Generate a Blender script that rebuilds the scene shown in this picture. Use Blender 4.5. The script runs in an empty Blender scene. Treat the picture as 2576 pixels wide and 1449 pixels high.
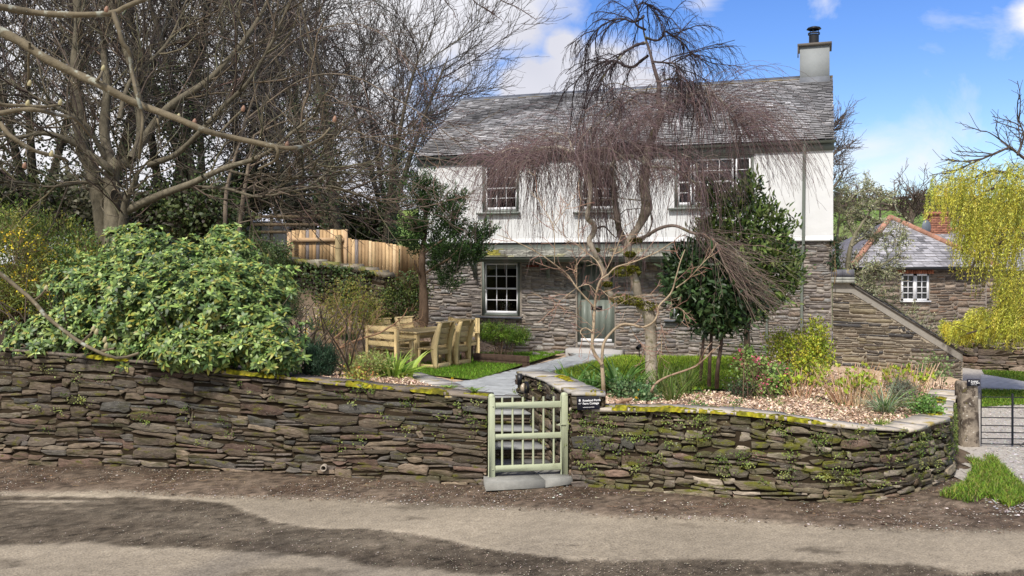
import bpy, math, random
import numpy as np
from mathutils import Matrix, Vector, noise as mnoise

# ------------------------------------------------------------------ camera
F, UH, UC = 2236.0, 664.0, 1288.0        # focal length and horizon measured in a 2576 px wide frame
EYE = 3.0
SC = bpy.context.scene
cam_d = bpy.data.cameras.new("camera")
cam = bpy.data.objects.new("camera", cam_d)
SC.collection.objects.link(cam)
cam.location = (0, 0, EYE)
cam.rotation_euler = (math.radians(90), 0, 0)
cam_d.sensor_width = 36.0
cam_d.lens = 36.0 * F / 2576.0
cam_d.shift_y = -(724.5 - UH) / 2576.0
cam_d.clip_start = 0.1
cam_d.clip_end = 3000
SC.camera = cam
SC.render.resolution_x, SC.render.resolution_y = 1024, 576
SC.view_settings.view_transform = 'Standard'
SC.view_settings.look = 'None'
SC.view_settings.exposure = 0.78
SC.view_settings.gamma = 1.0
SC.cycles.max_bounces = 6
SC.cycles.transparent_max_bounces = 12
SC.cycles.use_denoising = True

SUN_ELEV, SUN_ROT = math.radians(50), math.radians(206)   # sun high, behind the camera and to its left


def nd(nt, typ, **kw):
    n = nt.nodes.new(typ)
    for k, v in kw.items():
        if k.startswith('i_'):
            key = k[2:]
            key = int(key) if key.isdigit() else key.replace('_', ' ')
            n.inputs[key].default_value = v
        else:
            setattr(n, k, v)
    return n


def ramp(nt, stops, fac=None, interp='LINEAR'):
    r = nt.nodes.new('ShaderNodeValToRGB')
    cr = r.color_ramp
    cr.interpolation = interp
    while len(cr.elements) > 1:
        cr.elements.remove(cr.elements[-1])
    for i, (p, c) in enumerate(stops):
        e = cr.elements[0] if i == 0 else cr.elements.new(p)
        e.position = p
        e.color = (c if len(c) == 4 else (*c, 1)) if hasattr(c, '__len__') else (c, c, c, 1)
    if fac is not None:
        nt.links.new(fac, r.inputs[0])
    return r


def math_n(nt, op, a, b=None, c=None, clamp=False):
    m = nt.nodes.new('ShaderNodeMath')
    m.operation = op
    m.use_clamp = clamp
    for i, x in enumerate((a, b, c)):
        if x is None:
            continue
        if isinstance(x, (int, float)):
            m.inputs[i].default_value = x
        else:
            nt.links.new(x, m.inputs[i])
    return m.outputs[0]


def mixc(nt, fac, a, b, mode='MIX'):
    m = nt.nodes.new('ShaderNodeMix')
    m.data_type = 'RGBA'
    m.blend_type = mode
    for sock, x in ((m.inputs[0], fac), (m.inputs[6], a), (m.inputs[7], b)):
        if isinstance(x, (int, float)):
            sock.default_value = x
        elif isinstance(x, tuple):
            sock.default_value = (*x, 1) if len(x) == 3 else x
        else:
            nt.links.new(x, sock)
    return m.outputs[2]


# ------------------------------------------------------------------ world: sky with broken cloud
def sky_dir(u, v):
    d = Vector(((u - UC) / F, 1.0, (UH - v) / F))
    return d.normalized()


W = bpy.data.worlds.new("World")
SC.world = W
W.use_nodes = True
nt = W.node_tree
nt.nodes.clear()
out = nd(nt, 'ShaderNodeOutputWorld')
bg = nd(nt, 'ShaderNodeBackground', i_1=0.15)
nt.links.new(bg.outputs[0], out.inputs[0])
sky = nd(nt, 'ShaderNodeTexSky', sky_type='NISHITA', sun_disc=False, sun_elevation=SUN_ELEV, sun_rotation=SUN_ROT,
         altitude=0, air_density=1.0, dust_density=0.6, ozone_density=2.5)
hsv = nd(nt, 'ShaderNodeHueSaturation', i_1=1.32, i_2=0.70)
hsv.inputs[0].default_value = 0.518
nt.links.new(sky.outputs[0], hsv.inputs[4])
tc = nd(nt, 'ShaderNodeTexCoord')
noi = nd(nt, 'ShaderNodeTexNoise', i_2=5.5, i_3=9.0, i_4=0.58, i_8=0.5)
nt.links.new(tc.outputs['Generated'], noi.inputs['Vector'])
noi2 = nd(nt, 'ShaderNodeTexNoise', i_2=2.2, i_3=4.0, i_4=0.5)
nt.links.new(tc.outputs['Generated'], noi2.inputs['Vector'])
CL = [(1130, 0, 360, 1.9), (1270, 30, 260, 1.6), (1330, 220, 150, 2.0), (1400, 200, 130, 2.0), (1412, 120, 90, 1.8), (1490, 240, 190, 1.9),
      (1620, 260, 190, 1.1), (1770, 0, 110, .8), (2600, 30, 45, .7), (250, 120, 1150, 1.5), (700, 480, 900, 1.5),
      (1120, 380, 300, 1.2), (2070, 10, 90, .5), (2120, 330, 160, .2), (-1400, 200, 1500, 1.3), (3500, 250, 500, .7)]
acc = None
for (u, v, r, s) in CL:
    d = sky_dir(u, v)
    vm = nd(nt, 'ShaderNodeVectorMath', operation='DISTANCE')
    nt.links.new(tc.outputs['Generated'], vm.inputs[0])
    vm.inputs[1].default_value = d
    q = math_n(nt, 'MULTIPLY_ADD', vm.outputs['Value'], -s / (r / F), s)
    acc = q if acc is None else math_n(nt, 'MAXIMUM', acc, q)
for (d, r, s) in ((Vector((.1, -.8, .6)), 1.05, 1.6), (Vector((-.8, -.3, .5)), .85, 1.4), (Vector((.6, -.5, .7)), .7, 1.2)):  # unseen clouds behind the camera, added to make the skylight more neutral
    vm = nd(nt, 'ShaderNodeVectorMath', operation='DISTANCE')
    nt.links.new(tc.outputs['Generated'], vm.inputs[0])
    vm.inputs[1].default_value = d.normalized()
    acc = math_n(nt, 'MAXIMUM', acc, math_n(nt, 'MULTIPLY_ADD', vm.outputs['Value'], -s / r, s))
acc = math_n(nt, 'MAXIMUM', acc, -1.2)
mask = math_n(nt, 'MULTIPLY_ADD', math_n(nt, 'SUBTRACT', noi.outputs[0], 0.5), 3.4, acc)
mr = ramp(nt, [(0.12, 0.0), (0.36, 0.3), (0.8, 1.0)], mask)
cc = ramp(nt, [(0.3, (0.56, 0.57, 0.66)), (0.5, (0.80, 0.80, 0.84)), (0.7, (.96, 0.93, 0.89))], noi2.outputs[0])
cl = nd(nt, 'ShaderNodeVectorMath', operation='SCALE')
nt.links.new(cc.outputs[0], cl.inputs[0])
cl.inputs['Scale'].default_value = 4.6
mx = mixc(nt, mr.outputs[0], hsv.outputs[0], cl.outputs[0])
nt.links.new(mx, bg.inputs[0])

# ------------------------------------------------------------------ sun
sd = bpy.data.lights.new("sun", 'SUN')
sd.energy = 2.7
sd.angle = math.radians(6)
sd.color = (1.0, 0.95, 0.875)
sun = bpy.data.objects.new("sun", sd)
SC.collection.objects.link(sun)
sdir = Vector((math.sin(SUN_ROT) * math.cos(SUN_ELEV), math.cos(SUN_ROT) * math.cos(SUN_ELEV), math.sin(SUN_ELEV)))
sun.rotation_euler = sdir.to_track_quat('Z', 'Y').to_euler()

# ------------------------------------------------------------------ helpers
R0 = np.random.default_rng(7)
random.seed(7)


def P(u, v, Y):
    """the point at distance Y along the lane's normal that a measured direction meets"""
    return np.array([(u - UC) / F * Y, Y, EYE - (v - UH) / F * Y])


def G(u, v, z=0.0):
    Y = (EYE - z) * F / (v - UH)
    return np.array([(u - UC) / F * Y, Y, z])


class MB:
    def __init__(self):
        self.V, self.L, self.T, self.C, self.M, self.n = [], [], [], [], [], 0

    def add(self, V, F_, col=(.5, .5, .5), mi=0):
        V = np.asarray(V, float).reshape(-1, 3)
        c = np.asarray(col, float)
        if c.ndim == 1:
            c = np.broadcast_to(c, (len(V), 3))
        if isinstance(F_, np.ndarray):
            self.L.append((F_ + self.n).ravel())
            self.T.append(np.full(len(F_), F_.shape[1]))
            self.M.append(np.full(len(F_), mi))
        else:
            self.L.append(np.array([i for f in F_ for i in f]) + self.n)
            self.T.append(np.array([len(f) for f in F_]))
            self.M.append(np.full(len(F_), mi))
        self.V.append(V)
        self.C.append(c)
        self.n += len(V)

    def mesh(self, name, mats, inv=None, smooth=False):
        me = bpy.data.meshes.new(name)
        V = np.vstack(self.V)
        if inv is not None:
            A = np.array(inv)
            V = V @ A[:3, :3].T + A[:3, 3]
        L = np.concatenate(self.L).astype(np.int32)
        T = np.concatenate(self.T).astype(np.int32)
        me.vertices.add(len(V))
        me.vertices.foreach_set('co', V.astype(np.float32).ravel())
        me.loops.add(len(L))
        me.loops.foreach_set('vertex_index', L)
        me.polygons.add(len(T))
        st = np.concatenate([[0], np.cumsum(T)[:-1]]).astype(np.int32)
        me.polygons.foreach_set('loop_start', st)
        me.polygons.foreach_set('material_index', np.concatenate(self.M).astype(np.int32))
        if smooth:
            me.polygons.foreach_set('use_smooth', np.ones(len(T), bool))
        for m in (mats if isinstance(mats, (list, tuple)) else [mats]):
            me.materials.append(m)
        me.update(calc_edges=True)
        at = me.attributes.new('Col', 'FLOAT_COLOR', 'POINT')
        C = np.ones((len(V), 4), np.float32)
        C[:, :3] = np.vstack(self.C)
        at.data.foreach_set('color', C.ravel())
        me.validate()
        return me


WM = {}


def link(o):
    SC.collection.objects.link(o)
    return o


def tag(o, label=None, cat=None, group=None, kind=None):
    if label: o['label'] = label
    if cat: o['category'] = cat
    if group: o['group'] = group
    if kind: o['kind'] = kind
    return o


def thing(name, label, cat, loc=(0, 0, 0), rz=0.0, group=None):
    o = link(bpy.data.objects.new(name, None))
    o.empty_display_size = .2
    o.location = [float(a) for a in loc]
    o.rotation_euler = (0, 0, rz)
    WM[o.name] = Matrix.Translation(o.location) @ Matrix.Rotation(rz, 4, 'Z')
    return tag(o, label, cat, group)


def part(name, mb, mats, parent, smooth=False, label=None):
    """mesh given in world coordinates, stored in the frame of its thing"""
    M = WM[parent.name]
    o = bpy.data.objects.new(name, mb.mesh(name, mats, M.inverted(), smooth))
    link(o)
    o.parent = parent
    WM[o.name] = M
    if label: o['label'] = label
    return o


def lpart(name, mb, mats, parent, smooth=False, label=None):
    """mesh given in its thing's own frame"""
    o = link(bpy.data.objects.new(name, mb.mesh(name, mats, None, smooth)))
    o.parent = parent
    WM[o.name] = WM[parent.name]
    if label: o['label'] = label
    return o


def single(name, mb, mats, label, cat, loc=(0, 0, 0), group=None, smooth=False, kind=None):
    loc = [float(a) for a in loc]
    o = link(bpy.data.objects.new(name, mb.mesh(name, mats, Matrix.Translation(loc).inverted(), smooth)))
    o.location = loc
    WM[o.name] = Matrix.Translation(loc)
    return tag(o, label, cat, group, kind)


def struct(name, mb, mats, smooth=False, kind='structure', label=None, cat=None):
    o = link(bpy.data.objects.new(name, mb.mesh(name, mats, None, smooth)))
    return tag(o, label=label, cat=cat, kind=kind)


def copy_tree(o, parent=None):
    c = o.copy()
    link(c)
    if parent is not None:
        c.parent = parent
    for ch in list(o.children):
        copy_tree(ch, c)
    return c


BOXF = np.array([[0, 3, 2, 1], [4, 5, 6, 7], [0, 1, 5, 4], [1, 2, 6, 5], [2, 3, 7, 6], [3, 0, 4, 7]])


def box(mb, o, ax, ay, az, col=(.5, .5, .5), mi=0):
    """box from corner o along three edge vectors"""
    o, ax, ay, az = map(lambda a: np.asarray(a, float), (o, ax, ay, az))
    V = np.array([o, o + ax, o + ax + ay, o + ay, o + az, o + ax + az, o + ax + ay + az, o + ay + az])
    mb.add(V, BOXF, col, mi)


def bbox(mb, x0, x1, y0, y1, z0, z1, col=(.5, .5, .5), mi=0):
    box(mb, (x0, y0, z0), (x1 - x0, 0, 0), (0, y1 - y0, 0), (0, 0, z1 - z0), col, mi)


def cbox(mb, x0, x1, y0, y1, z0, z1, b=.006, col=(.5, .5, .5), T=None, mi=0):
    """chamfered box"""
    xs, ys, zs = (x0, x1), (y0, y1), (z0, z1)
    V, idx = [], {}
    for i in (0, 1):
        for j in (0, 1):
            for k in (0, 1):
                sx, sy, sz = (b if i == 0 else -b), (b if j == 0 else -b), (b if k == 0 else -b)
                for a in range(3):
                    p = [xs[i] + sx, ys[j] + sy, zs[k] + sz]
                    p[a] = (xs[i], ys[j], zs[k])[a]
                    idx[(i, j, k, a)] = len(V)
                    V.append(p)
    Fc = []
    for a in range(3):
        b1, b2 = [x for x in range(3) if x != a]
        for s in (0, 1):
            q = []
            for (m, n) in ((0, 0), (1, 0), (1, 1), (0, 1)):
                key = [0, 0, 0]
                key[a], key[b1], key[b2] = s, m, n
                q.append(idx[(*key, a)])
            Fc.append(q)
    for a in range(3):
        b1, b2 = [x for x in range(3) if x != a]
        for m in (0, 1):
            for n in (0, 1):
                k0 = [0, 0, 0]; k1 = [0, 0, 0]
                k0[a], k1[a] = 0, 1
                k0[b1] = k1[b1] = m
                k0[b2] = k1[b2] = n
                Fc.append([idx[(*k0, b1)], idx[(*k1, b1)], idx[(*k1, b2)], idx[(*k0, b2)]])
    for i in (0, 1):
        for j in (0, 1):
            for k in (0, 1):
                Fc.append([idx[(i, j, k, 0)], idx[(i, j, k, 1)], idx[(i, j, k, 2)]])
    V = np.array(V)
    if T is not None:
        A = np.array(T)
        V = V @ A[:3, :3].T + A[:3, 3]
    mb.add(V, Fc, col, mi)


def frame_of(T):
    T = T / (np.linalg.norm(T, axis=-1, keepdims=True) + 1e-9)
    ref = np.where(np.abs(T[..., 2:3]) > .9, np.array([1., 0, 0]), np.array([0, 0, 1.]))
    A = np.cross(T, ref)
    A /= np.linalg.norm(A, axis=-1, keepdims=True) + 1e-9
    B = np.cross(T, A)
    return T, A, B


def tubes(mb, PT, RD, sides=3, col=(.2, .15, .1), mi=0):
    """PT (N,k,3), RD (N,k): N tapering tubes at once"""
    PT = np.asarray(PT, float); RD = np.asarray(RD, float)
    N, k, _ = PT.shape
    if N == 0: return
    T = np.gradient(PT, axis=1)
    Tm = T.mean(axis=1, keepdims=True)
    _, A0, _ = frame_of(Tm)
    T = T / (np.linalg.norm(T, axis=2, keepdims=True) + 1e-9)
    A = A0 - T * (A0 * T).sum(2, keepdims=True)
    A /= np.linalg.norm(A, axis=2, keepdims=True) + 1e-9
    B = np.cross(T, A)
    ph = np.arange(sides) * 2 * np.pi / sides
    V = PT[:, :, None, :] + RD[:, :, None, None] * (np.cos(ph)[None, None, :, None] * A[:, :, None, :] + np.sin(ph)[None, None, :, None] * B[:, :, None, :])
    i = np.arange(k - 1)[:, None]; j = np.arange(sides)[None, :]
    q = np.stack([i * sides + j, i * sides + (j + 1) % sides, (i + 1) * sides + (j + 1) % sides, (i + 1) * sides + j], -1).reshape(-1, 4)
    Fq = (q[None] + (np.arange(N) * k * sides)[:, None, None]).reshape(-1, 4)
    c = np.asarray(col, float)
    if c.ndim == 2:
        c = np.repeat(c, k * sides, axis=0)
    mb.add(V.reshape(-1, 3), Fq, c, mi)


def smooth_path(pts, n):
    pts = np.asarray(pts, float)
    k = len(pts)
    d = np.concatenate([[0], np.cumsum(np.linalg.norm(np.diff(pts[:, :3], axis=0), axis=1) + 1e-6)])
    t = np.linspace(0, d[-1], n)
    # Catmull-Rom on arclength
    out_ = []
    for x in t:
        i = min(max(np.searchsorted(d, x) - 1, 0), k - 2)
        f = (x - d[i]) / (d[i + 1] - d[i])
        p0, p1, p2, p3 = pts[max(i - 1, 0)], pts[i], pts[i + 1], pts[min(i + 2, k - 1)]
        out_.append(.5 * ((2 * p1) + (-p0 + p2) * f + (2 * p0 - 5 * p1 + 4 * p2 - p3) * f * f + (-p0 + 3 * p1 - 3 * p2 + p3) * f ** 3))
    return np.array(out_)


def limb(mb, pts, r0, r1, sides=8, col=(.3, .25, .2), n=None, knob=.08, seed=0, mi=0):
    """one smooth tapering limb; returns its path and radii"""
    rg = np.random.default_rng(seed + 11)
    n = n or max(6, len(pts) * 4)
    path = smooth_path(pts, n)
    rad = np.linspace(r0, r1, n) * (1 + knob * rg.normal(size=n))
    tubes(mb, path[None], rad[None], sides, col, mi)
    return path, rad


def kids(rg, PT, n, ln, ang, trop, k=4, r=.01, r1=None, tmin=.2, tmax=1.0, wob=.18, zup=0.0, lnv=.35, rv=None):
    """children of N polylines: returns (N*n,k,3), radii; trop = vector the growth bends towards"""
    N, K, _ = PT.shape
    t = (tmin + (tmax - tmin) * (np.arange(n)[None, :] + rg.random((N, n))) / n) * (K - 1)
    i = np.clip(t.astype(int), 0, K - 2)
    f = (t - i)[..., None]
    a = np.arange(N)[:, None]
    S = PT[a, i] * (1 - f) + PT[a, i + 1] * f
    T = PT[a, i + 1] - PT[a, i]
    S = S.reshape(-1, 3); T = T.reshape(-1, 3)
    T, A, B = frame_of(T)
    M = len(S)
    ph = rg.random(M)[:, None] * 2 * np.pi
    an = (ang * (0.6 + .8 * rg.random(M)))[:, None]
    D = np.cos(an) * T + np.sin(an) * (np.cos(ph) * A + np.sin(ph) * B)
    D[:, 2] += zup
    D /= np.linalg.norm(D, axis=1, keepdims=True)
    L = ln * (1 + lnv * rg.normal(size=M)).clip(.3, 2)
    out_ = np.zeros((M, k, 3)); out_[:, 0] = S
    trop = np.asarray(trop, float)
    st = (L / (k - 1))[:, None]
    for j in range(1, k):
        out_[:, j] = out_[:, j - 1] + D * st
        D = D + trop[None] / (k - 1) + rg.normal(size=(M, 3)) * wob
        D /= np.linalg.norm(D, axis=1, keepdims=True)
    r1 = r * .45 if r1 is None else r1
    RD = np.linspace(r, r1, k)[None] * np.ones((M, 1))
    return out_, RD


LV_T = np.array([(0, 0), (.32, -.5), (.32, .5), (.72, -.36), (.72, .36), (1, 0)])


def leaves(mb, C, D, Nn, Ln, Wd, col, droop=.15, mi=0):
    """oval leaves: base C, direction D, normal Nn"""
    C, D, Nn = (np.asarray(a, float) for a in (C, D, Nn))
    N = len(C)
    if N == 0: return
    D = D / (np.linalg.norm(D, axis=1, keepdims=True) + 1e-9)
    S = np.cross(D, Nn); S /= np.linalg.norm(S, axis=1, keepdims=True) + 1e-9
    U = np.cross(S, D)
    Ln = np.broadcast_to(np.asarray(Ln, float), (N,)); Wd = np.broadcast_to(np.asarray(Wd, float), (N,))
    x = LV_T[:, 0][None, :, None]; y = LV_T[:, 1][None, :, None]
    V = C[:, None] + D[:, None] * x * Ln[:, None, None] + S[:, None] * y * Wd[:, None, None] + U[:, None] * (np.abs(y) * .35 * Wd[:, None, None] - droop * x * x * Ln[:, None, None])
    b = (np.arange(N) * 6)[:, None]
    tri = np.concatenate([np.array([[0, 2, 1]]) + 0, np.array([[3, 4, 5]])])
    q = np.array([[1, 2, 4, 3]])
    c = np.asarray(col, float)
    if c.ndim == 2: c = np.repeat(c, 6, axis=0)
    n0 = mb.n
    mb.add(V.reshape(-1, 3), (tri[None] + b[:, :, None]).reshape(-1, 3), c, mi)
    # quads share the same vertices
    mb.L.append((q[None] + b[:, :, None]).reshape(-1) + n0)
    mb.T.append(np.full(N, 4)); mb.M.append(np.full(N, mi))


def blades(mb, C, D, Ln, Wd, col, bend=.5, k=4, rg=R0, mi=0):
    """strap leaves or grass: ribbons rising from C along D and bending over"""
    C = np.asarray(C, float); D = np.asarray(D, float)
    N = len(C)
    D = D / np.linalg.norm(D, axis=1, keepdims=True)
    Ln = np.broadcast_to(np.asarray(Ln, float), (N,)); Wd = np.broadcast_to(np.asarray(Wd, float), (N,))
    H = D * np.array([1, 1, 0]) + 1e-4
    H /= np.linalg.norm(H, axis=1, keepdims=True)
    S = np.cross(D, [0, 0, 1.]) + rg.normal(size=(N, 3)) * .15
    S /= np.linalg.norm(S, axis=1, keepdims=True) + 1e-9
    V = np.zeros((N, 2 * k - 1, 3))
    p = C.copy(); d = D.copy()
    bend = np.broadcast_to(np.asarray(bend, float), (N,))[:, None]
    for j in range(k):
        w = (Wd * (1 - (j / (k - 1)) ** 2) * .5)[:, None]
        if j < k - 1:
            V[:, 2 * j] = p - S * w; V[:, 2 * j + 1] = p + S * w
        else:
            V[:, 2 * j] = p
        p = p + d * (Ln / (k - 1))[:, None]
        d = d + bend / (k - 1) * (H * .6 - np.array([0, 0, 1.]))
        d /= np.linalg.norm(d, axis=1, keepdims=True)
    m = 2 * k - 1
    b = (np.arange(N) * m)[:, None, None]
    c = np.asarray(col, float)
    if c.ndim == 2: c = np.repeat(c, m, axis=0)
    n0 = mb.n
    last = np.array([[2 * k - 4, 2 * k - 3, 2 * k - 2]])
    mb.add(V.reshape(-1, 3), (last[None] + b).reshape(-1, 3), c, mi)
    q = np.array([[2 * j, 2 * j + 1, 2 * j + 3, 2 * j + 2] for j in range(k - 2)])
    if len(q):
        mb.L.append((q[None] + b).reshape(-1) + n0)
        mb.T.append(np.full(N * len(q), 4)); mb.M.append(np.full(N * len(q), mi))


def vary(rg, base, n, v=.15, hue=.06):
    b = np.asarray(base, float)
    if b.ndim == 2:
        b = b[rg.integers(0, len(b), n)]
    k = 1 + v * rg.normal(size=(n, 1))
    h = 1 + hue * rg.normal(size=(n, 3))
    return np.clip(b * k * h, .003, .95)


def pip(x, y, poly):
    """points in polygon, vectorised"""
    x = np.asarray(x); y = np.asarray(y)
    r = np.zeros(x.shape, bool)
    n = len(poly)
    for i in range(n):
        x0, y0 = poly[i][:2]; x1, y1 = poly[(i + 1) % n][:2]
        if y0 == y1: continue
        c = ((y0 > y) != (y1 > y)) & (x < (x1 - x0) * (y - y0) / (y1 - y0) + x0)
        r ^= c
    return r


def inpoly(rg, poly, n):
    p = np.array([q[:2] for q in poly], float)
    lo, hi = p.min(0), p.max(0)
    out_ = np.zeros((0, 2))
    while len(out_) < n:
        q = lo + (hi - lo) * rg.random((n * 2, 2))
        out_ = np.vstack([out_, q[pip(q[:, 0], q[:, 1], p)]])
    return out_[:n]


# ------------------------------------------------------------------ materials
def base_mat(name, rough=.8, spec=.3):
    m = bpy.data.materials.new(name)
    m.use_nodes = True
    t = m.node_tree
    b = t.nodes['Principled BSDF']
    b.inputs['Roughness'].default_value = rough
    b.inputs['Specular IOR Level'].default_value = spec
    return m, t, b


def col_mat(name, rough=.8, spec=.25, amt=.25, scale=12, bump=0., trans=0., detail=5, stretch=None, spots=None):
    """colour from the mesh's own colour layer, broken up with noise"""
    m, t, b = base_mat(name, rough, spec)
    at = nd(t, 'ShaderNodeAttribute', attribute_name='Col')
    tcn = nd(t, 'ShaderNodeTexCoord')
    vec = tcn.outputs['Object']
    if stretch:
        mp = nd(t, 'ShaderNodeMapping')
        mp.inputs['Scale'].default_value = stretch
        t.links.new(vec, mp.inputs[0]); vec = mp.outputs[0]
    no = nd(t, 'ShaderNodeTexNoise', i_2=scale, i_3=detail, i_4=.6)
    t.links.new(vec, no.inputs['Vector'])
    rp = ramp(t, [(.25, 1 - amt), (.5, 1.0), (.75, min(1 + amt, 1.9))], no.outputs[0])
    # the ramp clips at 1, so brighten by a factor afterwards
    rp.color_ramp.elements[0].color = (*(3 * [(1 - amt) / 2]), 1)
    rp.color_ramp.elements[1].color = (.5, .5, .5, 1)
    rp.color_ramp.elements[2].color = (*(3 * [min((1 + amt) / 2, 1)]), 1)
    sc2 = nd(t, 'ShaderNodeVectorMath', operation='SCALE')
    sc2.inputs['Scale'].default_value = 2.0
    t.links.new(rp.outputs[0], sc2.inputs[0])
    c = mixc(t, 1.0, at.outputs['Color'], sc2.outputs[0], 'MULTIPLY')
    if spots:
        for (scl, lo, hi, colr, amt2) in spots:
            n2 = nd(t, 'ShaderNodeTexNoise', i_2=scl, i_3=6, i_4=.6)
            t.links.new(vec, n2.inputs['Vector'])
            r2 = ramp(t, [(lo, 0.0), (hi, amt2)], n2.outputs[0])
            c = mixc(t, r2.outputs[0], c, colr)
    t.links.new(c, b.inputs['Base Color'])
    if bump:
        bp = nd(t, 'ShaderNodeBump')
        bp.inputs['Strength'].default_value = bump
        bp.inputs['Distance'].default_value = .02
        t.links.new(no.outputs[0], bp.inputs['Height'])
        t.links.new(bp.outputs[0], b.inputs['Normal'])
    if trans:
        tr = nd(t, 'ShaderNodeBsdfTranslucent')
        t.links.new(c, tr.inputs[0])
        ms = nd(t, 'ShaderNodeMixShader')
        ms.inputs[0].default_value = trans
        t.links.new(b.outputs[0], ms.inputs[1]); t.links.new(tr.outputs[0], ms.inputs[2])
        t.links.new(ms.outputs[0], t.nodes['Material Output'].inputs[0])
    return m


def flat(name, col, rough=.6, spec=.3, amt=.1, scale=6, bump=0., metal=0.):
    m, t, b = base_mat(name, rough, spec)
    tcn = nd(t, 'ShaderNodeTexCoord')
    no = nd(t, 'ShaderNodeTexNoise', i_2=scale, i_3=5, i_4=.6)
    t.links.new(tcn.outputs['Object'], no.inputs['Vector'])
    c = mixc(t, no.outputs[0], tuple(x * (1 - amt) for x in col), tuple(min(1, x * (1 + amt)) for x in col))
    t.links.new(c, b.inputs['Base Color'])
    b.inputs['Metallic'].default_value = metal
    if bump:
        bp = nd(t, 'ShaderNodeBump')
        bp.inputs['Strength'].default_value = bump
        bp.inputs['Distance'].default_value = .01
        t.links.new(no.outputs[0], bp.inputs['Height'])
        t.links.new(bp.outputs[0], b.inputs['Normal'])
    return m


def glass_mat(name):
    m = bpy.data.materials.new(name)
    m.use_nodes = True
    t = m.node_tree
    t.nodes.clear()
    o = nd(t, 'ShaderNodeOutputMaterial')
    tr = nd(t, 'ShaderNodeBsdfTransparent')
    tr.inputs[0].default_value = (.72, .75, .75, 1)
    gl = nd(t, 'ShaderNodeBsdfGlossy')
    gl.inputs['Roughness'].default_value = .03
    fr = nd(t, 'ShaderNodeFresnel', i_0=1.5)
    ms = nd(t, 'ShaderNodeMixShader')
    t.links.new(fr.outputs[0], ms.inputs[0]); t.links.new(tr.outputs[0], ms.inputs[1]); t.links.new(gl.outputs[0], ms.inputs[2])
    t.links.new(ms.outputs[0], o.inputs[0])
    return m


LICHEN = [(38, .66, .70, (.48, .50, .42), .8)]
M_stone = col_mat('slate_rubble', .85, .25, .55, 10, 1.0, detail=9, spots=[(2.2, .52, .66, (.045, .042, .014), .75), (4.5, .585, .66, (.10, .095, .012), .85), (26, .655, .685, (.40, .40, .30), .8), (60, .68, .70, (.55, .55, .48), .8)], stretch=(1, 1, 3.2))
M_stone2 = col_mat('mossy_rubble', .85, .25, .55, 10, 1.0, detail=9, spots=[(2.0, .46, .62, (.06, .062, .014), .75), (4.0, .55, .62, (.115, .115, .013), .85), (26, .645, .68, (.42, .43, .32), .8), (60, .67, .69, (.6, .6, .52), .8)], stretch=(1, 1, 2.6))
M_hstone = col_mat('cottage_stone', .9, .2, .5, 9, .7, detail=8, spots=[(1.1, .55, .75, (.30, .26, .22), .5), (26, .65, .685, (.55, .54, .47), .8)], stretch=(1, 1, 3.5))
M_soil = col_mat('soil', .95, .1, .5, 14, .5)
M_mortar = flat('lime_mortar', (.26, .225, .19), .95, .1, .3, 20, .5)
M_dark = flat('wall_core', (.030, .022, .014), 1.0, .05, .5, 8)
M_cope = col_mat('coping_slate', .8, .3, .25, 7, .4, spots=[(4.5, .57, .63, (.30, .22, .03), .85), (30, .62, .67, (.5, .5, .44), .6)])
M_moss = col_mat('moss', 1.0, .05, .5, 22, .8, spots=[(5, .5, .62, (.07, .065, .015), .8)])
M_leaf = col_mat('leaf', .5, .4, .2, 6, 0, .32)
M_gloss = col_mat('glossy_leaf', .45, .4, .2, 6, 0, .15)
M_bark = col_mat('bark', .9, .15, .4, 14, .7, stretch=(1, 1, .5))
M_birch = col_mat('birch_bark', .85, .2, .35, 10, .5, spots=[(6, .56, .62, (.09, .085, .02), .7), (5, .30, .26, (.05, .04, .03), .8), (3, .6, .64, (.42, .40, .35), .6)])
M_twig = col_mat('twig', .85, .2, .2, 5, 0)
M_slate = col_mat('roof_slate', .7, .3, .35, 6, .3, spots=[(2.0, .55, .7, (.055, .05, .055), .55), (40, .66, .7, (.3, .3, .27), .7)])
M_mulch = col_mat('bark_chips', .9, .15, .3, 20, .4)
M_grass = col_mat('grass_blade', .6, .3, .15, 3, 0, .3)
M_lawn = col_mat('lawn_soil', .9, .1, .35, 9, .5)
M_road = col_mat('lane_surface', .95, .1, .42, 42, .7, detail=9, spots=[(16, .63, .70, (.13, .105, .08), .45), (34, .655, .68, (.04, .032, .026), .7), (48, .66, .685, (.55, .49, .40), .6)])
M_render = col_mat('lime_render', .85, .2, .035, 3.5, .35, spots=[(1.6, .56, .76, (.52, .51, .47), .5)], stretch=(1, 1, 1.5))
M_sage = flat('sage_joinery', (.155, .175, .150), .45, .35, .08, 4)
M_gate = col_mat('pale_green_paint', .5, .35, .10, 5, .1, spots=[(3.5, .62, .74, (.25, .26, .15), .5), (26, .68, .71, (.22, .19, .13), .6)])
M_white = flat('white_joinery', (.80, .80, .82), .35, .4, .04, 3)
M_glass = glass_mat('window_glass')
M_room = flat('dim_room', (.02, .017, .018), .9, .1, .3, 2)
M_blind = flat('blind', (.55, .54, .5), .9, .1, .05, 3)
M_black = flat('black_metal', (.012, .012, .014), .4, .4, .1, 5)
M_paving = col_mat('paving_slate', .85, .2, .28, 6, .25, detail=8, spots=[(1.6, .55, .72, (.20, .19, .165), .5), (14, .64, .68, (.12, .11, .08), .5)])
M_granite = flat('granite_step', (.42, .40, .38), .85, .2, .15, 18, .2)
M_timber = col_mat('timber', .7, .25, .22, 4, .2, stretch=(1, 1, 1))
M_chim = flat('chimney_render', (.25, .265, .27), .9, .2, .18, 4, .5)
M_lead = flat('lead', (.14, .15, .17), .6, .4, .3, 8)
M_red = col_mat('red_clay', .85, .2, .3, 8, .3)
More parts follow.
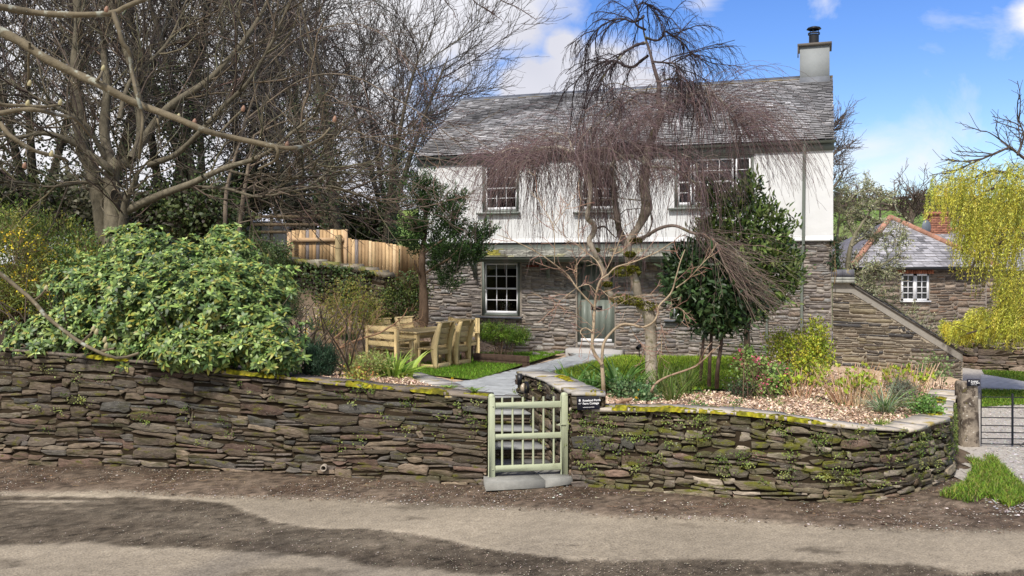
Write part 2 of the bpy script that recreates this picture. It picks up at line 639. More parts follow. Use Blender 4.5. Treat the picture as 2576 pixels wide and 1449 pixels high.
M_gravel = col_mat('gravel', .9, .2, .35, 30, .4)
M_sign = flat('sign_black', (.010, .008, .012), .4, .4, .05, 3)
M_letter = flat('sign_white', (.85, .85, .85), .5, .3, .01, 3)
# ================================================================== ground
def fbm(x, y, s, seed=0):
    v = np.zeros(np.shape(x))
    for i, (xx, yy) in enumerate(zip(np.ravel(x), np.ravel(y))):
        v.flat[i] = mnoise.fractal((xx * s + seed, yy * s - seed, seed * .37), 1.0, 2.0, 4)
    return v


def sinfbm(x, y, s, seed=0):
    """cheap smooth noise for big grids"""
    rg = np.random.default_rng(seed)
    v = np.zeros(np.shape(x)); a = 1.0; tot = 0
    for o in range(5):
        for _ in range(3):
            th = rg.random() * 6.283; ph = rg.random() * 6.283
            v += a * np.sin((x * math.cos(th) + y * math.sin(th)) * s * 2 ** o * (.8 + .4 * rg.random()) + ph)
            tot += a * .5
        a *= .6
    return v / tot


# --- wall lines in plan, from the foot of each wall on the lane
LW = [(-16, 15.2, 1.95, 0.0), (-11.5, 14.0, 1.86, 0.0)]
for u, vb, vt in ((0, 1168, 876), (300, 1176, 903), (500, 1184, 925), (800, 1199, 958), (1000, 1210, 976), (1226, 1222, 998)):
    b = G(u, vb); LW.append((b[0], b[1], EYE - (vt - UH) * b[1] / F, 0.0))
RW = []
for u, vb, vt in ((1432, 1220, 1026), (1560, 1232, 1026), (1717, 1246, 1030), (1880, 1258, 1040), (2064, 1265, 1062), (2170, 1262, 1073), (2284, 1246, 1080)):
    b = G(u, vb); RW.append((b[0], b[1], EYE - (vt - UH) * b[1] / F, 0.0))
RW += [(5.72, 12.05, .86, 0), (6.18, 12.5, .85, 0), (6.55, 13.2, .84, 0), (6.95, 14.0, .84, 0), (7.6, 15.2, .84, 0)]
GY = (LW[-1][1] + RW[0][1]) / 2


def Lawn(y):
    return .81 + 0 * y


CPT = [  # (x, y, z) that the garden soil passes through
    (-14, 15.6, 1.9), (-8, 13.6, 1.62), (-5, 13.1, 1.45), (-2.9, 12.9, 1.32), (-1.2, 12.75, 1.17), (-1.7, 14, 1.17), (-2.6, 14, 1.25), (-3, 15.2, 1.2), (-2.3, 15.2, 1.12), (-2.2, 15.8, 1.0), (-1.4, 16.1, .81), (-1.0, 17, .80), (-1.0, 15.8, .81), (-1.9, 16.6, .80), (-.6, 19.5, .79), (-.2, 17.5, .79), (-1.6, 16.4, .80),
    (-3.6, 16.2, 1.12), (-2.8, 16.8, .85), (-6, 16, 1.7), (-9, 17, 2.0), (-14, 19, 2.4), (-3.6, 18.9, .9), (-1, 18.5, .76), (-.4, 20.5, .76), (-2, 18.2, .76), (-2.6, 17.6, .78), (-4.2, 19.6, 1.5), (-3, 20.8, 1.5),
    (-5.5, 19, 1.7), (-5.2, 21.5, 1.7), (-3.3, 22.5, 1.55), (-7.5, 20, 2.1), (-9.5, 23, 2.5), (-5.5, 24.2, 2.45), (-3.4, 24.8, 2.35), (-8, 27, 2.6), (-14, 28, 2.8), (-22, 26, 3.0),
    (-12, 36, 2.7), (-25, 40, 2.8), (-5, 36, 2.7), (-30, 60, 3.0), (-10, 60, 3.0), (-2.3, 23.1, .95), (-2.6, 21.8, 1.3),
    (.5, 15, .76), (1.0, 17, .76), (2, 19, .76), (.8, 21.8, .77), (3, 21.2, .78), (6, 20.2, .78), (2.2, 16.2, .76), (3.6, 16.8, .76), (4.6, 18.4, .76), (1.6, 13.4, 1.0), (2.4, 12.4, 1.02), (3.3, 11.9, .97), (4.4, 11.75, .86), (5.2, 12.1, .78),
    (2.8, 13.6, .98), (4.2, 13.6, .92), (5.6, 13.4, .82), (6.2, 13.6, .76), (6.2, 15, .72), (7.2, 16, .6), (5.2, 15.4, .78), (4.6, 17.3, .8), (7, 18, .7), (8.6, 17.8, .5), (1.9, 15.2, .80), (3.5, 15.3, .82)]
CPT = np.array(CPT)


def Hg(x, y):
    x = np.asarray(x, float); y = np.asarray(y, float)
    sc_ = 1.0
    d2 = (x[..., None] - CPT[:, 0]) ** 2 + ((y[..., None] - CPT[:, 1]) * .9) ** 2
    w = 1 / (d2 + .12) ** 1.9
    return (w * CPT[:, 2]).sum(-1) / w.sum(-1)


def hg(x, y):
    return float(Hg(np.array([x]), np.array([y]))[0])


def off_line(pts, d):
    """plan line shifted by d to the left of its direction"""
    q = []
    p = np.array(pts)[:, :2]
    for i in range(len(p)):
        a = p[max(i - 1, 0)]; b = p[min(i + 1, len(p) - 1)]
        t = (b - a) / np.linalg.norm(b - a)
        q.append(p[i] + d * np.array([-t[1], t[0]]))
    return q


# flank walls of the gate steps
FR0, FR1 = np.array([.80, 12.02]), np.array([.08, 14.75])      # inner face of the right flank, front to back
FL0, FL1 = np.array([-.34, 12.02]), np.array([-1.62, 15.7])    # inner face of the left flank

# garden soil, cut along the middle of the road walls
lpoly = [tuple(p) for p in off_line(LW, .22)]
rpoly = [tuple(p) for p in off_line(RW, .22)]
GARDEN = lpoly + [(-.62, 12.2), (-1.78, 15.5), (.2, 14.85), (1.0, 12.3)] + rpoly[1:] + [(9.4, 18.1), (9.5, 19.5), (6, 60), (-60, 60), (-60, 22)]
xs = np.concatenate([np.arange(-60, -16, 1.5), np.arange(-16, 10.01, .16)])
ys = np.concatenate([np.arange(10.8, 24, .16), np.arange(24, 34, .5), np.arange(34, 61, 1.5)])
X, Yg = np.meshgrid(xs, ys)
Z = Hg(X, Yg) + .03 * sinfbm(X, Yg, 1.6, 3)
cx = (X[:-1, :-1] + X[1:, 1:]) / 2; cy = (Yg[:-1, :-1] + Yg[1:, 1:]) / 2
ok = pip(cx, cy, GARDEN)
nx = len(xs)
ii, jj = np.nonzero(ok)
Fq = np.stack([ii * nx + jj, ii * nx + jj + 1, (ii + 1) * nx + jj + 1, (ii + 1) * nx + jj], 1)
V = np.stack([X.ravel(), Yg.ravel(), Z.ravel()], 1)
soilc = np.array([.05, .036, .025]); mulchc = np.array([.46, .34, .24]); greenc = np.array([.035, .045, .012])
m_mul = (1 / (1 + np.exp(-(V[:, 0] + 5.4) * 3)))[:, None] * (V[:, 1] < 24.2)[:, None]
far = np.clip((V[:, 1] - 22) / 4, 0, 1)[:, None]
nn = (.5 + .5 * sinfbm(V[:, 0], V[:, 1], 5, 9))[:, None]
C = soilc * (1 - m_mul) + mulchc * m_mul
C = C * (1 - far) + (greenc * nn + np.array([.07, .05, .025]) * (1 - nn)) * far
C = C * (.75 + .5 * nn)
mb = MB(); mb.add(V, Fq, C)
struct('garden_ground', mb, M_mulch, smooth=True)

# far ground, one sheet to the horizon
mb = MB()
mb.add([(-900, -300, -.06), (900, -300, -.06), (900, 2000, -.06), (-900, 2000, -.06)], [[0, 1, 2, 3]], (.10, .11, .05))
struct('ground', mb, M_soil)

# --- lane: one fine sheet whose dry, damp and wet parts keep the shapes they have
up1 = [(-400, 1243), (0, 1243), (300, 1236), (500, 1249), (853, 1256), (1192, 1276), (1425, 1283), (1525, 1299), (1712, 1303), (1950, 1313), (2117, 1329), (2384, 1333), (2576, 1339), (3000, 1350)]
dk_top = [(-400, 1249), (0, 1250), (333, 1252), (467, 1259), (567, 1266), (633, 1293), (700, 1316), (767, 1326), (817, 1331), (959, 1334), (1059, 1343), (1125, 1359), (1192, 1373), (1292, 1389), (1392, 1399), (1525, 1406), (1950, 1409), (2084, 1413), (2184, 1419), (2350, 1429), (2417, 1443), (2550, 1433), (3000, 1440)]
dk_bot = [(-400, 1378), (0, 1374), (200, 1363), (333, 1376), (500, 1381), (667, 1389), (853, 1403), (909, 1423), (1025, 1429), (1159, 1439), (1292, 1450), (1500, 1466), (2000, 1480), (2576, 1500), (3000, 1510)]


def toline(pts):
    a = np.array([G(u, v) for u, v in pts])
    return a[:, 0], a[:, 1]


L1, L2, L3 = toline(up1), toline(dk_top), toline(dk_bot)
xs = np.concatenate([np.arange(-60, -9, 1.0), np.arange(-9, 9.01, .055), np.arange(9.5, 61, 1.0)])
ys = np.concatenate([np.arange(-30, 7, .8), np.arange(7.0, 12.9, .05), np.arange(13, 16.1, .25)])
X, Yg = np.meshgrid(xs, ys)
n1 = sinfbm(X, Yg, 3.5, 1); n2 = sinfbm(X, Yg, 9, 2); n3 = sinfbm(X, Yg, .8, 5)


def edge(L, w, nz):
    return 1 / (1 + np.exp(-np.clip((Yg - np.interp(X, *L) + nz) / w, -30, 30)))


verge = edge(L1, .045, .07 * n1 + .06 * n2)
n4 = sinfbm(X, Yg, 22, 6)
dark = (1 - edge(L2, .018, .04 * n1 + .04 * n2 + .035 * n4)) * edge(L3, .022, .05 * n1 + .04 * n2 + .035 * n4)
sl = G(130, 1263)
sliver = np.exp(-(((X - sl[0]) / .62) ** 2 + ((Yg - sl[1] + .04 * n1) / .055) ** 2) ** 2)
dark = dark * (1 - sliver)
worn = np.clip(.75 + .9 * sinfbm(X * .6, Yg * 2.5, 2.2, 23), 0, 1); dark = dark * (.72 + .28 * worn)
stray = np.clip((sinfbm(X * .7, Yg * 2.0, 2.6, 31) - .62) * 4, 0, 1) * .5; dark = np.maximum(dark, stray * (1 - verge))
wetv = np.clip(.5 + .5 * n1 + .25 * n2, 0, 1)
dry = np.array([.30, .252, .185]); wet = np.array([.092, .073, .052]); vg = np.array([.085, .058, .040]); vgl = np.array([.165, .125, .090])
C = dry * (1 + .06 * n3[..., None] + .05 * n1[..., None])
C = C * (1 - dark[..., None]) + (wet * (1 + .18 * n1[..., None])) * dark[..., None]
edge_pale = np.exp(-((Yg - np.interp(X, *L2)) / .09) ** 2) * (1 - dark) * (X < 1)
C = C * (1 + .30 * edge_pale[..., None])
trk = np.exp(-((Yg - 9.45 - .05 * X) / .16) ** 2) * (1 - dark); C = C * (1 + .13 * (trk * (.5 + .5 * n3))[..., None])
vcol = vg * (1 - wetv[..., None]) + vgl * wetv[..., None]
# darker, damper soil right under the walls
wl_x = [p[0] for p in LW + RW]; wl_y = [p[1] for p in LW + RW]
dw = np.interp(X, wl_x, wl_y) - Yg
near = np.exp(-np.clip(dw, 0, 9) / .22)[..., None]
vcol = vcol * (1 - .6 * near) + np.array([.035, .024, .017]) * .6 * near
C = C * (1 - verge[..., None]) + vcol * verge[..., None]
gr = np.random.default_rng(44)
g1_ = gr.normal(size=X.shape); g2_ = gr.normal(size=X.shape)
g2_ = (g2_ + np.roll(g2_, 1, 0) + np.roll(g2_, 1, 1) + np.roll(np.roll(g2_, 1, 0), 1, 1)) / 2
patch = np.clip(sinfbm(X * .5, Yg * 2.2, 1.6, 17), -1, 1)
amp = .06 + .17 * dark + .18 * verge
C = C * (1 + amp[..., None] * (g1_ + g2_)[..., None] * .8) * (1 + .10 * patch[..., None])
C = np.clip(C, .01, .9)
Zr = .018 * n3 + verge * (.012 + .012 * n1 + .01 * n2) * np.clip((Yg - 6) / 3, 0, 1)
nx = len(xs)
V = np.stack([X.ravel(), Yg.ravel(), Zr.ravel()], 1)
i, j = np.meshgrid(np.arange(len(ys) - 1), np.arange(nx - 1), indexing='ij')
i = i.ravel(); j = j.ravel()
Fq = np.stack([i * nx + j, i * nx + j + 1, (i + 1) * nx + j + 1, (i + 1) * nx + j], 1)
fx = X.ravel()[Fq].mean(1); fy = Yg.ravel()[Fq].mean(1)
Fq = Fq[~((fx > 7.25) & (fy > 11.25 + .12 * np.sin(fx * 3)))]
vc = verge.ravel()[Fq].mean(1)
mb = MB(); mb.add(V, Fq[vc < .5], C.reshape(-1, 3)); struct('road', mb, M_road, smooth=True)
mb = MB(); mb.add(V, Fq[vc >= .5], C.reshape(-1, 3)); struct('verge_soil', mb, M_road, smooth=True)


def road_z(x, y):
    return .03


# --- grit and small stones along the verge and scattered on the lane
def pebbles(mb, PT, sz, col, rg, flatn=.55):
    N = len(PT)
    base = np.array([(1, 0, 0), (.3, .9, .1), (-.8, .5, 0), (-.7, -.6, .05), (.4, -.85, 0), (0, 0, .9), (0, 0, -.5)])
    Fc = np.array([[0, 1, 5], [1, 2, 5], [2, 3, 5], [3, 4, 5], [4, 0, 5]])
    V = base[None] * (1 + .25 * rg.normal(size=(N, 7, 1))) * np.asarray(sz)[:, None, None]
    V[..., 2] *= flatn
    th = rg.random(N) * 6.283
    c, s = np.cos(th)[:, None], np.sin(th)[:, None]
    x = V[..., 0] * c - V[..., 1] * s; y = V[..., 0] * s + V[..., 1] * c
    V = np.stack([x, y, V[..., 2]], -1) + PT[:, None]
    mb.add(V.reshape(-1, 3), (Fc[None] + (np.arange(N) * 7)[:, None, None]).reshape(-1, 3), np.repeat(col, 7, axis=0))


rg = np.random.default_rng(21)
N = 15000
x = rg.uniform(-9, 9, N)
ya = np.interp(x, *L1); yb = np.interp(x, wl_x, wl_y)
t = rg.random(N) ** 1.0
y = ya - .12 + (yb - ya + .02) * t
pal = [(.30, .24, .18), (.42, .36, .29), (.16, .10, .06), (.11, .085, .06), (.22, .13, .075), (.62, .57, .50), (.07, .05, .035), (.09, .06, .04)]
sz = .004 + .008 * rg.random(N) ** 2 + .014 * (rg.random(N) > .985)
mb = MB()
pebbles(mb, np.stack([x, y, .016 + 0 * x], 1), sz, vary(rg, pal, N), rg)
N = 1700
x = rg.uniform(-7, 7.5, N); y = rg.uniform(8.2, 11.6, N)
pebbles(mb, np.stack([x, y, .004 + 0 * x], 1), .003 + .005 * rg.random(N) ** 3, vary(rg, [(.3, .25, .2), (.1, .08, .06), (.2, .16, .12)], N), rg)
N = 7000
u_ = rg.uniform(-7.5, 8.5, N); yt = np.interp(u_, *L2); yb_g = np.interp(u_, *L3)
yy = yb_g + (yt - yb_g) * rg.random(N)
pebbles(mb, np.stack([u_, yy, .006 + 0 * u_], 1), .004 + .006 * rg.random(N) ** 2, vary(rg, [(.26, .21, .155), (.06, .047, .035), (.15, .12, .085), (.42, .36, .29)], N), rg)
tag(struct('road_grit', mb, M_gravel, kind='stuff'), label='small stones and grit scattered along the muddy lane edge')

# litter of dead stalks and twigs on the verge
N = 420
x = rg.uniform(-8.5, 8.5, N); ya = np.interp(x, *L1); yb = np.interp(x, wl_x, wl_y)
y = ya + (yb - ya) * rg.uniform(.15, 1.0, N)
th = rg.random(N) * 6.283
S = np.stack([x, y, .035 + 0 * x], 1); D = np.stack([np.cos(th), np.sin(th) * .6, .1 * rg.normal(size=N)], 1)
PTw = S[:, None] + D[:, None] * (np.linspace(0, 1, 4)[None, :, None]) * rg.uniform(.04, .22, N)[:, None, None]
PTw += rg.normal(size=PTw.shape) * .006; PTw[..., 2] = .028 + abs(PTw[..., 2] - .028)
mb = MB(); tubes(mb, PTw, np.full((N, 4), .0025), 3, vary(rg, [(.12, .08, .05), (.3, .22, .14), (.06, .04, .03)], N))
tag(struct('verge_litter', mb, M_twig, kind='stuff'), label='dry stalks and twigs lying on the lane verge')

# --- farm side to the right: gravel drive, grass, concrete path
mb = MB()
xs2 = np.arange(5.2, 40, .5); ys2 = np.arange(11.0, 40, .5)
X, Yg = np.meshgrid(xs2, ys2)
nx = len(xs2)
V = np.stack([X.ravel(), Yg.ravel(), .022 + 0 * X.ravel()], 1)
i, j = np.meshgrid(np.arange(len(ys2) - 1), np.arange(nx - 1), indexing='ij'); i = i.ravel(); j = j.ravel()
q = sinfbm(V[:, 0], V[:, 1], 1.5, 8)[:, None]
okd = pip(X.ravel()[i * nx + j] + .25, Yg.ravel()[i * nx + j] + .25, [(5.9, 12.5), (6.9, 11.2), (40, 11), (40, 40), (5.2, 40)])
mb.add(V, np.stack([i * nx + j, i * nx + j + 1, (i + 1) * nx + j + 1, (i + 1) * nx + j], 1)[okd], np.array([.40, .365, .32]) * (1 + .1 * q))
struct('driveway', mb, M_gravel)
rg = np.random.default_rng(5)
N = 9000
dpoly = [G(2420, 1210), G(2480, 1140), G(2470, 1000), G(2700, 985), G(2800, 1150), G(2800, 1345), G(2520, 1300)]
q = inpoly(rg, dpoly, N)
mb = MB(); pebbles(mb, np.stack([q[:, 0], q[:, 1], .028 + 0 * q[:, 0]], 1), .008 + .012 * rg.random(N) ** 2, vary(rg, [(.5, .46, .42), (.36, .35, .36), (.28, .24, .2), (.6, .57, .53)], N), rg)
tag(struct('drive_gravel', mb, M_gravel, kind='stuff'), label='pale loose gravel on the farm drive')


def sheet(name, poly, z, col, mat, kind='structure', label=None, cat=None):
    mb = MB()
    p = [(a[0], a[1], z if not callable(z) else z(a[0], a[1])) for a in poly]
    mb.add(p, [list(range(len(p)))], col)
    return struct(name, mb, mat, kind=kind, label=label, cat=cat)


def grass(name, poly, zf, n, h, col, rg, label, w=.006):
    q = inpoly(rg, poly, n)
    z = np.array([zf(a, b) for a, b in q]) if callable(zf) else np.full(n, zf)
    D = rg.normal(size=(n, 3)) * .35; D[:, 2] = 1
    mb = MB()
    blades(mb, np.stack([q[:, 0], q[:, 1], z], 1), D, h * (.6 + .6 * rg.random(n)), w, vary(rg, col, n, .2, .08), .7, 3, rg)
    return tag(struct(name, mb, M_grass, kind='stuff'), label=label)


rg = np.random.default_rng(77)
g1 = [G(2470, 983), G(2700, 990), G(2700, 1016), G(2560, 1022), G(2470, 1027)]
g2 = [G(2470, 934), G(2476, 944), G(2700, 985), G(2700, 942)]
sheet('far_lawn', g1, .034, (.10, .16, .02), M_lawn); sheet('upper_lawn', g2, .034, (.10, .15, .02), M_lawn)
sheet('concrete_path', [G(2468, 944), G(2468, 978), G(2600, 984), G(2710, 988), G(2600, 963)], .031, (.46, .45, .43), M_paving)
G_COL = [(.13, .24, .02), (.19, .30, .03), (.09, .17, .015), (.27, .34, .05)]
grass('lawn_grass_beyond_gate', g1, .034, 5000, .05, G_COL, rg, 'short grass on the lawn beyond the iron field gate', .02)
grass('upper_lawn_grass', g2, .034, 3000, .05, G_COL, rg, 'short grass at the foot of the farm wall', .02)
tuft = [G(2402, 1124), G(2480, 1130), G(2515, 1172), G(2576, 1232), G(2592, 1262), G(2540, 1284), G(2450, 1292), G(2350, 1286), G(2322, 1270), (6.12, 12.0), (6.75, 13.0)]
q = inpoly(rg, tuft, 14000)
tcx = np.array([t_[:2] for t_ in tuft]).mean(0); rr_ = np.hypot((q[:, 0] - tcx[0]) / .75, (q[:, 1] - tcx[1]) / 1.1)
k = sinfbm(q[:, 0], q[:, 1], 4, 4) + .5 * rg.random(len(q)) > -.75 + .5 * rr_ ** 2
q = q[k]
mb = MB(); D = rg.normal(size=(len(q), 3)) * .6; D[:, 2] = 1
blades(mb, np.stack([q[:, 0], q[:, 1], .03 + 0 * q[:, 0]], 1), D, .06 + .07 * rg.random(len(q)), .010, vary(rg, G_COL + [(.30, .27, .09), (.22, .34, .03)], len(q), .25, .1), .8, 3, rg)
tag(struct('verge_grass', mb, M_grass, kind='stuff'), label='bright tufted grass at the curved wall end beside the drive')

# --- lawns and the path of the front garden
def LG(u, v):
    Y = 16.
    for _ in range(12):
        z = Lawn(Y); Y = (EYE - z) * F / (v - UH)
    return np.array([(u - UC) / F * Y, Y, Lawn(Y)])


lawnL = [LG(*p) for p in ((900, 905), (1100, 888), (1190, 905), (1330, 917), (1405, 897), (1330, 918), (1190, 962), (1110, 942), (1040, 940), (930, 935))]
lawnL = [LG(*p) for p in ((900, 900), (1190, 892), (1420, 890), (1330, 918), (1196, 962), (1040, 945), (930, 940))]
lawnR = [LG(*p) for p in ((1548, 899), (1395, 940), (1400, 960), (1480, 972), (1640, 990), (1860, 985), (1935, 930), (1935, 903))]
pathp = [LG(*p) for p in ((1425, 892), (1562, 892), (1560, 899), (1395, 941))] + [np.array([FR1[0] + .1, FR1[1] + .1, .8]), np.array([.2, 14.42, .8]), np.array([-1.22, 14.42, .8]), np.array([-1.62, 15.6, .8]), LG(1190, 962), LG(1440, 899)]
for nm, pl, dz, colr, mt in (('lawn_by_table', lawnL, .045, (.07, .11, .015), M_lawn), ('lawn_by_door', lawnR, .045, (.07, .11, .015), M_lawn)):
    sheet(nm, pl, lambda a, b, dz=dz: Lawn(b) + dz, colr, mt)
rg = np.random.default_rng(31)
G2 = [(.13, .29, .015), (.17, .35, .025), (.10, .22, .012), (.26, .40, .04)]
grass('table_lawn_grass', lawnL, lambda a, b: Lawn(b) + .045, 16000, .06, G2, rg, 'fresh mown grass between the wooden table and the path', .008)
grass('door_lawn_grass', lawnR, lambda a, b: Lawn(b) + .045, 20000, .06, [(.30, .46, .025), (.38, .52, .04), (.23, .37, .02), (.45, .53, .08)], rg, 'sunlit mown grass on the lawn in front of the door', .008)  # blade colours brightened to offset the shade of the birch and bay
# paving slabs laid on the path line
mb = MB()
rg = np.random.default_rng(3)
pp = np.array(pathp)[:, :2]
mb.add([(p[0], p[1], Lawn(p[1]) + .052) for p in pathp], [list(range(len(pathp)))], (.20, .19, .18))
a0 = np.array([-.9, 14.0]); dirp = np.array([.27, .963]); sid = np.array([.963, -.27])
for r_ in range(-2, 30):
    off = rg.uniform(0, .5)
    for c_ in range(-8, 10):
        q0 = a0 + dirp * r_ * .42 + sid * (c_ * .62 + off)
        cs = [q0, q0 + sid * .612, q0 + sid * .612 + dirp * .412, q0 + dirp * .412]
        poly = cs
        if all(pip(np.array([c[0] for c in cs]), np.array([c[1] for c in cs]), [tuple(x) for x in pp])):
            sh = rg.uniform(.9, 1.1)
            mb.add([(c[0], c[1], Lawn(c[1]) + .058 + rg.uniform(0, .002)) for c in cs], [[0, 1, 2, 3]], np.array([.37, .385, .385]) * sh)
        else:
            # trimmed slab: clip by sampling small tiles
            ins = pip(np.array([c[0] for c in cs]), np.array([c[1] for c in cs]), [tuple(x) for x in pp])
            if ins.any():
                sh = rg.uniform(.9, 1.1)
                for a in range(6):
                    for b in range(4):
                        t0 = q0 + sid * .102 * a + dirp * .103 * b
                        tt = [t0, t0 + sid * .102, t0 + sid * .102 + dirp * .103, t0 + dirp * .103]
                        if pip(np.array([t[0] for t in tt]), np.array([t[1] for t in tt]), [tuple(x) for x in pp]).all():
                            mb.add([(c[0], c[1], Lawn(c[1]) + .058) for c in tt], [[0, 1, 2, 3]], np.array([.37, .385, .385]) * sh)
struct('garden_path', mb, M_paving)

# --- bark mulch: loose chips over the beds
rg = np.random.default_rng(12)
beds = [([(-3.6, 13.1), (-.75, 12.4), (-1.75, 14.5), (-2.4, 16.0), (-4, 16.2)], 9500),
        ([(1.05, 12.25), (2.4, 11.6), (4.6, 11.55), (5.6, 12.2), (6.8, 14.0), (7, 15.6), (5.2, 15.9), (4.6, 15.4), (2.2, 14.6), (1.3, 14.6), (.7, 14.2)], 19000),
        ([(-5.2, 18.6), (-3.2, 18.0), (-1.6, 20.4), (-2.2, 22.8), (-5.0, 21.8)], 5500), ([(-.9, 20.0), (.3, 20.3), (1.1, 21.7), (-1.6, 22.6)], 2600), ([(1.6, 21.3), (6.6, 19.3), (6.8, 19.8), (1.7, 21.8)], 1800), ([(4.6, 15.6), (7.1, 14.6), (8.8, 17.4), (9.2, 18.3), (6.2, 19.4), (5.0, 17.2)], 6000), ([(-3.9, 15.8), (-2.6, 15.3), (-2.2, 16.6), (-3.6, 17.4)], 2200)]
mb = MB()
for poly, n in beds:
    q = inpoly(rg, poly, n)
    z = Hg(q[:, 0], q[:, 1]) + .03 * sinfbm(q[:, 0], q[:, 1], 1.6, 3) + .015
    th = rg.random(n) * 6.283
    D = np.stack([np.cos(th), np.sin(th), .45 * rg.normal(size=n)], 1)
    Nn = rg.normal(size=(n, 3)) * .45 + [0, 0, 1]
    leaves(mb, np.stack([q[:, 0], q[:, 1], z], 1), D, Nn, .03 + .04 * rg.random(n), .014 + .014 * rg.random(n), vary(rg, [(.72, .54, .39), (.58, .41, .29), (.82, .68, .52), (.28, .18, .12), (.62, .46, .33), (.16, .11, .08)], n, .12, .05), 0)
tag(struct('bark_mulch', mb, M_mulch, kind='stuff'), label='pale pink bark chips spread over the planting beds')

# --- far hill on the right with hedged fields
mb = MB()
xs3 = np.linspace(-60, 420, 80); ys3 = np.linspace(110, 620, 50)
X, Yg = np.meshgrid(xs3, ys3)
t = np.clip((Yg - 110) / 320, 0, 1)
Zh = (t * t * (3 - 2 * t)) * (28 + 5 * np.sin(X / 70 + 1) + .035 * X) - .05
nx = len(xs3)
V = np.stack([X.ravel(), Yg.ravel(), Zh.ravel()], 1)
fld = (np.floor(Yg / 55 + np.sin(X / 60) * .4).astype(int) + np.floor(X / 80).astype(int)) % 3
C = np.array([(.14, .22, .05), (.20, .27, .06), (.16, .20, .06)])[fld.ravel()]
i, j = np.meshgrid(np.arange(len(ys3) - 1), np.arange(nx - 1), indexing='ij'); i = i.ravel(); j = j.ravel()
mb.add(V, np.stack([i * nx + j, i * nx + j + 1, (i + 1) * nx + j + 1, (i + 1) * nx + j], 1), C)
struct('hill', mb, M_soil, smooth=True)


def hillz(x, y):
    t = np.clip((y - 110) / 320, 0, 1)
    return (t * t * (3 - 2 * t)) * (28 + 5 * np.sin(x / 70 + 1) + .035 * x) - .05


rg = np.random.default_rng(9)
for k_, (p0, p1, hh) in enumerate((((20, 200), (260, 215), 2.2), ((10, 290), (300, 300), 3.0), ((20, 415), (330, 425), 6.0), ((95, 200), (120, 415), 2.4), ((150, 205), (190, 420), 2.4))):
    n = 2600
    t = rg.random(n)
    x = p0[0] + (p1[0] - p0[0]) * t; y = p0[1] + (p1[1] - p0[1]) * t + rg.normal(size=n) * .8
    z = hillz(x, y) + hh * rg.random(n) * (.7 + .3 * np.sin(x * .3))
    mb = MB(); leaves(mb, np.stack([x, y, z], 1), rg.normal(size=(n, 3)), rg.normal(size=(n, 3)), 1.8, 1.1, vary(rg, [(.05, .06, .025), (.08, .08, .035), (.10, .07, .05)], n))
    lbl = ['low field hedge nearest the farm roofs on the hill', 'middle field hedge crossing the green hill', 'dark hedge along the hill skyline', 'field hedge running up the hill on its nearer side', 'field hedge running up the hill behind the brick chimney'][k_]
    single('field_hedge', mb, M_leaf, lbl, 'hedge', (p0[0], p0[1], hillz(*p0)), 'hedges between the fields on the hill')
# ================================================================== stone walls
def arclen(p):
    p = np.asarray(p, float)
    return np.concatenate([[0], np.cumsum(np.linalg.norm(np.diff(p[:, :2], axis=0), axis=1))])


def pack(rg, ncol, nrow, kmax, wr, blocked=None):
    occ = np.zeros((nrow, ncol), bool)
    if blocked is not None: occ |= blocked
    res = []
    for r in range(nrow):
        c = 0
        while c < ncol:
            if occ[r, c]: c += 1; continue
            k = min(rg.choice(len(kmax), p=kmax) + 1, nrow - r)
            w = int(rg.integers(wr[0], wr[1] + 1) * (1 + .35 * (k - 1)))
            ww = 0
            while c + ww < ncol and ww < w and not occ[r, c + ww]: ww += 1
            kk = 1
            while kk < k and not occ[r + kk, c:c + ww].any(): kk += 1
            occ[r:r + kk, c:c + ww] = True
            res.append((c, r, ww, kk)); c += ww
    return res


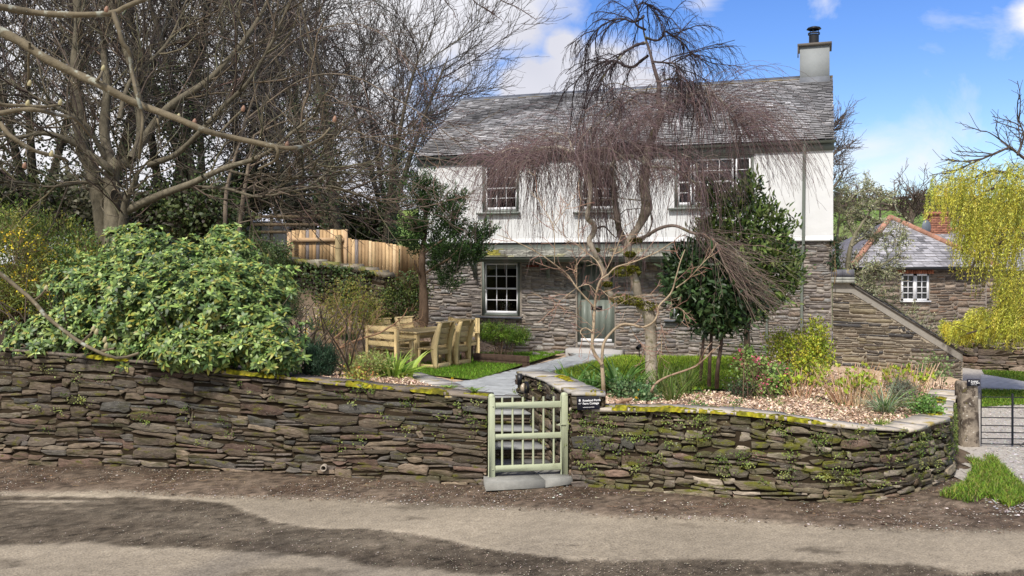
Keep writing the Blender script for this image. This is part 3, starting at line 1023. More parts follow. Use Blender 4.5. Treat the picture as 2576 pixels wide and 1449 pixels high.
def stone_shape(rg, w, h, gap, d, fine=True, chop=.30):
    """outline of one slate in (s, z) about its corner, with depth values"""
    x0, x1, z0, z1 = gap * rg.uniform(.2, .8), w - gap * rg.uniform(.2, .8), gap * rg.uniform(.05, .6), h - gap * rg.uniform(.05, .6)
    W_, H_ = x1 - x0, z1 - z0
    tl = rg.uniform(-.3, .3) * min(H_, .05)
    n = int(np.clip(W_ / .09, 2, 6))
    sl0, sl1 = rg.normal() * min(H_, .06) * .35, rg.normal() * min(H_, .06) * .35
    ch0, ch1 = rg.uniform(.0, chop, 2) * H_, rg.uniform(.0, chop, 2) * H_
    pts = []
    for i in range(n + 1):
        t = i / n
        e = i in (0, n)
        pts.append((x0 + W_ * t + (0 if e else rg.normal() * W_ * .04) - (sl0 if i == 0 else sl1 if i == n else 0), z0 + (rg.uniform(-.04, .16) * H_ if not e else ch0[0 if i == 0 else 1]) + tl * (t - .5)))
    for i in range(n + 1):
        t = 1 - i / n
        e = i in (0, n)
        pts.append((x0 + W_ * t + (0 if e else rg.normal() * W_ * .04) + (sl1 if i == 0 else sl0 if i == n else 0), z1 - (rg.uniform(-.04, .16) * H_ if not e else ch1[0 if i == 0 else 1]) + tl * (t - .5)))
    pts = np.array(pts)
    c = pts.mean(0)
    k = len(pts)
    tiltz = rg.normal() * .012; tiltx = rg.normal() * .012
    k_ = min(1, d / .035)
    dd = d + k_ * (tiltx * (pts[:, 0] - c[0]) / max(W_, .05) + tiltz * (pts[:, 1] - c[1]) / max(H_, .03))
    out_ = [np.c_[pts, np.full(k, -.03)], np.c_[pts, dd - rg.uniform(.003, .014, k) * k_ * .6]]
    if fine:
        sh = min(.010, H_ * .14)
        q = c + (pts - c) * [1 - 2 * sh / max(W_, .05), 1 - 2 * sh / max(H_, .03)]
        out_.append(np.c_[q, dd + rg.normal(size=k) * .003 * k_])
    V = np.vstack(out_)
    Fc = []
    R_ = len(out_)
    for r in range(R_ - 1):
        for i in range(k):
            Fc.append([r * k + i, r * k + (i + 1) % k, (r + 1) * k + (i + 1) % k, (r + 1) * k + i])
    Fc.append([(R_ - 1) * k + i for i in range(k)])
    return V, Fc


def road_wall(name, label, pts, seed, unit=.055, du=.05, wr=(4, 12), thick=.42, pal=None, cope=True, batter=.05, moss=(), flip=1, cap_w=.5, cap_col=(.40, .37, .33), plants=0, kd=(.45, .35, .14, .06), dep=(.012, .048), gap=.010, core=M_dark, back=True, smat=None):
    """dry slate wall along plan points (x, y, top, base); faces the right-hand side of its direction"""
    rg = np.random.default_rng(seed)
    P_ = np.array(pts, float)
    sp = smooth_path(P_, max(30, len(P_) * 8))
    S = arclen(sp); L = S[-1]
    tx = np.gradient(sp[:, 0], S); ty = np.gradient(sp[:, 1], S)
    ln = np.hypot(tx, ty); nxr, nyr = flip * ty / ln, -flip * tx / ln

    def at(s):
        return [np.interp(s, S, a) for a in (sp[:, 0], sp[:, 1], nxr, nyr, sp[:, 3], sp[:, 2])]
    root = thing(name, label, 'wall', (sp[0, 0], sp[0, 1], sp[0, 3]))
    hm = (sp[:, 2] - sp[:, 3]).mean() - .05
    nrow = max(3, int(round(hm / unit))); ncol = int(L / du)
    mb = MB()
    pal = pal or [(.085, .066, .046), (.11, .084, .06), (.065, .053, .04), (.13, .10, .072), (.095, .08, .068), (.155, .12, .085), (.10, .066, .05), (.12, .10, .075), (.075, .070, .062)]
    for (c, r, w, k) in pack(rg, ncol, nrow, list(kd), wr):
        d = rg.uniform(*dep)
        V, Fc = stone_shape(rg, w * du, k * unit, gap, d)
        s = c * du + V[:, 0]
        x, y, ax, ay, zb, zt = at(s)
        rr = (r * unit + V[:, 1]) / (nrow * unit)
        wob = .035 * np.sin(s * 1.3 + seed) * np.sin(rr * 3.1) + .02 * np.sin(s * 3.7 + r)
        z = zb - .04 + (zt - .05 - zb + .04) * np.clip(rr, 0, 1) + wob * (rr > .03) * (rr < .97)
        o = V[:, 2] - batter * rr + .012 * np.sin(s * 2.1 + rr * 7 + seed)
        colr = np.array(pal[rg.integers(len(pal))]) * rg.uniform(.68, 1.3)
        if rr.mean() < .3:
            colr = colr * (1.05 + .9 * (.3 - rr.mean())) + np.array([.022, .014, .010])
        mb.add(np.stack([x + ax * o, y + ay * o, z], 1), Fc, colr)
    part('stonework', mb, smat or M_stone, root)
    # dark core behind the joints
    mb = MB()
    n = len(S)
    fr = np.stack([sp[:, 0] - nxr * .0, sp[:, 1] - nyr * .0], 1)
    bk = np.stack([sp[:, 0] - nxr * thick, sp[:, 1] - nyr * thick], 1)
    ft = np.stack([sp[:, 0] - nxr * (batter - .004), sp[:, 1] - nyr * (batter - .004)], 1)
    V = np.vstack([np.c_[fr, sp[:, 3] - .1], np.c_[ft, sp[:, 2] - .045], np.c_[bk, sp[:, 2] - .045], np.c_[bk, sp[:, 3] - .1]])
    Fc = [[r * n + i, r * n + i + 1, (r + 1) * n + i + 1, (r + 1) * n + i] for r in range(3) for i in range(n - 1)] + [[0, n, 2 * n, 3 * n], [n - 1, 4 * n - 1, 3 * n - 1, 2 * n - 1]]
    mb.add(V, Fc, (.03, .022, .016))
    part('wall_core', mb, core, root)
    if cope:
        mb = MB(); s = 0
        while s < L - .05:
            w = min(rg.uniform(.3, .8), L - s)
            if L - s - w < .15: w = L - s
            th = rg.uniform(.028, .05)
            m = 4
            sv = np.linspace(s + .004, s + w - .004, m)
            x, y, ax, ay, zb, zt = at(sv)
            fo = rg.uniform(.015, .05) + rg.normal(size=m) * .008 - batter * .4
            bo = -(cap_w + rg.normal(size=m) * .02)
            z0 = zt - th + rg.normal() * .004
            V = np.vstack([np.c_[x + ax * fo, y + ay * fo, z0], np.c_[x + ax * (fo - .006), y + ay * (fo - .006), z0 + th], np.c_[x + ax * bo, y + ay * bo, z0 + th], np.c_[x + ax * bo, y + ay * bo, z0]])
            Fc = [[r * m + i, r * m + i + 1, ((r + 1) % 4) * m + i + 1, ((r + 1) % 4) * m + i] for r in range(4) for i in range(m - 1)] + [[0, m, 2 * m, 3 * m], [m - 1, 4 * m - 1, 3 * m - 1, 2 * m - 1]]
            mb.add(V, Fc, np.array(cap_col) * rg.uniform(.75, 1.15))
            s += w
        part('coping', mb, M_cope, root)
    # moss cushions along the coping's edge
    if moss:
        mb = MB()
        for (s0, s1, w0, w1) in moss:
            n = max(8, int((s1 - s0) / .035)); m = 7
            sv = np.linspace(s0, s1, n)
            x, y, ax, ay, zb, zt = at(sv)
            ed = np.sin(np.linspace(0, np.pi, n)) ** .35
            nz = sinfbm(sv, sv * 0, 9, int(s0 * 10) + 2)
            V = []
            for q in range(m):
                t = q / (m - 1)
                o = w0 + (w1 - w0) * t * (1 + .35 * nz * (q > m // 2))
                lift = np.sin(np.pi * t) ** .6 * (.022 + .014 * nz) * ed + .004 * rg.normal(size=n)
                zz = zt + lift - .012 * (1 - ed)
                if w0 > 0: zz = zz - np.where(t == 0, .035 * ed, 0)
                V.append(np.c_[x + ax * (w0 - (w0 - (w0 + (o - w0))) * 1.0), y + ay * (w0 + (o - w0)), zz])
            V = np.vstack(V)
            hol = [sinfbm(sv, sv * 0 + 3 + r_ * .05, 7, seed) + .3 * rg.normal(size=n) for r_ in range(m)]
            Fc = [[r * n + i, r * n + i + 1, (r + 1) * n + i + 1, (r + 1) * n + i] for r in range(m - 1) for i in range(n - 1) if hol[r][i] < .30 - .10 * max(0, r - 3) + .1 * (r < 2)]
            mc = vary(rg, [(.26, .235, .018), (.18, .17, .014), (.34, .29, .025), (.11, .105, .014)], len(V), .15, .05)
            mb.add(V, Fc, mc)
        part('moss', mb, M_moss, root, smooth=True)
    if plants:
        mb = MB()
        cl = rg.uniform(0, L, plants)
        for s in cl:
            tt = rg.random() ** .6
            if tt < .25: continue
            x, y, ax, ay, zb, zt = at(s)
            z = zb + (zt - zb) * tt
            n = rg.integers(8, 32)
            sp_ = rg.uniform(.02, .07)
            ds = rg.normal(size=n) * sp_ * 1.3
            xx, yy, axx, ayy, _, _ = at(np.clip(s + ds, 0, L))
            o = .05 + .03 * rg.random(n) - batter * tt
            C_ = np.stack([xx + axx * o, yy + ayy * o, z + rg.normal(size=n) * sp_ * .8 - .02], 1)
            D = rg.normal(size=(n, 3)) * .6 + np.array([ax, ay, .1]) * .8
            Nn = rg.normal(size=(n, 3)) * .3 + np.array([ax, ay, .6])
            leaves(mb, C_, D, Nn, rg.uniform(.014, .032, n), rg.uniform(.012, .024, n), vary(rg, [(.13, .19, .03), (.22, .28, .06), (.30, .34, .10), (.08, .12, .02)][rg.integers(4)], n))
        part('wall_plants', mb, M_leaf, root)
    return root, at, L


LWA, _, L_l = road_wall('stone_wall', 'long dark mossy slate wall beside the lane, left of the pale green gate', LW, 101, unit=.043, du=.043, wr=(3, 12), kd=(.46, .34, .15, .05),
                        moss=[(11.0, 13.5, .03, -.10), (13.6, 14.7, .03, -.12), (9.9, 10.6, .03, -.08), (15.6, 16.9, -.02, -.26), (14.9, 15.5, .02, -.15)], plants=120, cap_w=.40, cap_col=(.17, .14, .11))
RWA, _, L_r = road_wall('stone_wall', 'low mossy slate wall right of the gate, curving back beside the drive', RW, 202, unit=.037, du=.038, wr=(3, 9), kd=(.48, .34, .14, .04), smat=M_stone2,
                        moss=[(.1, 2.1, .045, -.14), (2.1, 3.3, .04, -.10), (6.0, 6.9, -.12, -.36), (7.3, 8.2, -.1, -.34)], plants=220, cap_w=.40, cap_col=(.50, .44, .36), pal=[(.11, .088, .06), (.14, .115, .075), (.085, .07, .05), (.17, .14, .10), (.12, .10, .08), (.20, .165, .115), (.075, .072, .06), (.26, .22, .17), (.14, .095, .07), (.10, .085, .055)])

# flank walls beside the gate steps
zf = EYE - (985 - UH) * 12.0 / F
T_fr = 1.28
FR = [(FR1[0], FR1[1], T_fr - .06, .1), ((FR0[0] + FR1[0]) / 2, (FR0[1] + FR1[1]) / 2, T_fr, .1), (FR0[0] - .01, FR0[1] + .12, T_fr - .015, .0)]
road_wall('flank_wall', 'short slate wall with broad flat coping on the right of the gate steps', FR, 303, unit=.045, du=.04, wr=(3, 8), batter=.02, cap_w=.46, thick=.42,
          moss=[(1.1, 1.9, -.26, -.42)], flip=1, plants=14)
FRF = [(FR0[0] + .0, FR0[1] - .02, T_fr - .01, 0), (FR0[0] + .24, FR0[1] - .05, T_fr - .01, 0), (FR0[0] + .46, FR0[1] - .07, T_fr - .02, 0)]
road_wall('gate_pillar', 'square slate pillar end beside the gate carrying the black cottage sign', FRF, 304, unit=.05, du=.04, wr=(3, 8), batter=.01, cap_w=.3, thick=.35, plants=5, moss=[(.25, .45, -.05, -.25)])
T_fl = 1.19
FLp = [(FL0[0] - .12, FL0[1] + .22, T_fl, .0), ((FL0[0] + FL1[0]) / 2 + .04, (FL0[1] + FL1[1]) / 2, T_fl - .03, .2), (FL1[0], FL1[1], T_fl - .10, .6)]
road_wall('flank_wall', 'short slate wall with flat coping on the left of the gate steps, beside the lawn', FLp, 305, unit=.05, du=.045, wr=(3, 8), batter=.01, cap_w=.45, thick=.36, flip=1, plants=6, moss=[(.7, 1.2, -.1, -.3)])

# steps and threshold
st = thing('stone_steps', 'grey slate steps rising between walls behind the pale green gate', 'steps', (.1, 12.3, 0))
dS = np.array([-.40, .9165]); nS = np.array([.9165, .40])
rg = np.random.default_rng(8)
zr = [.295, .475, .66, .855]
yr_ = [13.08, 13.52, 13.94, 14.39]
for i_, z in enumerate(zr):
    yy_ = yr_[i_]; xl_ = np.interp(yy_, [12.02, 15.7], [-.34, -1.62]) - .12; xr_ = np.interp(yy_, [12.02, 14.75], [.80, .08]) + .10
    wst = xr_ - xl_ - .2
    base = np.array([xl_, yy_])
    # each step: riser courses under a thin slate tread
    mb = MB()
    x0 = base[0]
    for c_ in range(3):
        s = 0
        while s < wst + .2:
            w = rg.uniform(.15, .4)
            h0 = z - .17 + c_ * .048
            bbox(mb, x0 + s, x0 + min(s + w, wst + .2) - .006, base[1] + rg.uniform(.0, .02), base[1] + .34, h0 + .003, h0 + .045, np.array([.13, .10, .075]) * rg.uniform(.6, 1.3))
            s += w
    bbox(mb, x0, x0 + wst + .2, base[1] + .03, base[1] + .52, 0.02, z - .026, (.03, .02, .015))
    part('riser', mb, M_stone, st)
    mb = MB()
    cut = wst * rg.uniform(.3, .6)
    for (s0, s1) in ((0, cut), (cut + .005, wst + .2)):
        bbox(mb, x0 + s0, x0 + s1, base[1] - .025, base[1] + (.46 if i_ < 3 else .06), z - .025, z + rg.uniform(0, .003), np.array([.29, .295, .29]) * rg.uniform(.9, 1.08))
    part('tread', mb, M_paving, st)
tb = thing('threshold_slab', 'pale grey slate slab under the gate, at the lane edge', 'paving slab', (.2, 11.8, 0))
mb = MB()
zs_ = .13
f0, f1, f2 = G(1222, 1216, zs_), G(1372, 1208, zs_), G(1441, 1199, zs_)
bk0, bk1, bk2 = np.array([-.85, 13.12, zs_]), np.array([.12, 13.12, zs_]), np.array([.66, 13.12, zs_])
m0, m1, m2 = np.array([-.42, 12.3, zs_]), np.array([.32, 12.3, zs_]), np.array([.80, 12.3, zs_])
m0f, m2f = np.array([-.30, 12.1, zs_]), np.array([.80, 12.1, zs_])
for q in ((f0, f1, m1, m0), (f1, f2, m2, m1), (m0, m1, bk1, bk0), (m1, m2, bk2, bk1)):
    c = sum(q) / 4
    q = [c + (a - c) * [.994, .994, 1] for a in q]
    V = q + [a - np.array([0, 0, .10]) for a in q]
    mb.add(V, [[0, 1, 2, 3], [0, 4, 5, 1], [1, 5, 6, 2], [3, 7, 4, 0], [2, 6, 7, 3]], np.array([.23, .225, .205]) * rg.uniform(.85, 1.1))
part('slab', mb, M_paving, tb)

# clay drain pipe in the left wall
pp_ = G(810, 1184, .13)
dpipe = thing('drain_pipe', 'round pale clay drain pipe poking from the foot of the left wall', 'pipe', pp_)
mb = MB()
k = 18; ph = np.arange(k) * 2 * np.pi / k
rings = []
for (yy, rr) in ((-.10, .030), (-.115, .034), (-.115, .043), (-.10, .046), (.1, .046)):
    rings.append(np.c_[pp_[0] + rr * np.cos(ph), np.full(k, LW[5][1] - .0 + yy), .14 + rr * np.sin(ph)])
rings.insert(0, np.c_[pp_[0] + .030 * np.cos(ph), np.full(k, LW[5][1] + .1), .14 + .030 * np.sin(ph)])
V = np.vstack(rings)
mb.add(V, [[r * k + i, r * k + (i + 1) % k, (r + 1) * k + (i + 1) % k, (r + 1) * k + i] for r in range(5) for i in range(k)], (.36, .31, .25))
mb.add(rings[0] - [0, .02, 0], [list(range(k))], (.004, .003, .003))
part('pipe_end', mb, M_gravel, dpipe, smooth=False)

# ------------------------------------------------------------------ the garden gate
g0 = np.array([(1229 - UC) / F * 12.03, 11.98]); g1_ = np.array([(1427 - UC) / F * 12.2, 12.16])
gd = (g1_ - g0); gw = np.linalg.norm(gd); ga = math.atan2(gd[1], gd[0])
gate = thing('garden_gate', 'pale green wooden garden gate with round balusters, shut', 'gate', (g0[0], g0[1], .1), ga)
# local frame: x along the gate, y away from the lane, z up from .1
GC_ = (.43, .46, .31)
def stile(x0, x1, h, z0):
    mb = MB()
    cbox(mb, x0, x1, -.035, .035, z0, h - .04, .005, GC_)
    # rounded head
    k = 9
    ph = np.linspace(0, np.pi, k); cxm = (x0 + x1) / 2; rx = (x1 - x0) / 2 - .001
    top = np.c_[cxm + rx * np.cos(ph), np.zeros(k), h - .041 + .041 * np.sin(ph) ** .7]
    V = np.vstack([top + [0, -.033, 0], top + [0, .033, 0]])
    mb.add(V, [list(range(k)), list(range(2 * k - 1, k - 1, -1))] + [[i, k + i, k + i + 1, i + 1] for i in range(k - 1)], GC_)
    lpart('stile', mb, M_gate, gate, smooth=False)
stile(0.0, .085, 1.150, -.07); stile(gw - .092, gw, 1.145, .0)
for zc, hh in ((.985, .085), (.565, .075), (.135, .085)):
    mb = MB(); cbox(mb, .0855, gw - .0925, -.024, .024, zc - hh / 2, zc + hh / 2, .006, GC_)
    lpart('rail', mb, M_gate, gate)
nb = 6
for i_ in range(nb):
    x = .085 + (gw - .177) * (i_ + .72) / (nb + .42)
    mb = MB()
    for (za, zb_) in ((.177, .528), (.602, .943), (1.027, 1.095)):
        tubes(mb, np.array([[(x, 0, za), (x, 0, (za + zb_) / 2), (x, 0, zb_)]]), np.full((1, 3), .0145), 10, GC_)
    mb.add([(x + .0145 * math.cos(a), .0145 * math.sin(a), 1.095) for a in np.arange(10) * .6283], [list(range(10))], GC_)
    lpart('baluster', mb, M_gate, gate, smooth=False)
for zc in (.985, .135):
    mb = MB(); pebbles(mb, np.array([[.055, -.038, zc]]), np.array([.014]), np.array([[.43, .46, .33]]), R0, 1.0)
    lpart('bolt_head', mb, M_gate, gate)
mb = MB()
cbox(mb, gw - .105, gw - .03, -.045, -.036, .70, .725, .002, GC_); cbox(mb, gw - .165, gw - .10, -.042, -.034, .705, .715, .001, GC_)
mb.add([(gw - .115, -.043, .695), (gw - .115, -.043, .735), (gw - .165, -.043, .71)], [[0, 1, 2]], GC_)
lpart('latch', mb, M_gate, gate)
mb = MB(); cbox(mb, gw + .001, gw + .012, -.03, .03, .64, .76, .002, GC_)
lpart('latch_keeper', mb, M_gate, gate)

# ------------------------------------------------------------------ signs
def text_mesh(body, size, extr=.0008, bold=.0):
    cu = bpy.data.curves.new('t', 'FONT'); cu.body = body; cu.size = size; cu.extrude = extr; cu.offset = bold
    cu.align_x = 'LEFT'; cu.space_character = 1.0
    o = bpy.data.objects.new('t', cu); link(o)
    dg = bpy.context.evaluated_depsgraph_get(); dg.update()
    me = bpy.data.meshes.new_from_object(o.evaluated_get(dg))
    bpy.data.objects.remove(o); bpy.data.curves.remove(cu)
    return me


def sign(name, label, loc, w, h, lines, rz=0, tilt=0):
    s = thing(name, label, 'sign', loc, rz)
    if tilt:
        s.rotation_euler = (0, tilt, rz)
    mb = MB(); cbox(mb, 0, w, 0, .012, 0, h, .002)
    lpart('plate', mb, M_sign, s)
    for (t, x, z, sz, b) in lines:
        me = text_mesh(t, sz, .0006, b); me.name = 'lettering'
        o = link(bpy.data.objects.new('lettering', me)); o.parent = s
        o.location = (x, -.0015, z); o.rotation_euler = (math.pi / 2, 0, 0)
        me.materials.append(M_letter)
    return s


def emblem(s, x, z, r):
    """small white oak-leaf emblem"""
    mb = MB()
    for (dx, dz, a, b, rot) in ((0, -.55, .95, .38, 0), (-.5, .1, .5, .33, .7), (.5, .1, .5, .33, -.7), (-.45, .75, .42, .28, .9), (.45, .75, .42, .28, -.9), (0, .35, .28, .8, 0), (0, -.1, .5, .4, 0)):
        k = 12; ph = np.arange(k) * 2 * np.pi / k
        ex, ez = a * np.cos(ph), b * np.sin(ph)
        X_ = ex * math.cos(rot) - ez * math.sin(rot) + dx; Z_ = ex * math.sin(rot) + ez * math.cos(rot) + dz
        mb.add(np.c_[x + r * X_ * .8, np.full(k, -.0015 - .0003 * len(mb.V)), z + r * Z_], [list(range(k - 1, -1, -1)), ])
    lpart('emblem', mb, M_letter, s)


sp0 = P(1452, 1032, 11.88)
s1 = sign('cottage_sign', 'black name board lettered in white on the stone pillar beside the gate', sp0, .30, .178,
          [('Roseland Porth', .078, .112, .0385, .0009), ('Farm Cottage', .078, .072, .0385, .0009), ('nationaltrust.org.uk/holidays', .078, .030, .0135, .0003), ('National', .022, .088, .012, .0002), ('Trust', .022, .077, .012, .0002)], rz=-.03, tilt=-.05)
emblem(s1, .040, .128, .016)

# granite gatepost with its sign, and the iron field gate
pz = G(2441, 1127)
gp = thing('granite_gatepost', 'rough lichened granite gatepost holding the iron field gate', 'gatepost', pz)
rg = np.random.default_rng(71)
mb = MB()
n = 16; lev = 22
V = []
for l in range(lev):
    t = l / (lev - 1); z = -.05 + t * 1.12
    wx, wy = .145 * (1 - .12 * t), .15
    for i in range(n):
        a = i / n * 2 * math.pi
        sq = max(abs(math.cos(a)), abs(math.sin(a)))
        nzv = 1 + .06 * mnoise.noise((math.cos(a) * 2, math.sin(a) * 2, z * 4))
        top = 1 if t < .97 else .86
        V.append((pz[0] + .01 + wx * math.cos(a) / sq ** .8 * nzv * top - .02 * t, pz[1] + .12 + wy * math.sin(a) / sq ** .8 * nzv * top, z))
Fc = [[l * n + i, l * n + (i + 1) % n, (l + 1) * n + (i + 1) % n, (l + 1) * n + i] for l in range(lev - 1) for i in range(n)] + [[(lev - 1) * n + i for i in range(n)]]
M_post = col_mat('gatepost_granite', .9, .2, .5, 10, .9, spots=[(5, .5, .56, (.06, .045, .035), .9), (8, .62, .66, (.14, .13, .03), .7), (22, .62, .66, (.62, .58, .5), .8)])
mb.add(V, Fc, (.27, .225, .175))
part('post', mb, M_post, gp)
sp1 = P(2433, 971, pz[1] - .06)
s2 = sign('barn_sign', 'small black board with white lettering on top of the granite gatepost', sp1, .205, .108,
          [('Roseland', .060, .068, .032, .0007), ('Porth Barn', .060, .040, .032, .0007), ('nationaltrust.org.uk', .060, .018, .012, .0002)], rz=0)
emblem(s2, .030, .082, .011)

fg0 = G(2468, 1128); fga = math.radians(-5)
fg = thing('field_gate', 'black iron bar field gate hung on the granite post across the drive', 'gate', (fg0[0] + .02, fg0[1] + .05, .03), fga)
for x in (.0, .48, 1.9, 3.2):
    mb = MB(); cbox(mb, x, x + (.014 if x == 0 else .032), -.008, .008, .02 if x else .03, .86, .002)
    lpart('upright', mb, M_black, fg)
for z in (.035, .125, .225, .335, .465, .63, .80):
    mb = MB(); tubes(mb, np.array([[(0.014, 0, z), (1.6, 0, z), (3.2, 0, z)]]), np.full((1, 3), .0085), 8)
    lpart('bar', mb, M_black, fg)
mb = MB(); tubes(mb, np.array([[(.60, -.02, .02), (1.25, -.02, .42), (1.9, -.02, .82)]]), np.full((1, 3), .014), 8)
lpart('brace', mb, M_black, fg)

# old slate wall with upright coping on the left bank
OW = []
for u, vt, Y in ((640, 650, 24.2), (720, 660, 23.6), (830, 672, 22.8), (900, 680, 22.2), (966, 694, 21.7)):
    p = P(u, vt, Y); OW.append((p[0], p[1], p[2], 1.1))
road_wall('old_garden_wall', 'old dark slate garden wall with slanting slate coping, hung with ivy, below the plank fence', OW, 404, unit=.055, du=.06, wr=(3, 8), cope=False, thick=.4, plants=30, kd=(.5, .35, .15),
          pal=[(.12, .09, .06), (.09, .075, .055), (.15, .12, .085), (.07, .06, .05)])
ow = bpy.data.objects[-1] if False else [o for o in bpy.data.objects if o.name.startswith('old_garden_wall')][0]
rg = np.random.default_rng(41)
mb = MB()
sp_ = smooth_path(np.array(OW), 60); S_ = arclen(sp_)
s = 0
while s < S_[-1]:
    x, y, z = (np.interp(s, S_, sp_[:, k]) for k in (0, 1, 2))
    th = rg.uniform(.03, .06); hh = rg.uniform(.12, .27)
    d = np.array([np.interp(s + .05, S_, sp_[:, 0]) - x, np.interp(s + .05, S_, sp_[:, 1]) - y, 0]); d /= np.linalg.norm(d) + 1e-9
    nr = np.array([d[1], -d[0], 0])
    lean = d * -.55 + np.array([0, 0, .83])
    box(mb, np.array([x, y, z - .05]) + nr * rg.uniform(.03, .06), -nr * .46, d * th, lean * hh, np.array([(.25, .21, .15), (.20, .19, .06), (.30, .27, .20)][rg.integers(3)]) * rg.uniform(.35, 1.4))
    s += th * 2.3
part('upright_coping', mb, M_cope, ow)
mb = MB(); n = 3200
s = rg.uniform(0, S_[-1], n); x = np.interp(s, S_, sp_[:, 0]); y = np.interp(s, S_, sp_[:, 1]); z = np.interp(s, S_, sp_[:, 2])
keep = sinfbm(s, s * 0, 2.2, 6) + .9 * rg.random(n) > .42
dz = rg.random(n) ** 1.4 * 1.6
C_ = np.stack([x + .1, y - .12 - .08 * rg.random(n), z + .04 - dz], 1)[keep]
m = len(C_)
leaves(mb, C_, rg.normal(size=(m, 3)) + [0, -.3, -.8], rg.normal(size=(m, 3)) * .5 + [.2, -1, .4], .07, .065, vary(rg, [(.05, .09, .02), (.09, .14, .035), (.16, .21, .07), (.03, .055, .015)], m))
part('ivy', mb, M_gloss, ow)
# ================================================================== the cottage
TH = .337
HA = np.array([-2.399, 23.225])
HE = np.array([math.cos(TH), -math.sin(TH)]); HN = np.array([math.sin(TH), math.cos(TH)])
HL = 10.12; HW_ = 3.02; Z_EAVE = 5.75; Z_RIDGE = 7.80; Z_WB = 3.515


def FS(u, v, t=0.0):
    """(s, z) on the facade plane, t metres behind it"""
    k = (u - UC) / F
    a = HA + HN * t
    # a.x + s*ex = k*(a.y + s*ey)
    s = (k * a[1] - a[0]) / (HE[0] - k * HE[1])
    Y = a[1] + s * HE[1]
    return s, EYE - (v - UH) / F * Y


def HWp(s, t, z):
    p = HA + HE * s + HN * t
    return np.array([p[0], p[1], z])


def hbox(mb, s0, s1, t0, t1, z0, z1, col=(.5, .5, .5), mi=0):
    box(mb, HWp(s0, t0, z0), np.array([*(HE * (s1 - s0)), 0]), np.array([*(HN * (t1 - t0)), 0]), (0, 0, z1 - z0), col, mi)


ctg = thing('cottage', 'two storey cottage with white upper wall, rubble stone below and slate roof', 'house', (HA[0], HA[1], .7), -TH)
rg = np.random.default_rng(55)


def orect(u0, v0, u1, v1):
    s0, z1 = FS(u0, v0); s1, _ = FS(u1, v0)
    _, z1b = FS((u0 + u1) / 2, v0); _, z0b = FS((u0 + u1) / 2, v1)
    return s0, s1, z0b, z1b


WU1 = orect(1215, 412, 1307, 534)
WU2 = orect(1458, 417, 1552, 532)
WU3 = orect(1697, 391, 1897, 521)
WL1 = orect(1212, 655, 1308, 795)
WL2 = orect(1686, 668, 1786, 804)
DR = orect(1452, 655, 1546, 868)


def holed_wall(mb, s0, s1, z0, z1, holes, t, col=(.5, .5, .5)):
    ss = sorted({s0, s1, *[h[0] for h in holes], *[h[1] for h in holes]})
    zs = sorted({z0, z1, *[h[2] for h in holes], *[h[3] for h in holes]})
    ss = [a for a in ss if s0 <= a <= s1]; zs = [a for a in zs if z0 <= a <= z1]
    for a, b in zip(ss, ss[1:]):
        for c, d in zip(zs, zs[1:]):
            m = ((a + b) / 2, (c + d) / 2)
            if any(h[0] < m[0] < h[1] and h[2] < m[1] < h[3] for h in holes): continue
            mb.add([HWp(a, t, c), HWp(b, t, c), HWp(b, t, d), HWp(a, t, d)], [[0, 1, 2, 3]], col)
    for h in holes:
        a, b, c, d = h
        for q in (((a, c), (a, d)), ((b, d), (b, c)), ((a, d), (b, d)), ((b, c), (a, c))):
            (x0, y0), (x1, y1) = q
            mb.add([HWp(x0, t, y0), HWp(x1, t, y1), HWp(x1, t + .26, y1), HWp(x0, t + .26, y0)], [[0, 1, 2, 3]], col)


# rubble ground floor: mortar face plus individual slates
mb = MB()
holed_wall(mb, .02, HL, .3, Z_WB + .02, [WL1, WL2, DR], 0)
for (sa, fl) in ((.02, 1), (HL, -1)):
    mb.add([HWp(sa, 0, .3), HWp(sa, 2 * HW_, .3), HWp(sa, 2 * HW_, Z_WB + .02), HWp(sa, 0, Z_WB + .02)], [[0, 1, 2, 3]])
part('mortar', mb, M_mortar, ctg)


def rubble(mb, place, W_, H_, inside, pal, rg, unit=.05, du=.05, wr=(3, 9), kd=(.55, .35, .1), dep=(.004, .022), gap=.010, wav=.035, fine=False):
    nrow, ncol = int(H_ / unit), int(W_ / du)
    bl = np.zeros((nrow, ncol), bool)
    for r in range(nrow):
        for c in range(ncol):
            if not inside((c + .5) * du, (r + .5) * unit): bl[r, c] = True
    for (c, r, w, k) in pack(rg, ncol, nrow, list(kd), wr, bl):
        V, Fc = stone_shape(rg, w * du, k * unit, gap, rg.uniform(*dep), fine, .22)
        s = c * du + V[:, 0]; z = r * unit + V[:, 1]
        z = z + wav * np.sin(s * 1.9 + r * .05) * .5
        colr = np.array(pal[rg.integers(len(pal))]) * rg.uniform(.75, 1.3)
        mb.add(np.array([place(a, b, o) for a, b, o in zip(s, z, V[:, 2])]), Fc, colr)


HPAL = [(.215, .19, .17), (.26, .23, .21), (.17, .15, .14), (.24, .21, .185), (.30, .27, .24), (.15, .13, .12), (.21, .165, .13), (.245, .235, .225), (.19, .17, .165)]
mb = MB()


def ins(s, z):
    z += .35
    for h in (WL1, WL2, DR):
        if h[0] - .03 < s < h[1] + .03 and h[2] - .07 < z < h[3] + .03: return False
    return z < Z_WB - .01


rubble(mb, lambda s, z, o: HWp(s, -o, z + .35), HL, Z_WB - .35, ins, HPAL, rg, unit=.040, wr=(2, 7), kd=(.5, .36, .14), gap=.008)
part('stonework', mb, M_hstone, ctg)
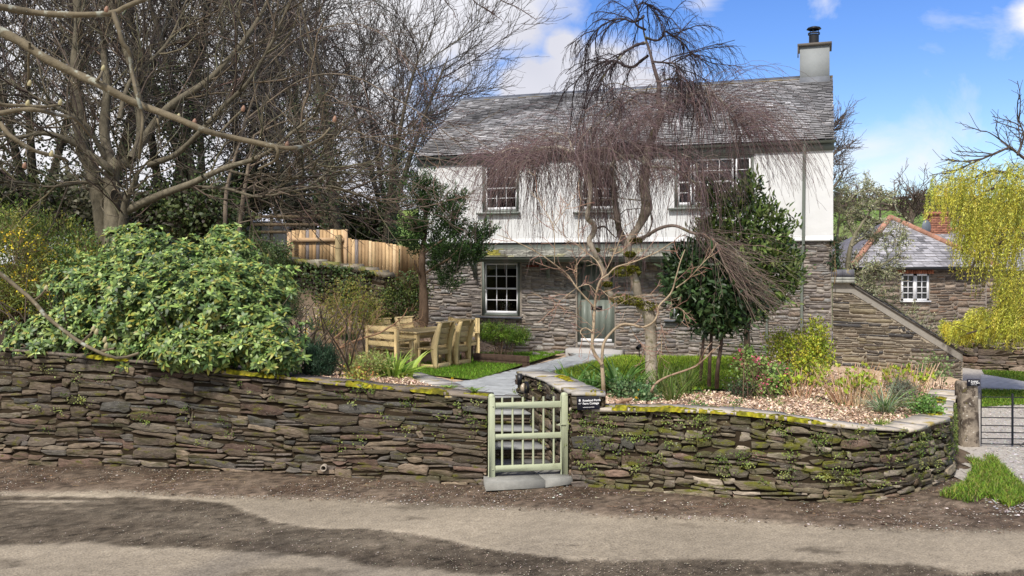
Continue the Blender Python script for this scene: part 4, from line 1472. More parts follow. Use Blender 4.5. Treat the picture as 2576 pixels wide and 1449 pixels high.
# white rendered upper floor, standing a little proud with a flared foot
mb = MB()
holed_wall(mb, -.03, HL + .03, Z_WB + .12, Z_EAVE - .05, [WU1, WU2, WU3], -.05, (.66, .665, .665))
for (t0, z0, t1, z1) in ((-.05, Z_WB + .12, -.085, Z_WB + .02), (-.085, Z_WB + .02, -.075, Z_WB), (-.075, Z_WB, .0, Z_WB)):
    mb.add([HWp(-.03, t1, z1), HWp(HL + .03, t1, z1), HWp(HL + .03, t0, z0), HWp(-.03, t0, z0)], [[0, 1, 2, 3]], (.66, .665, .665))
for sa in (-.03, HL + .03):
    mb.add([HWp(sa, -.05, Z_WB), HWp(sa, 2 * HW_, Z_WB), HWp(sa, 2 * HW_, Z_EAVE - .05), HWp(sa, HW_, Z_RIDGE - .12), HWp(sa, -.05, Z_EAVE - .05)], [[0, 1, 2, 3, 4]], (.66, .665, .665))
part('upper_wall', mb, M_render, ctg)
mb = MB(); mb.add([HWp(0, 2 * HW_, .3), HWp(HL, 2 * HW_, .3), HWp(HL, 2 * HW_, Z_EAVE), HWp(0, 2 * HW_, Z_EAVE)], [[0, 1, 2, 3]])
part('back_wall', mb, M_mortar, ctg)


def slates(mb, O, eu, ev, L, Hs, exp_, wd, rg, pal, th=.012, edge_r=None, clip=None):
    """courses of slates on the plane O + a*eu + b*ev, ev up the slope"""
    nrm = np.cross(eu, ev); nrm /= np.linalg.norm(nrm)
    if nrm[2] < 0: nrm = -nrm
    rows = int(Hs / exp_)
    Vs, Cs = [], []
    for r in range(rows + 1):
        b0 = r * exp_; x = -rg.uniform(0, wd)
        while x < L:
            w = wd * rg.uniform(.7, 1.35)
            a0, a1 = max(x, 0), min(x + w - .009, L)
            x += w
            if a1 - a0 < .02: continue
            bb0 = b0 + rg.uniform(-.006, .006); bb1 = min(b0 + exp_ * 1.5, Hs)
            if bb1 <= bb0: continue
            if clip is not None and not clip((a0 + a1) / 2, b0 + exp_ / 2): continue
            l0 = th * rg.uniform(1.0, 1.9)
            p0_, p1_ = O + eu * a0 + ev * bb0, O + eu * a1 + ev * bb0
            c = [p0_ + nrm * l0, p1_ + nrm * l0, O + eu * a1 + ev * bb1 + nrm * .002, O + eu * a0 + ev * bb1 + nrm * .002, p0_ + nrm * l0, p1_ + nrm * l0, p1_ + nrm * l0 * .55, p0_ + nrm * l0 * .55]
            Vs.append(c)
            col = np.array(pal(a0, b0)) * rg.uniform(.72, 1.28)
            Cs.append(np.vstack([np.tile(col, (4, 1)), np.tile(col * .4, (4, 1))]))
    Vs = np.array(Vs); N = len(Vs)
    q = np.array([[0, 1, 2, 3], [7, 6, 5, 4]])
    mb.add(Vs.reshape(-1, 3), (q[None] + (np.arange(N) * 8)[:, None, None]).reshape(-1, 4), np.vstack(Cs))


OV = .16
e3 = np.array([*HE, 0]); n3v = np.array([*HN, 0])
slope = np.array([*(HN * (HW_ + OV)), Z_RIDGE - Z_EAVE + .0])
SL = np.linalg.norm(slope); ev = slope / SL
O_ = HWp(-.05, -OV, Z_EAVE + .02)


def rpal(a, b):
    t = b / SL
    base = np.array([.285, .28, .285])
    k = mnoise.noise((a * .55, b * .9, 3.1)); k2 = mnoise.noise((a * 1.7, b * 2.4, 8.0))
    if k > .05: base = base * (1 - .55 * min(1, k * 2.2))
    if k2 > .25: base = base * .75
    if t > .93 and mnoise.noise((a * 1.3, b * 3, 1)) > .12 - .05 * a: base = np.array([.27, .20, .09]) * (.7 + .5 * random.random())
    elif t < .4: base = base * 1.15 + np.array([.012, .008, .0])
    if random.random() < .06: base = base * 1.5
    return np.clip(base, .02, .6)


roofm = MB()
slates(roofm, O_, e3, ev, HL + .10, SL, .100, .2, rg, rpal, th=.022)
roof = part('roof', roofm, M_slate, ctg)
mb = MB()   # boarding beneath and the rear slope
a, b, c, d = HWp(-.04, -OV + .02, Z_EAVE - .01), HWp(HL + .04, -OV + .02, Z_EAVE - .01), HWp(HL + .04, HW_, Z_RIDGE - .03), HWp(-.04, HW_, Z_RIDGE - .03)
e_, f_ = HWp(HL + .04, 2 * HW_ + .15, Z_EAVE - .05), HWp(-.04, 2 * HW_ + .15, Z_EAVE - .05)
mb.add([a, b, c, d, e_, f_], [[0, 1, 2, 3], [3, 2, 4, 5]], (.12, .12, .13))
part('rear_slope', mb, M_slate, ctg)
mb = MB(); k = 0
s = -.06
while s < HL - .72:
    w = .45
    for (t0, dz0, t1, dz1) in ((-.14, -.075, 0, .035), (0, .035, .14, -.075)):
        lowz = Z_RIDGE + .03
        q = [HWp(s, HW_ + t0, lowz + dz0), HWp(s + w - .008, HW_ + t0, lowz + dz0), HWp(s + w - .008, HW_ + t1, lowz + dz1), HWp(s, HW_ + t1, lowz + dz1)]
        V = q + [p - [0, 0, .03] for p in q]
        mb.add(V, BOXF, np.array([.20, .21, .22]) * rg.uniform(.85, 1.1))
    s += w
rt = part('ridge_tiles', mb, M_lead, roof)
# roof vent cowl
cs_, cz_ = FS(1618, 335, 1.2)
mb = MB(); v0 = HWp(cs_, 1.0, 0)
tt = .62
vz = Z_EAVE + (1.0 + OV) / (HW_ + OV) * (Z_RIDGE - Z_EAVE)
tubes(mb, np.array([[v0 + [0, 0, vz - .05], v0 + [0, 0, vz + .1], v0 + [0, 0, vz + .17]]]), np.full((1, 3), .06), 12, (.5, .5, .5))
tubes(mb, np.array([[v0 + [0, 0, vz + .17], v0 + [0, 0, vz + .24], v0 + [0, 0, vz + .27]]]), np.array([[.14, .07, .01]]), 14, (.6, .6, .6))
part('roof_vent', mb, flat('zinc', (.42, .43, .45), .45, .5, .1, 5, 0, .3), roof)
# verge strip on the right gable, fascia, gutters
mb = MB(); hbox(mb, -.05, HL + .05, -.10, -.052, Z_EAVE - .21, Z_EAVE - .035)
part('fascia', mb, M_sage, ctg)


def gutter(name, s0, s1, t, z, r=.055):
    mb = MB(); k = 9; ph = np.linspace(math.pi, 2 * math.pi, k)
    V = []
    for s in (s0, s1):
        for rr in (r, r - .006):
            for p in ph: V.append(HWp(s, t + rr * math.cos(p), z + rr * math.sin(p)))
    Fc = []
    for a in (0, k):
        for i in range(k - 1): Fc.append([a + i, a + i + 1, a + 2 * k + i + 1, a + 2 * k + i])
    for b in (0, 2 * k):
        Fc.append([b + i for i in range(k)])
    Fc.append([0, k, 3 * k, 2 * k]); Fc.append([k - 1, 2 * k - 1, 4 * k - 1, 3 * k - 1])
    mb.add(V, Fc)
    return part(name, mb, M_sage, ctg)


gutter('gutter', -.06, HL + .09, -OV - .03, Z_EAVE + .0, .06)


def pipe(name, pts, r=.034, brackets=()):
    mb = MB()
    tubes(mb, np.array([pts]), np.full((1, len(pts)), r), 12)
    for z in brackets:
        p = np.array(pts)[-1]
        q = np.array([p[0], p[1], z])
        tubes(mb, np.array([[q - [0, 0, .02], q + [0, 0, .0], q + [0, 0, .02]]]), np.full((1, 3), r * 1.35), 12)
        box(mb, q + np.array([*(HE * -.07), -.008]), e3 * .14, n3v * .06, (0, 0, .018))
    return part(name, mb, M_sage, ctg, smooth=True)


s_, _ = FS(2021, 500, -.1)
pipe('downpipe', [HWp(s_ + .02, -.18, Z_EAVE - .05), HWp(s_ + .02, -.15, Z_EAVE - .2), HWp(s_ + .015, -.12, Z_EAVE - .5), HWp(s_, -.12, 3.9), HWp(s_, -.115, 3.4), HWp(s_ - .03, -.06, 3.2), HWp(s_ - .035, -.06, 2.4), HWp(s_ - .04, -.06, 1.4), HWp(s_ - .04, -.06, .75)], brackets=(3.86,))
s2_, z2_ = FS(1929, 792, -.05)
pipe('waste_pipe', [HWp(s2_, -.07, z2_), HWp(s2_, -.07, 1.5), HWp(s2_, -.07, .75)], .03)

# chimney
s0, _ = FS(2012, 200, HW_ - .35); s1 = HL - .03
chz = Z_RIDGE
mb = MB()
hbox(mb, s0, s1, HW_ - .36, HW_ + .36, Z_RIDGE - .45, 3 + (UH - 118) * (HA[1] + s0 * HE[1] + (HW_ - .36) * HN[1]) / F)
chtop = 3 + (UH - 118) * (HA[1] + s0 * HE[1] + (HW_ - .36) * HN[1]) / F
chim = part('chimney', mb, M_chim, ctg)
mb = MB(); hbox(mb, s0 - .055, s1 + .055, HW_ - .42, HW_ + .42, chtop + .002, chtop + .07)
hbox(mb, s0 - .055, s0 - .03, HW_ - .42, HW_ - .37, chtop - .28, chtop); 
part('cap', mb, flat('chimney_cap', (.13, .115, .10), .85, .2, .2, 9), chim)
mb = MB(); hbox(mb, s0 - .012, s1 + .012, HW_ - .374, HW_ + .374, Z_RIDGE - .4, Z_RIDGE - .06)
part('flashing', mb, M_lead, chim)
mb = MB(); cpt = HWp((s0 + s1) / 2 + -.02, HW_, chtop + .07)
for (z0, z1, r0, r1) in ((0, .30, .125, .125), (.30, .345, .15, .15)):
    tubes(mb, np.array([[cpt + [0, 0, z0], cpt + [0, 0, (z0 + z1) / 2], cpt + [0, 0, z1]]]), np.array([[r0, r0, r1]]), 18)
for a in (0, 2.1, 4.2):
    q = cpt + [.12 * math.cos(a), .12 * math.sin(a), .34]
    tubes(mb, np.array([[q, q + [0, 0, .05], q + [0, 0, .1]]]), np.full((1, 3), .01), 5)
tubes(mb, np.array([[cpt + [0, 0, .42], cpt + [0, 0, .44], cpt + [0, 0, .475], cpt + [0, 0, .50], cpt + [0, 0, .51]]]), np.array([[.14, .185, .16, .09, .01]]), 20)
part('flue_cowl', mb, M_black, chim)


# windows
def window(rect, cols, rows, split=None, t=.02, sash_inset=.075, blind=.25, mull=None, up=False, label=None, curtain=False):
    a, b, c, d = rect
    tw = .02 if not up else -.03
    mb = MB()
    fw = .07
    for (x0, x1, z0, z1) in ((a, a + fw, c, d), (b - fw, b, c, d), (a + fw, b - fw, d - fw * 1.1, d), (a + fw, b - fw, c, c + fw * .8)):
        hbox(mb, x0 + .001, x1 - .001, tw, tw + .13, z0 + .001, z1 - .001)
    w = part('window', mb, M_sage, ctg, label=label)
    ia, ib, ic, idd = a + fw, b - fw, c + fw * .8, d - fw * 1.1
    lights = mull or [(ia, ib)]
    for li, (la, lb) in enumerate(lights):
        cc_ = cols if isinstance(cols, int) else cols[li]
        mid = (ic + idd) / 2
        for half in (0, 1):
            z0, z1 = (ic, mid + .02) if half == 0 else (mid - .02, idd)
            to = tw + (.045 if half == 0 else .02)
            sw = .04
            m2 = MB()
            bot = .07 if half == 0 else .04
            hbox(m2, la, la + sw, to, to + .035, z0, z1); hbox(m2, lb - sw, lb, to, to + .035, z0, z1)
            hbox(m2, la + sw, lb - sw, to, to + .035, z1 - .035, z1); hbox(m2, la + sw, lb - sw, to, to + .035, z0, z0 + bot)
            if half == 1:
                for x in (la, lb - .02): hbox(m2, x, x + .02, to + .002, to + .03, z0 - .06, z0)
            gw_ = (lb - la - 2 * sw)
            for i in range(1, cc_):
                x = la + sw + gw_ * i / cc_
                hbox(m2, x - .009, x + .009, to + .006, to + .028, z0 + bot, z1 - .035)
            rr = rows // 2
            zz0, zz1 = z0 + bot, z1 - .035
            for i in range(1, rr):
                z = zz0 + (zz1 - zz0) * i / rr
                hbox(m2, la + sw, lb - sw, to + .008, to + .026, z - .009, z + .009)
            sashp = part('sash', m2, M_white, w)
            m3 = MB(); m3.add([HWp(la + sw, to + .018, zz0), HWp(lb - sw, to + .018, zz0), HWp(lb - sw, to + .018, zz1), HWp(la + sw, to + .018, zz1)], [[0, 1, 2, 3]])
            part('pane', m3, M_glass, w)
    # dim room behind
    m4 = MB()
    hbox(m4, ia + .0, ib - .0, tw + .14, tw + .9, ic, idd)
    rm = part('room', m4, M_room, w)
    # open the room's near face
    bmv = rm.data
    import bmesh
    bm = bmesh.new(); bm.from_mesh(bmv); bm.faces.ensure_lookup_table()
    bmesh.ops.delete(bm, geom=[bm.faces[2]], context='FACES_ONLY'); bm.to_mesh(bmv); bm.free()
    if blind:
        m5 = MB(); hbox(m5, ia + .01, ib - .01, tw + .145, tw + .155, idd - blind, idd - .005)
        part('blind', m5, M_blind, w)
    if curtain:
        m6 = MB()
        for (x0, x1) in curtain:
            n = 24
            xx = np.linspace(x0, x1, n); dd = .02 * np.sin(np.arange(n) * 1.9)
            V = [HWp(x, tw + .2 + q, ic) for x, q in zip(xx, dd)] + [HWp(x, tw + .2 + q, idd) for x, q in zip(xx, dd)]
            m6.add(V, [[i, i + 1, n + i + 1, n + i] for i in range(n - 1)])
        part('curtain', m6, flat('curtain', (.35, .33, .36), .9, .1, .1, 4), w)
    # sill
    m7 = MB(); hbox(m7, a - .13, b + .05, tw - .13, tw + .02, c - .055, c - .012)
    part('sill', m7, M_lead if not up else M_sage, w)
    return w


window(WU1, 3, 4, up=True, blind=.12)
window(WU2, 3, 4, up=True, blind=.10)
a, b, c, d = WU3
f1 = FS(1705, 400)[0]; f2 = FS(1738, 400)[0]; f3 = FS(1747, 400)[0]; f4 = FS(1843, 400)[0]; f5 = FS(1853, 400)[0]; f6 = FS(1886, 400)[0]
window(WU3, (1, 3, 1), 4, up=True, mull=[(a + .07, f2 + .02), (f3 - .02, f4 + .02), (f5 - .02, b - .07)], blind=.22, label='wide three-light window with white sashes', curtain=[(a + .1, a + .42), (f3 + .55, f4), (f5, f5 + .3)])
mb = MB()
window(WL1, 3, 4, blind=.14)
window(WL2, 3, 4, blind=.14)
# vase of flowers on the lower window's inner ledge, lavender-dim
vs, vz_ = FS(1262, 778, .3)
vs = (WL1[0] + WL1[1]) / 2 + .05
vase = thing('flower_vase', 'glass vase of white flowers inside the lower window', 'vase', HWp(vs, .26, WL1[2] + .07))
mb = MB(); p0 = HWp(vs, .26, WL1[2] + .07)
tubes(mb, np.array([[p0, p0 + [0, 0, .06], p0 + [0, 0, .12], p0 + [0, 0, .17]]]), np.array([[.035, .045, .025, .03]]), 12)
part('vase_body', mb, M_white, vase, smooth=True)
mb = MB(); n = 60
leaves(mb, p0 + [0, 0, .22] + R0.normal(size=(n, 3)) * [.09, .04, .07], R0.normal(size=(n, 3)), R0.normal(size=(n, 3)), .05, .035, vary(R0, [(.6, .6, .5), (.08, .14, .04)], n))
part('flowers', mb, M_leaf, vase)

# stable door
a, b, c, d = DR
mb = MB(); fw = .075
for (x0, x1, z0, z1) in ((a, a + fw, c, d), (b - fw, b, c, d), (a + fw, b - fw, d - fw, d)):
    hbox(mb, x0 + .001, x1 - .001, .04, .17, z0, z1 - .001)
df = part('door_frame', mb, M_sage, ctg)
_, zsp = FS(1498, 754)
for (z0, z1, nm) in ((c + .06, zsp - .004, 'lower_leaf'), (zsp + .004, d - fw - .003, 'upper_leaf')):
    mb = MB(); nbd = 5; w_ = (b - a - 2 * fw - .01) / nbd
    for i in range(nbd):
        x = a + fw + .005 + i * w_
        hbox(mb, x + .002, x + w_ - .002, .085 + (i % 2) * .001, .13, z0, z1)
    hbox(mb, a + fw + .004, b - fw - .004, .093, .125, z0 + .001, z1 - .001)
    lf = part(nm, mb, M_sage, df)
    if nm == 'lower_leaf':
        l0, lz = FS(1484, 779); l1, lz1 = FS(1513, 770)
        mb = MB(); hbox(mb, l0, l1, .072, .084, lz, lz1); lf2 = part('letterbox', mb, M_black, df)
        mb = MB(); hbox(mb, a + fw + .005, b - fw - .005, .045, .084, c + .08, c + .15); part('weatherboard', mb, M_white, df)
    else:
        l0, lz = FS(1459, 731); l1, lz1 = FS(1471, 724)
        mb = MB(); hbox(mb, l0, l1, .06, .084, lz, lz + .03); hbox(mb, l0, l0 + .03, .055, .084, lz - .05, lz1 + .04); part('door_handle', mb, M_black, df)
mb = MB(); hbox(mb, a + .01, b - .01, .0, .2, c - .06, c + .055); part('door_sill', mb, M_granite, ctg)
sa, _ = FS(1426, 880, -.4); sb, _ = FS(1562, 880, -.4)
dstep = thing('doorstep', 'wide pale granite step before the sage green door', 'step', HWp((sa + sb) / 2, -.3, .75))
mb = MB(); hbox(mb, sa, sb, -.52, -.01, .60, c - .065); part('step_block', mb, M_granite, dstep)
mb = MB(); q = HWp(FS(1555, 868, -.3)[0], -.25, c - .05)
bootp = q
# dark flat stone left on the step
pebbles(mb, np.array([[q[0], q[1], c - .06]]), np.array([.13]), np.array([[.09, .08, .075]]), R0, .45)
single('flat_stone', mb, M_stone, 'dark flat stone lying on the doorstep by the wall', 'stone', q)

# porch roof on brackets
pz1, pt = Z_WB - .01, .62
sA, zg = FS(1190, 650, -pt); sB, _ = FS(1842, 650, -pt)
sB = min(sB, HL - 1.2)
zlow = zg + .03
pslope = np.array([*(HN * pt), pz1 - zlow]); PL = np.linalg.norm(pslope); pev = pslope / PL
mb = MB()


def ppal(a, b):
    base = np.array([.24, .235, .20])
    if a < .55 and b > .05 and mnoise.noise((a * 3, b * 4, 2)) > -.2: return np.array([.20, .18, .03])
    if mnoise.noise((a * .8, b * 2, 5)) > .15: base = np.array([.22, .21, .13])
    if mnoise.noise((a * 2.5, b * 5, 9)) > .2: base = base * .6
    return base


slates(mb, HWp(sA, -pt, zlow), e3, pev, sB - sA, PL, .075, .14, rg, ppal, th=.009)
porch = part('porch_roof', mb, M_slate, ctg)
mb = MB()
q = [HWp(sA, -pt + .01, zlow - .02), HWp(sB, -pt + .01, zlow - .02), HWp(sB, -.09, pz1 - .02), HWp(sA, -.09, pz1 - .02)]
mb.add(q + [p - [0, 0, .03] for p in q], BOXF)
hbox(mb, sA, sB, -pt + .005, -pt + .035, zlow - .12, zlow - .02)
part('soffit_board', mb, M_sage, porch)
mb = MB(); hbox(mb, sA, sB, -.10, -.05, pz1 - .005, pz1 + .025); part('lead_flashing', mb, M_black, porch)
gutter('porch_gutter', sA - .03, sB + .03, -pt - .045, zlow - .015, .05)
for u in (1192, 1377, 1616, 1800):
    s, _ = FS(u, 680, -.1)
    mb = MB()
    zt_ = zlow - .035
    hbox(mb, s - .045, s + .045, -.06, -.001, zt_ - .48, zt_ + .05)
    hbox(mb, s - .04, s + .04, -pt + .05, -.061, zt_ - .05, zt_ - .0)
    n = 7
    pr = [(-.06 - (pt - .14) * (i / (n - 1)), zt_ - .42 + .36 * (i / (n - 1)) ** .6) for i in range(n)]
    for (t0, z0), (t1, z1) in zip(pr, pr[1:]):
        V = [HWp(s - .03, t0, z0), HWp(s + .03, t0, z0), HWp(s + .03, t1, z1), HWp(s - .03, t1, z1)]
        V2 = [v + [0, 0, .07] for v in V]
        mb.add(V + V2, BOXF)
    part('bracket', mb, M_sage, ctg)
# red mark of brick fragments over the window
mb = MB(); s, z = FS(1325, 668); 
for i in range(6): hbox(mb, s + i * .055, s + i * .055 + .045, -.03, .01, z - .035, z + .02, np.array([.20, .05, .03]) * rg.uniform(.6, 1.2))
part('brick_fragments', mb, M_red, ctg)

# ------------------------------------------------------------------ lean-to wing on the right
OB = np.array([8.02, 19.55])  # placeholder, replaced from sightlines
t_w = -.02
sW0 = HL + .02
yb_ = HA + HE * HL
k1 = (2425 - UC) / F
# the wing's front lies in the facade's plane
sW1, zE = FS(2422, 887); _, zt2 = FS(2142, 712); sP, _ = FS(2142, 712)
wing = thing('stone_lean_to', 'stone lean-to wing with long sloping slate verge at the right of the cottage', 'outbuilding', HWp(sW0, 0, .2), -TH)
mb = MB()
zb0 = -.05
mb.add([HWp(sW0, .03, zb0), HWp(sW1, .03, zb0), HWp(sW1, .03, zE), HWp(sP, .03, zt2), HWp(sW0, .03, zt2)], [[0, 1, 2, 3, 4]])
mb.add([HWp(sW1, .03, zb0), HWp(sW1, 4, zb0), HWp(sW1, 4, zE), HWp(sW1, .03, zE)], [[0, 1, 2, 3]])
part('mortar', mb, flat('pale_mortar', (.36, .31, .24), .95, .1, .35, 12, .5), wing)
mb = MB()


def insw(s, z):
    z += zb0; s += sW0
    if s > sW1 - .02: return False
    lim = zt2 if s < sP else zt2 + (zE - zt2) * (s - sP) / (sW1 - sP)
    return z < lim - .20 - .03 * math.sin(s * 9)


WPAL = [(.13, .105, .08), (.17, .14, .105), (.095, .08, .07), (.21, .18, .14), (.145, .12, .09), (.07, .066, .066), (.18, .15, .10)]
rubble(mb, lambda s, z, o: HWp(s + sW0, .03 - o, z + zb0), sW1 - sW0, zt2 - zb0, insw, WPAL, rg, unit=.044, wr=(2, 9), kd=(.55, .35, .1), gap=.009)
part('stonework', mb, M_hstone, wing)
mb = MB()
n3u = n3v
dz = zE - zt2; ds = sW1 - sP; LLs = math.hypot(ds, dz)
evd = np.array([*(HE * ds / LLs), dz / LLs])      # down the slope
q = [HWp(sP - .1, .0, zt2 + .07), HWp(sP - .1, 3.6, zt2 + .07)]
# slate edge and roof: slates run from the low end up
O2 = HWp(sW1 + .05, -.03, zE - .035)
slates(mb, O2, n3v, -evd, 3.6, LLs + .1, .14, .22, rg, lambda a, b: np.array([.10, .09, .075]), th=.018)
V = [HWp(sP - .02, -.02, zt2 - .0), HWp(sW1 + .04, -.02, zE - .0), HWp(sW1 + .04, 3.6, zE), HWp(sP - .02, 3.6, zt2)]
mb.add(V + [v - [0, 0, .045] for v in V], BOXF, (.09, .08, .07))
part('roof', mb, M_slate, wing)
mb = MB()
zc = EYE - (678 - UH) / F * (HA[1] + HE[1] * sW0); zc2 = zt2
for (z0, z1, o, colr) in ((zt2 + .0, zt2 + .07, .04, (.28, .28, .25)), (zt2 + .072, zt2 + .13, .02, (.30, .30, .27)), (zt2 + .132, zc, .0, (.11, .11, .13))):
    for (x0, x1) in ((sW0 - .03, (sW0 + sP) / 2 + .0), ((sW0 + sP) / 2 + .004, sP + .06)):
        hbox(mb, x0, x1, -.06 - o, .6, z0, z1, colr)
part('capping', mb, M_cope, wing)
mb = MB()   # lime skim beneath the verge
V = [HWp(sW0, .024, zt2 - .21), HWp(sP - .02, .024, zt2 - .24), HWp(sW1, .024, zE - .24), HWp(sW1, .024, zE - .03), HWp(sP, .024, zt2 - .03), HWp(sW0, .024, zt2 - .002)]
V = [HWp(sW0, .012, zt2 - .2), HWp(sP, .012, zt2 - .22), HWp(sP, .012, zt2 - .002), HWp(sW0, .012, zt2 - .002), HWp(sW1, .012, zE - .2), HWp(sW1, .012, zE - .05)]
mb.add(V, [[0, 1, 2, 3], [1, 4, 5, 2]])
part('lime_skim', mb, flat('lime_skim', (.27, .25, .22), .9, .15, .3, 5, .4), wing)

# ------------------------------------------------------------------ farm range behind, on the right
def gbuild(nm, label, u0, u1, v_eave, Y, base, ridge_v, ridge_Y, hip_l=None, hip_r=None, seed=1, win=None, brick=False):
    pass


Yb = 29.0
bx0, _, _ = P(2150, 670, Yb); bx1, _, zbe = P(2432, 671, Yb)
bx1 = P(2482, 671, Yb)[0]
barn = thing('farm_building', 'hip-roofed stone farm building with white casement window behind the wing', 'building', (bx0, Yb, 0))
rg = np.random.default_rng(66)
mb = MB()
wz0 = P(2300, 756, Yb)[2]; wz1 = P(2300, 689, Yb)[2]; wx0 = P(2267, 700, Yb)[0]; wx1 = P(2336, 700, Yb)[0]
for (a_, b_, c_, d_) in ((bx0, wx0, -.1, zbe), (wx1, bx1, -.1, zbe), (wx0, wx1, -.1, wz0), (wx0, wx1, wz1, zbe)):
    mb.add([(a_, Yb, c_), (b_, Yb, c_), (b_, Yb, d_), (a_, Yb, d_)], [[0, 1, 2, 3]])
mb.add([(bx1, Yb, -.1), (bx1, Yb + 6, -.1), (bx1, Yb + 6, zbe), (bx1, Yb, zbe)], [[0, 1, 2, 3]])
part('mortar', mb, M_mortar, barn)
mb = MB()
lin_z = P(2300, 674, Yb)[2]
BP = [(.16, .12, .09), (.20, .155, .12), (.125, .10, .085), (.24, .19, .15), (.18, .12, .085)]
rubble(mb, lambda s, z, o: (bx0 + s, Yb - o, z - .1), bx1 - bx0, zbe + .1, lambda s, z: not (wx0 - .06 < bx0 + s < wx1 + .06 and wz0 - .02 < z - .1) , BP, rg, unit=.075, du=.07, wr=(3, 8), gap=.018)
part('stonework', mb, M_hstone, barn)
mb = MB(); x = wx0 - .14
while x < wx1 + .12:
    bbox(mb, x, x + .065, Yb - .03, Yb + .05, wz1 + .005, zbe - .06, np.array([.34, .13, .075]) * rg.uniform(.7, 1.25)); x += .075
part('brick_lintel', mb, M_red, barn)
mb = MB()
for (a_, b_, c_, d_) in ((wx0, wx0 + .06, wz0, wz1), (wx1 - .06, wx1, wz0, wz1), (wx0, wx1, wz0, wz0 + .06), (wx0, wx1, wz1 - .06, wz1), ((wx0 + wx1) / 2 - .06, (wx0 + wx1) / 2 + .06, wz0, wz1)):
    bbox(mb, a_, b_, Yb - .02, Yb + .04, c_, d_)
wn = part('window', mb, M_white, barn)
mb = MB()
for side in (0, 1):
    x0_ = wx0 + .06 if side == 0 else (wx0 + wx1) / 2 + .06; x1_ = (wx0 + wx1) / 2 - .06 if side == 0 else wx1 - .06
    xm = (x0_ + x1_) / 2
    bbox(mb, xm - .012, xm + .012, Yb - .01, Yb + .02, wz0 + .06, wz1 - .06)
    for i in (1, 2, 3):
        z = wz0 + .06 + (wz1 - wz0 - .12) * i / 4
        bbox(mb, x0_, x1_, Yb - .008, Yb + .018, z - .012, z + .012)
part('glazing_bars', mb, M_white, wn)
mb = MB(); mb.add([(wx0, Yb + .03, wz0), (wx1, Yb + .03, wz0), (wx1, Yb + .03, wz1), (wx0, Yb + .03, wz1)], [[0, 1, 2, 3]])
part('pane', mb, flat('dim_glass', (.03, .032, .035), .12, .6, .2, 2), wn)
mb = MB(); bbox(mb, wx0 - .05, wx1 + .05, Yb - .08, Yb + .0, wz0 - .05, wz0 - .003); part('sill', mb, M_white, wn)
# hipped roof
pk = P(2240, 549, Yb + 3.2)
e0 = np.array([bx0 - .2, Yb - .25, zbe - .02]); e1 = np.array([bx1 + .25, Yb - .25, zbe - .02])
mb = MB()
frontn = np.cross(e1 - e0, pk - e0)
mid_foot = np.array([pk[0], Yb - .25, zbe - .02]); upv = pk - mid_foot; HH = np.linalg.norm(upv); evb = upv / HH


def clipb(a, b):
    x = e0[0] + a; t = b / HH
    return (e0[0] + (pk[0] - e0[0]) * t - .1 < x < e1[0] + (pk[0] - e1[0]) * t + .1)


def bpal(a, b):
    k = mnoise.noise((a * 1.5 - b * .8, b * .25, 4))
    return np.array([.33, .32, .33]) * (.6 if k > .25 else 1.0)


slates(mb, e0, np.array([1., 0, 0]), evb, e1[0] - e0[0], HH, .19, .3, rg, bpal, th=.016, clip=clipb)
bk = np.array([bx1 + .25, Yb + 6.5, zbe]); bk2 = np.array([bx0 - .2, Yb + 6.5, zbe])
mb.add([e0 - [0, 0, .02], e1 - [0, 0, .02], pk - [0, 0, .04], bk, bk2], [[0, 1, 2], [1, 3, 2], [3, 4, 2], [4, 0, 2]], (.16, .15, .16))
rf = part('roof', mb, M_slate, barn)
mb = MB()
for (a_, b_) in ((e1, pk), (e0, pk)):
    n = 16
    for i in range(n):
        t0, t1 = i / n, (i + .96) / n
        p, q = a_ + (b_ - a_) * t0, a_ + (b_ - a_) * t1
        tubes(mb, np.array([[p + [0, 0, .03], (p + q) / 2 + [0, 0, .035], q + [0, 0, .04]]]), np.full((1, 3), .1), 8, np.array([.36, .19, .13]) * rg.uniform(.7, 1.2))
part('hip_tiles', mb, M_red, rf)
mb = MB(); bbox(mb, e0[0], e1[0], Yb - .32, Yb - .24, zbe - .1, zbe - .0); part('gutter', mb, M_black, barn)

Yc = 34.0
cx0 = P(2330, 700, Yc)[0]; cx1 = P(2900, 700, Yc)[0]; cze = P(2400, 682, Yc)[2]
rng2 = thing('farm_building', 'long stone farm range with brick chimney and slate roof behind the yellow willow', 'building', (cx0, Yc, 0))
mb = MB()
mb.add([(cx0, Yc, -.1), (cx1, Yc, -.1), (cx1, Yc, cze), (cx0, Yc, cze)], [[0, 1, 2, 3]]); part('mortar', mb, M_mortar, rng2)
mb = MB()
rubble(mb, lambda s, z, o: (cx0 + s, Yc - o, z - .1), cx1 - cx0, cze + .1, lambda s, z: True, BP, rg, unit=.1, du=.1, wr=(3, 8), gap=.02)
part('stonework', mb, M_hstone, rng2)
crz = P(2400, 581, Yc + 3)[2]
mb = MB()
O3 = np.array([cx0 - .2, Yc - .2, cze]); u3 = np.array([0, 3.2, crz - cze]); L3_ = np.linalg.norm(u3)
slates(mb, O3, np.array([1., 0, 0]), u3 / L3_, cx1 - cx0, L3_, .2, .3, rg, lambda a, b: np.array([.31, .30, .31]) * (.75 if mnoise.noise((a * .8, b, 2)) > .2 else 1), th=.016)
mb.add([O3 - [0, 0, .03], O3 + [cx1 - cx0, 0, -.03], O3 + u3 + [cx1 - cx0, 0, -.03], O3 + u3 - [0, 0, .03], O3 + [cx1 - cx0, 6.4, 0], O3 + [0, 6.4, 0]], [[0, 1, 2, 3], [3, 2, 4, 5]], (.15, .15, .16))
rf2 = part('roof', mb, M_slate, rng2)
mb = MB(); x = cx0 - .2
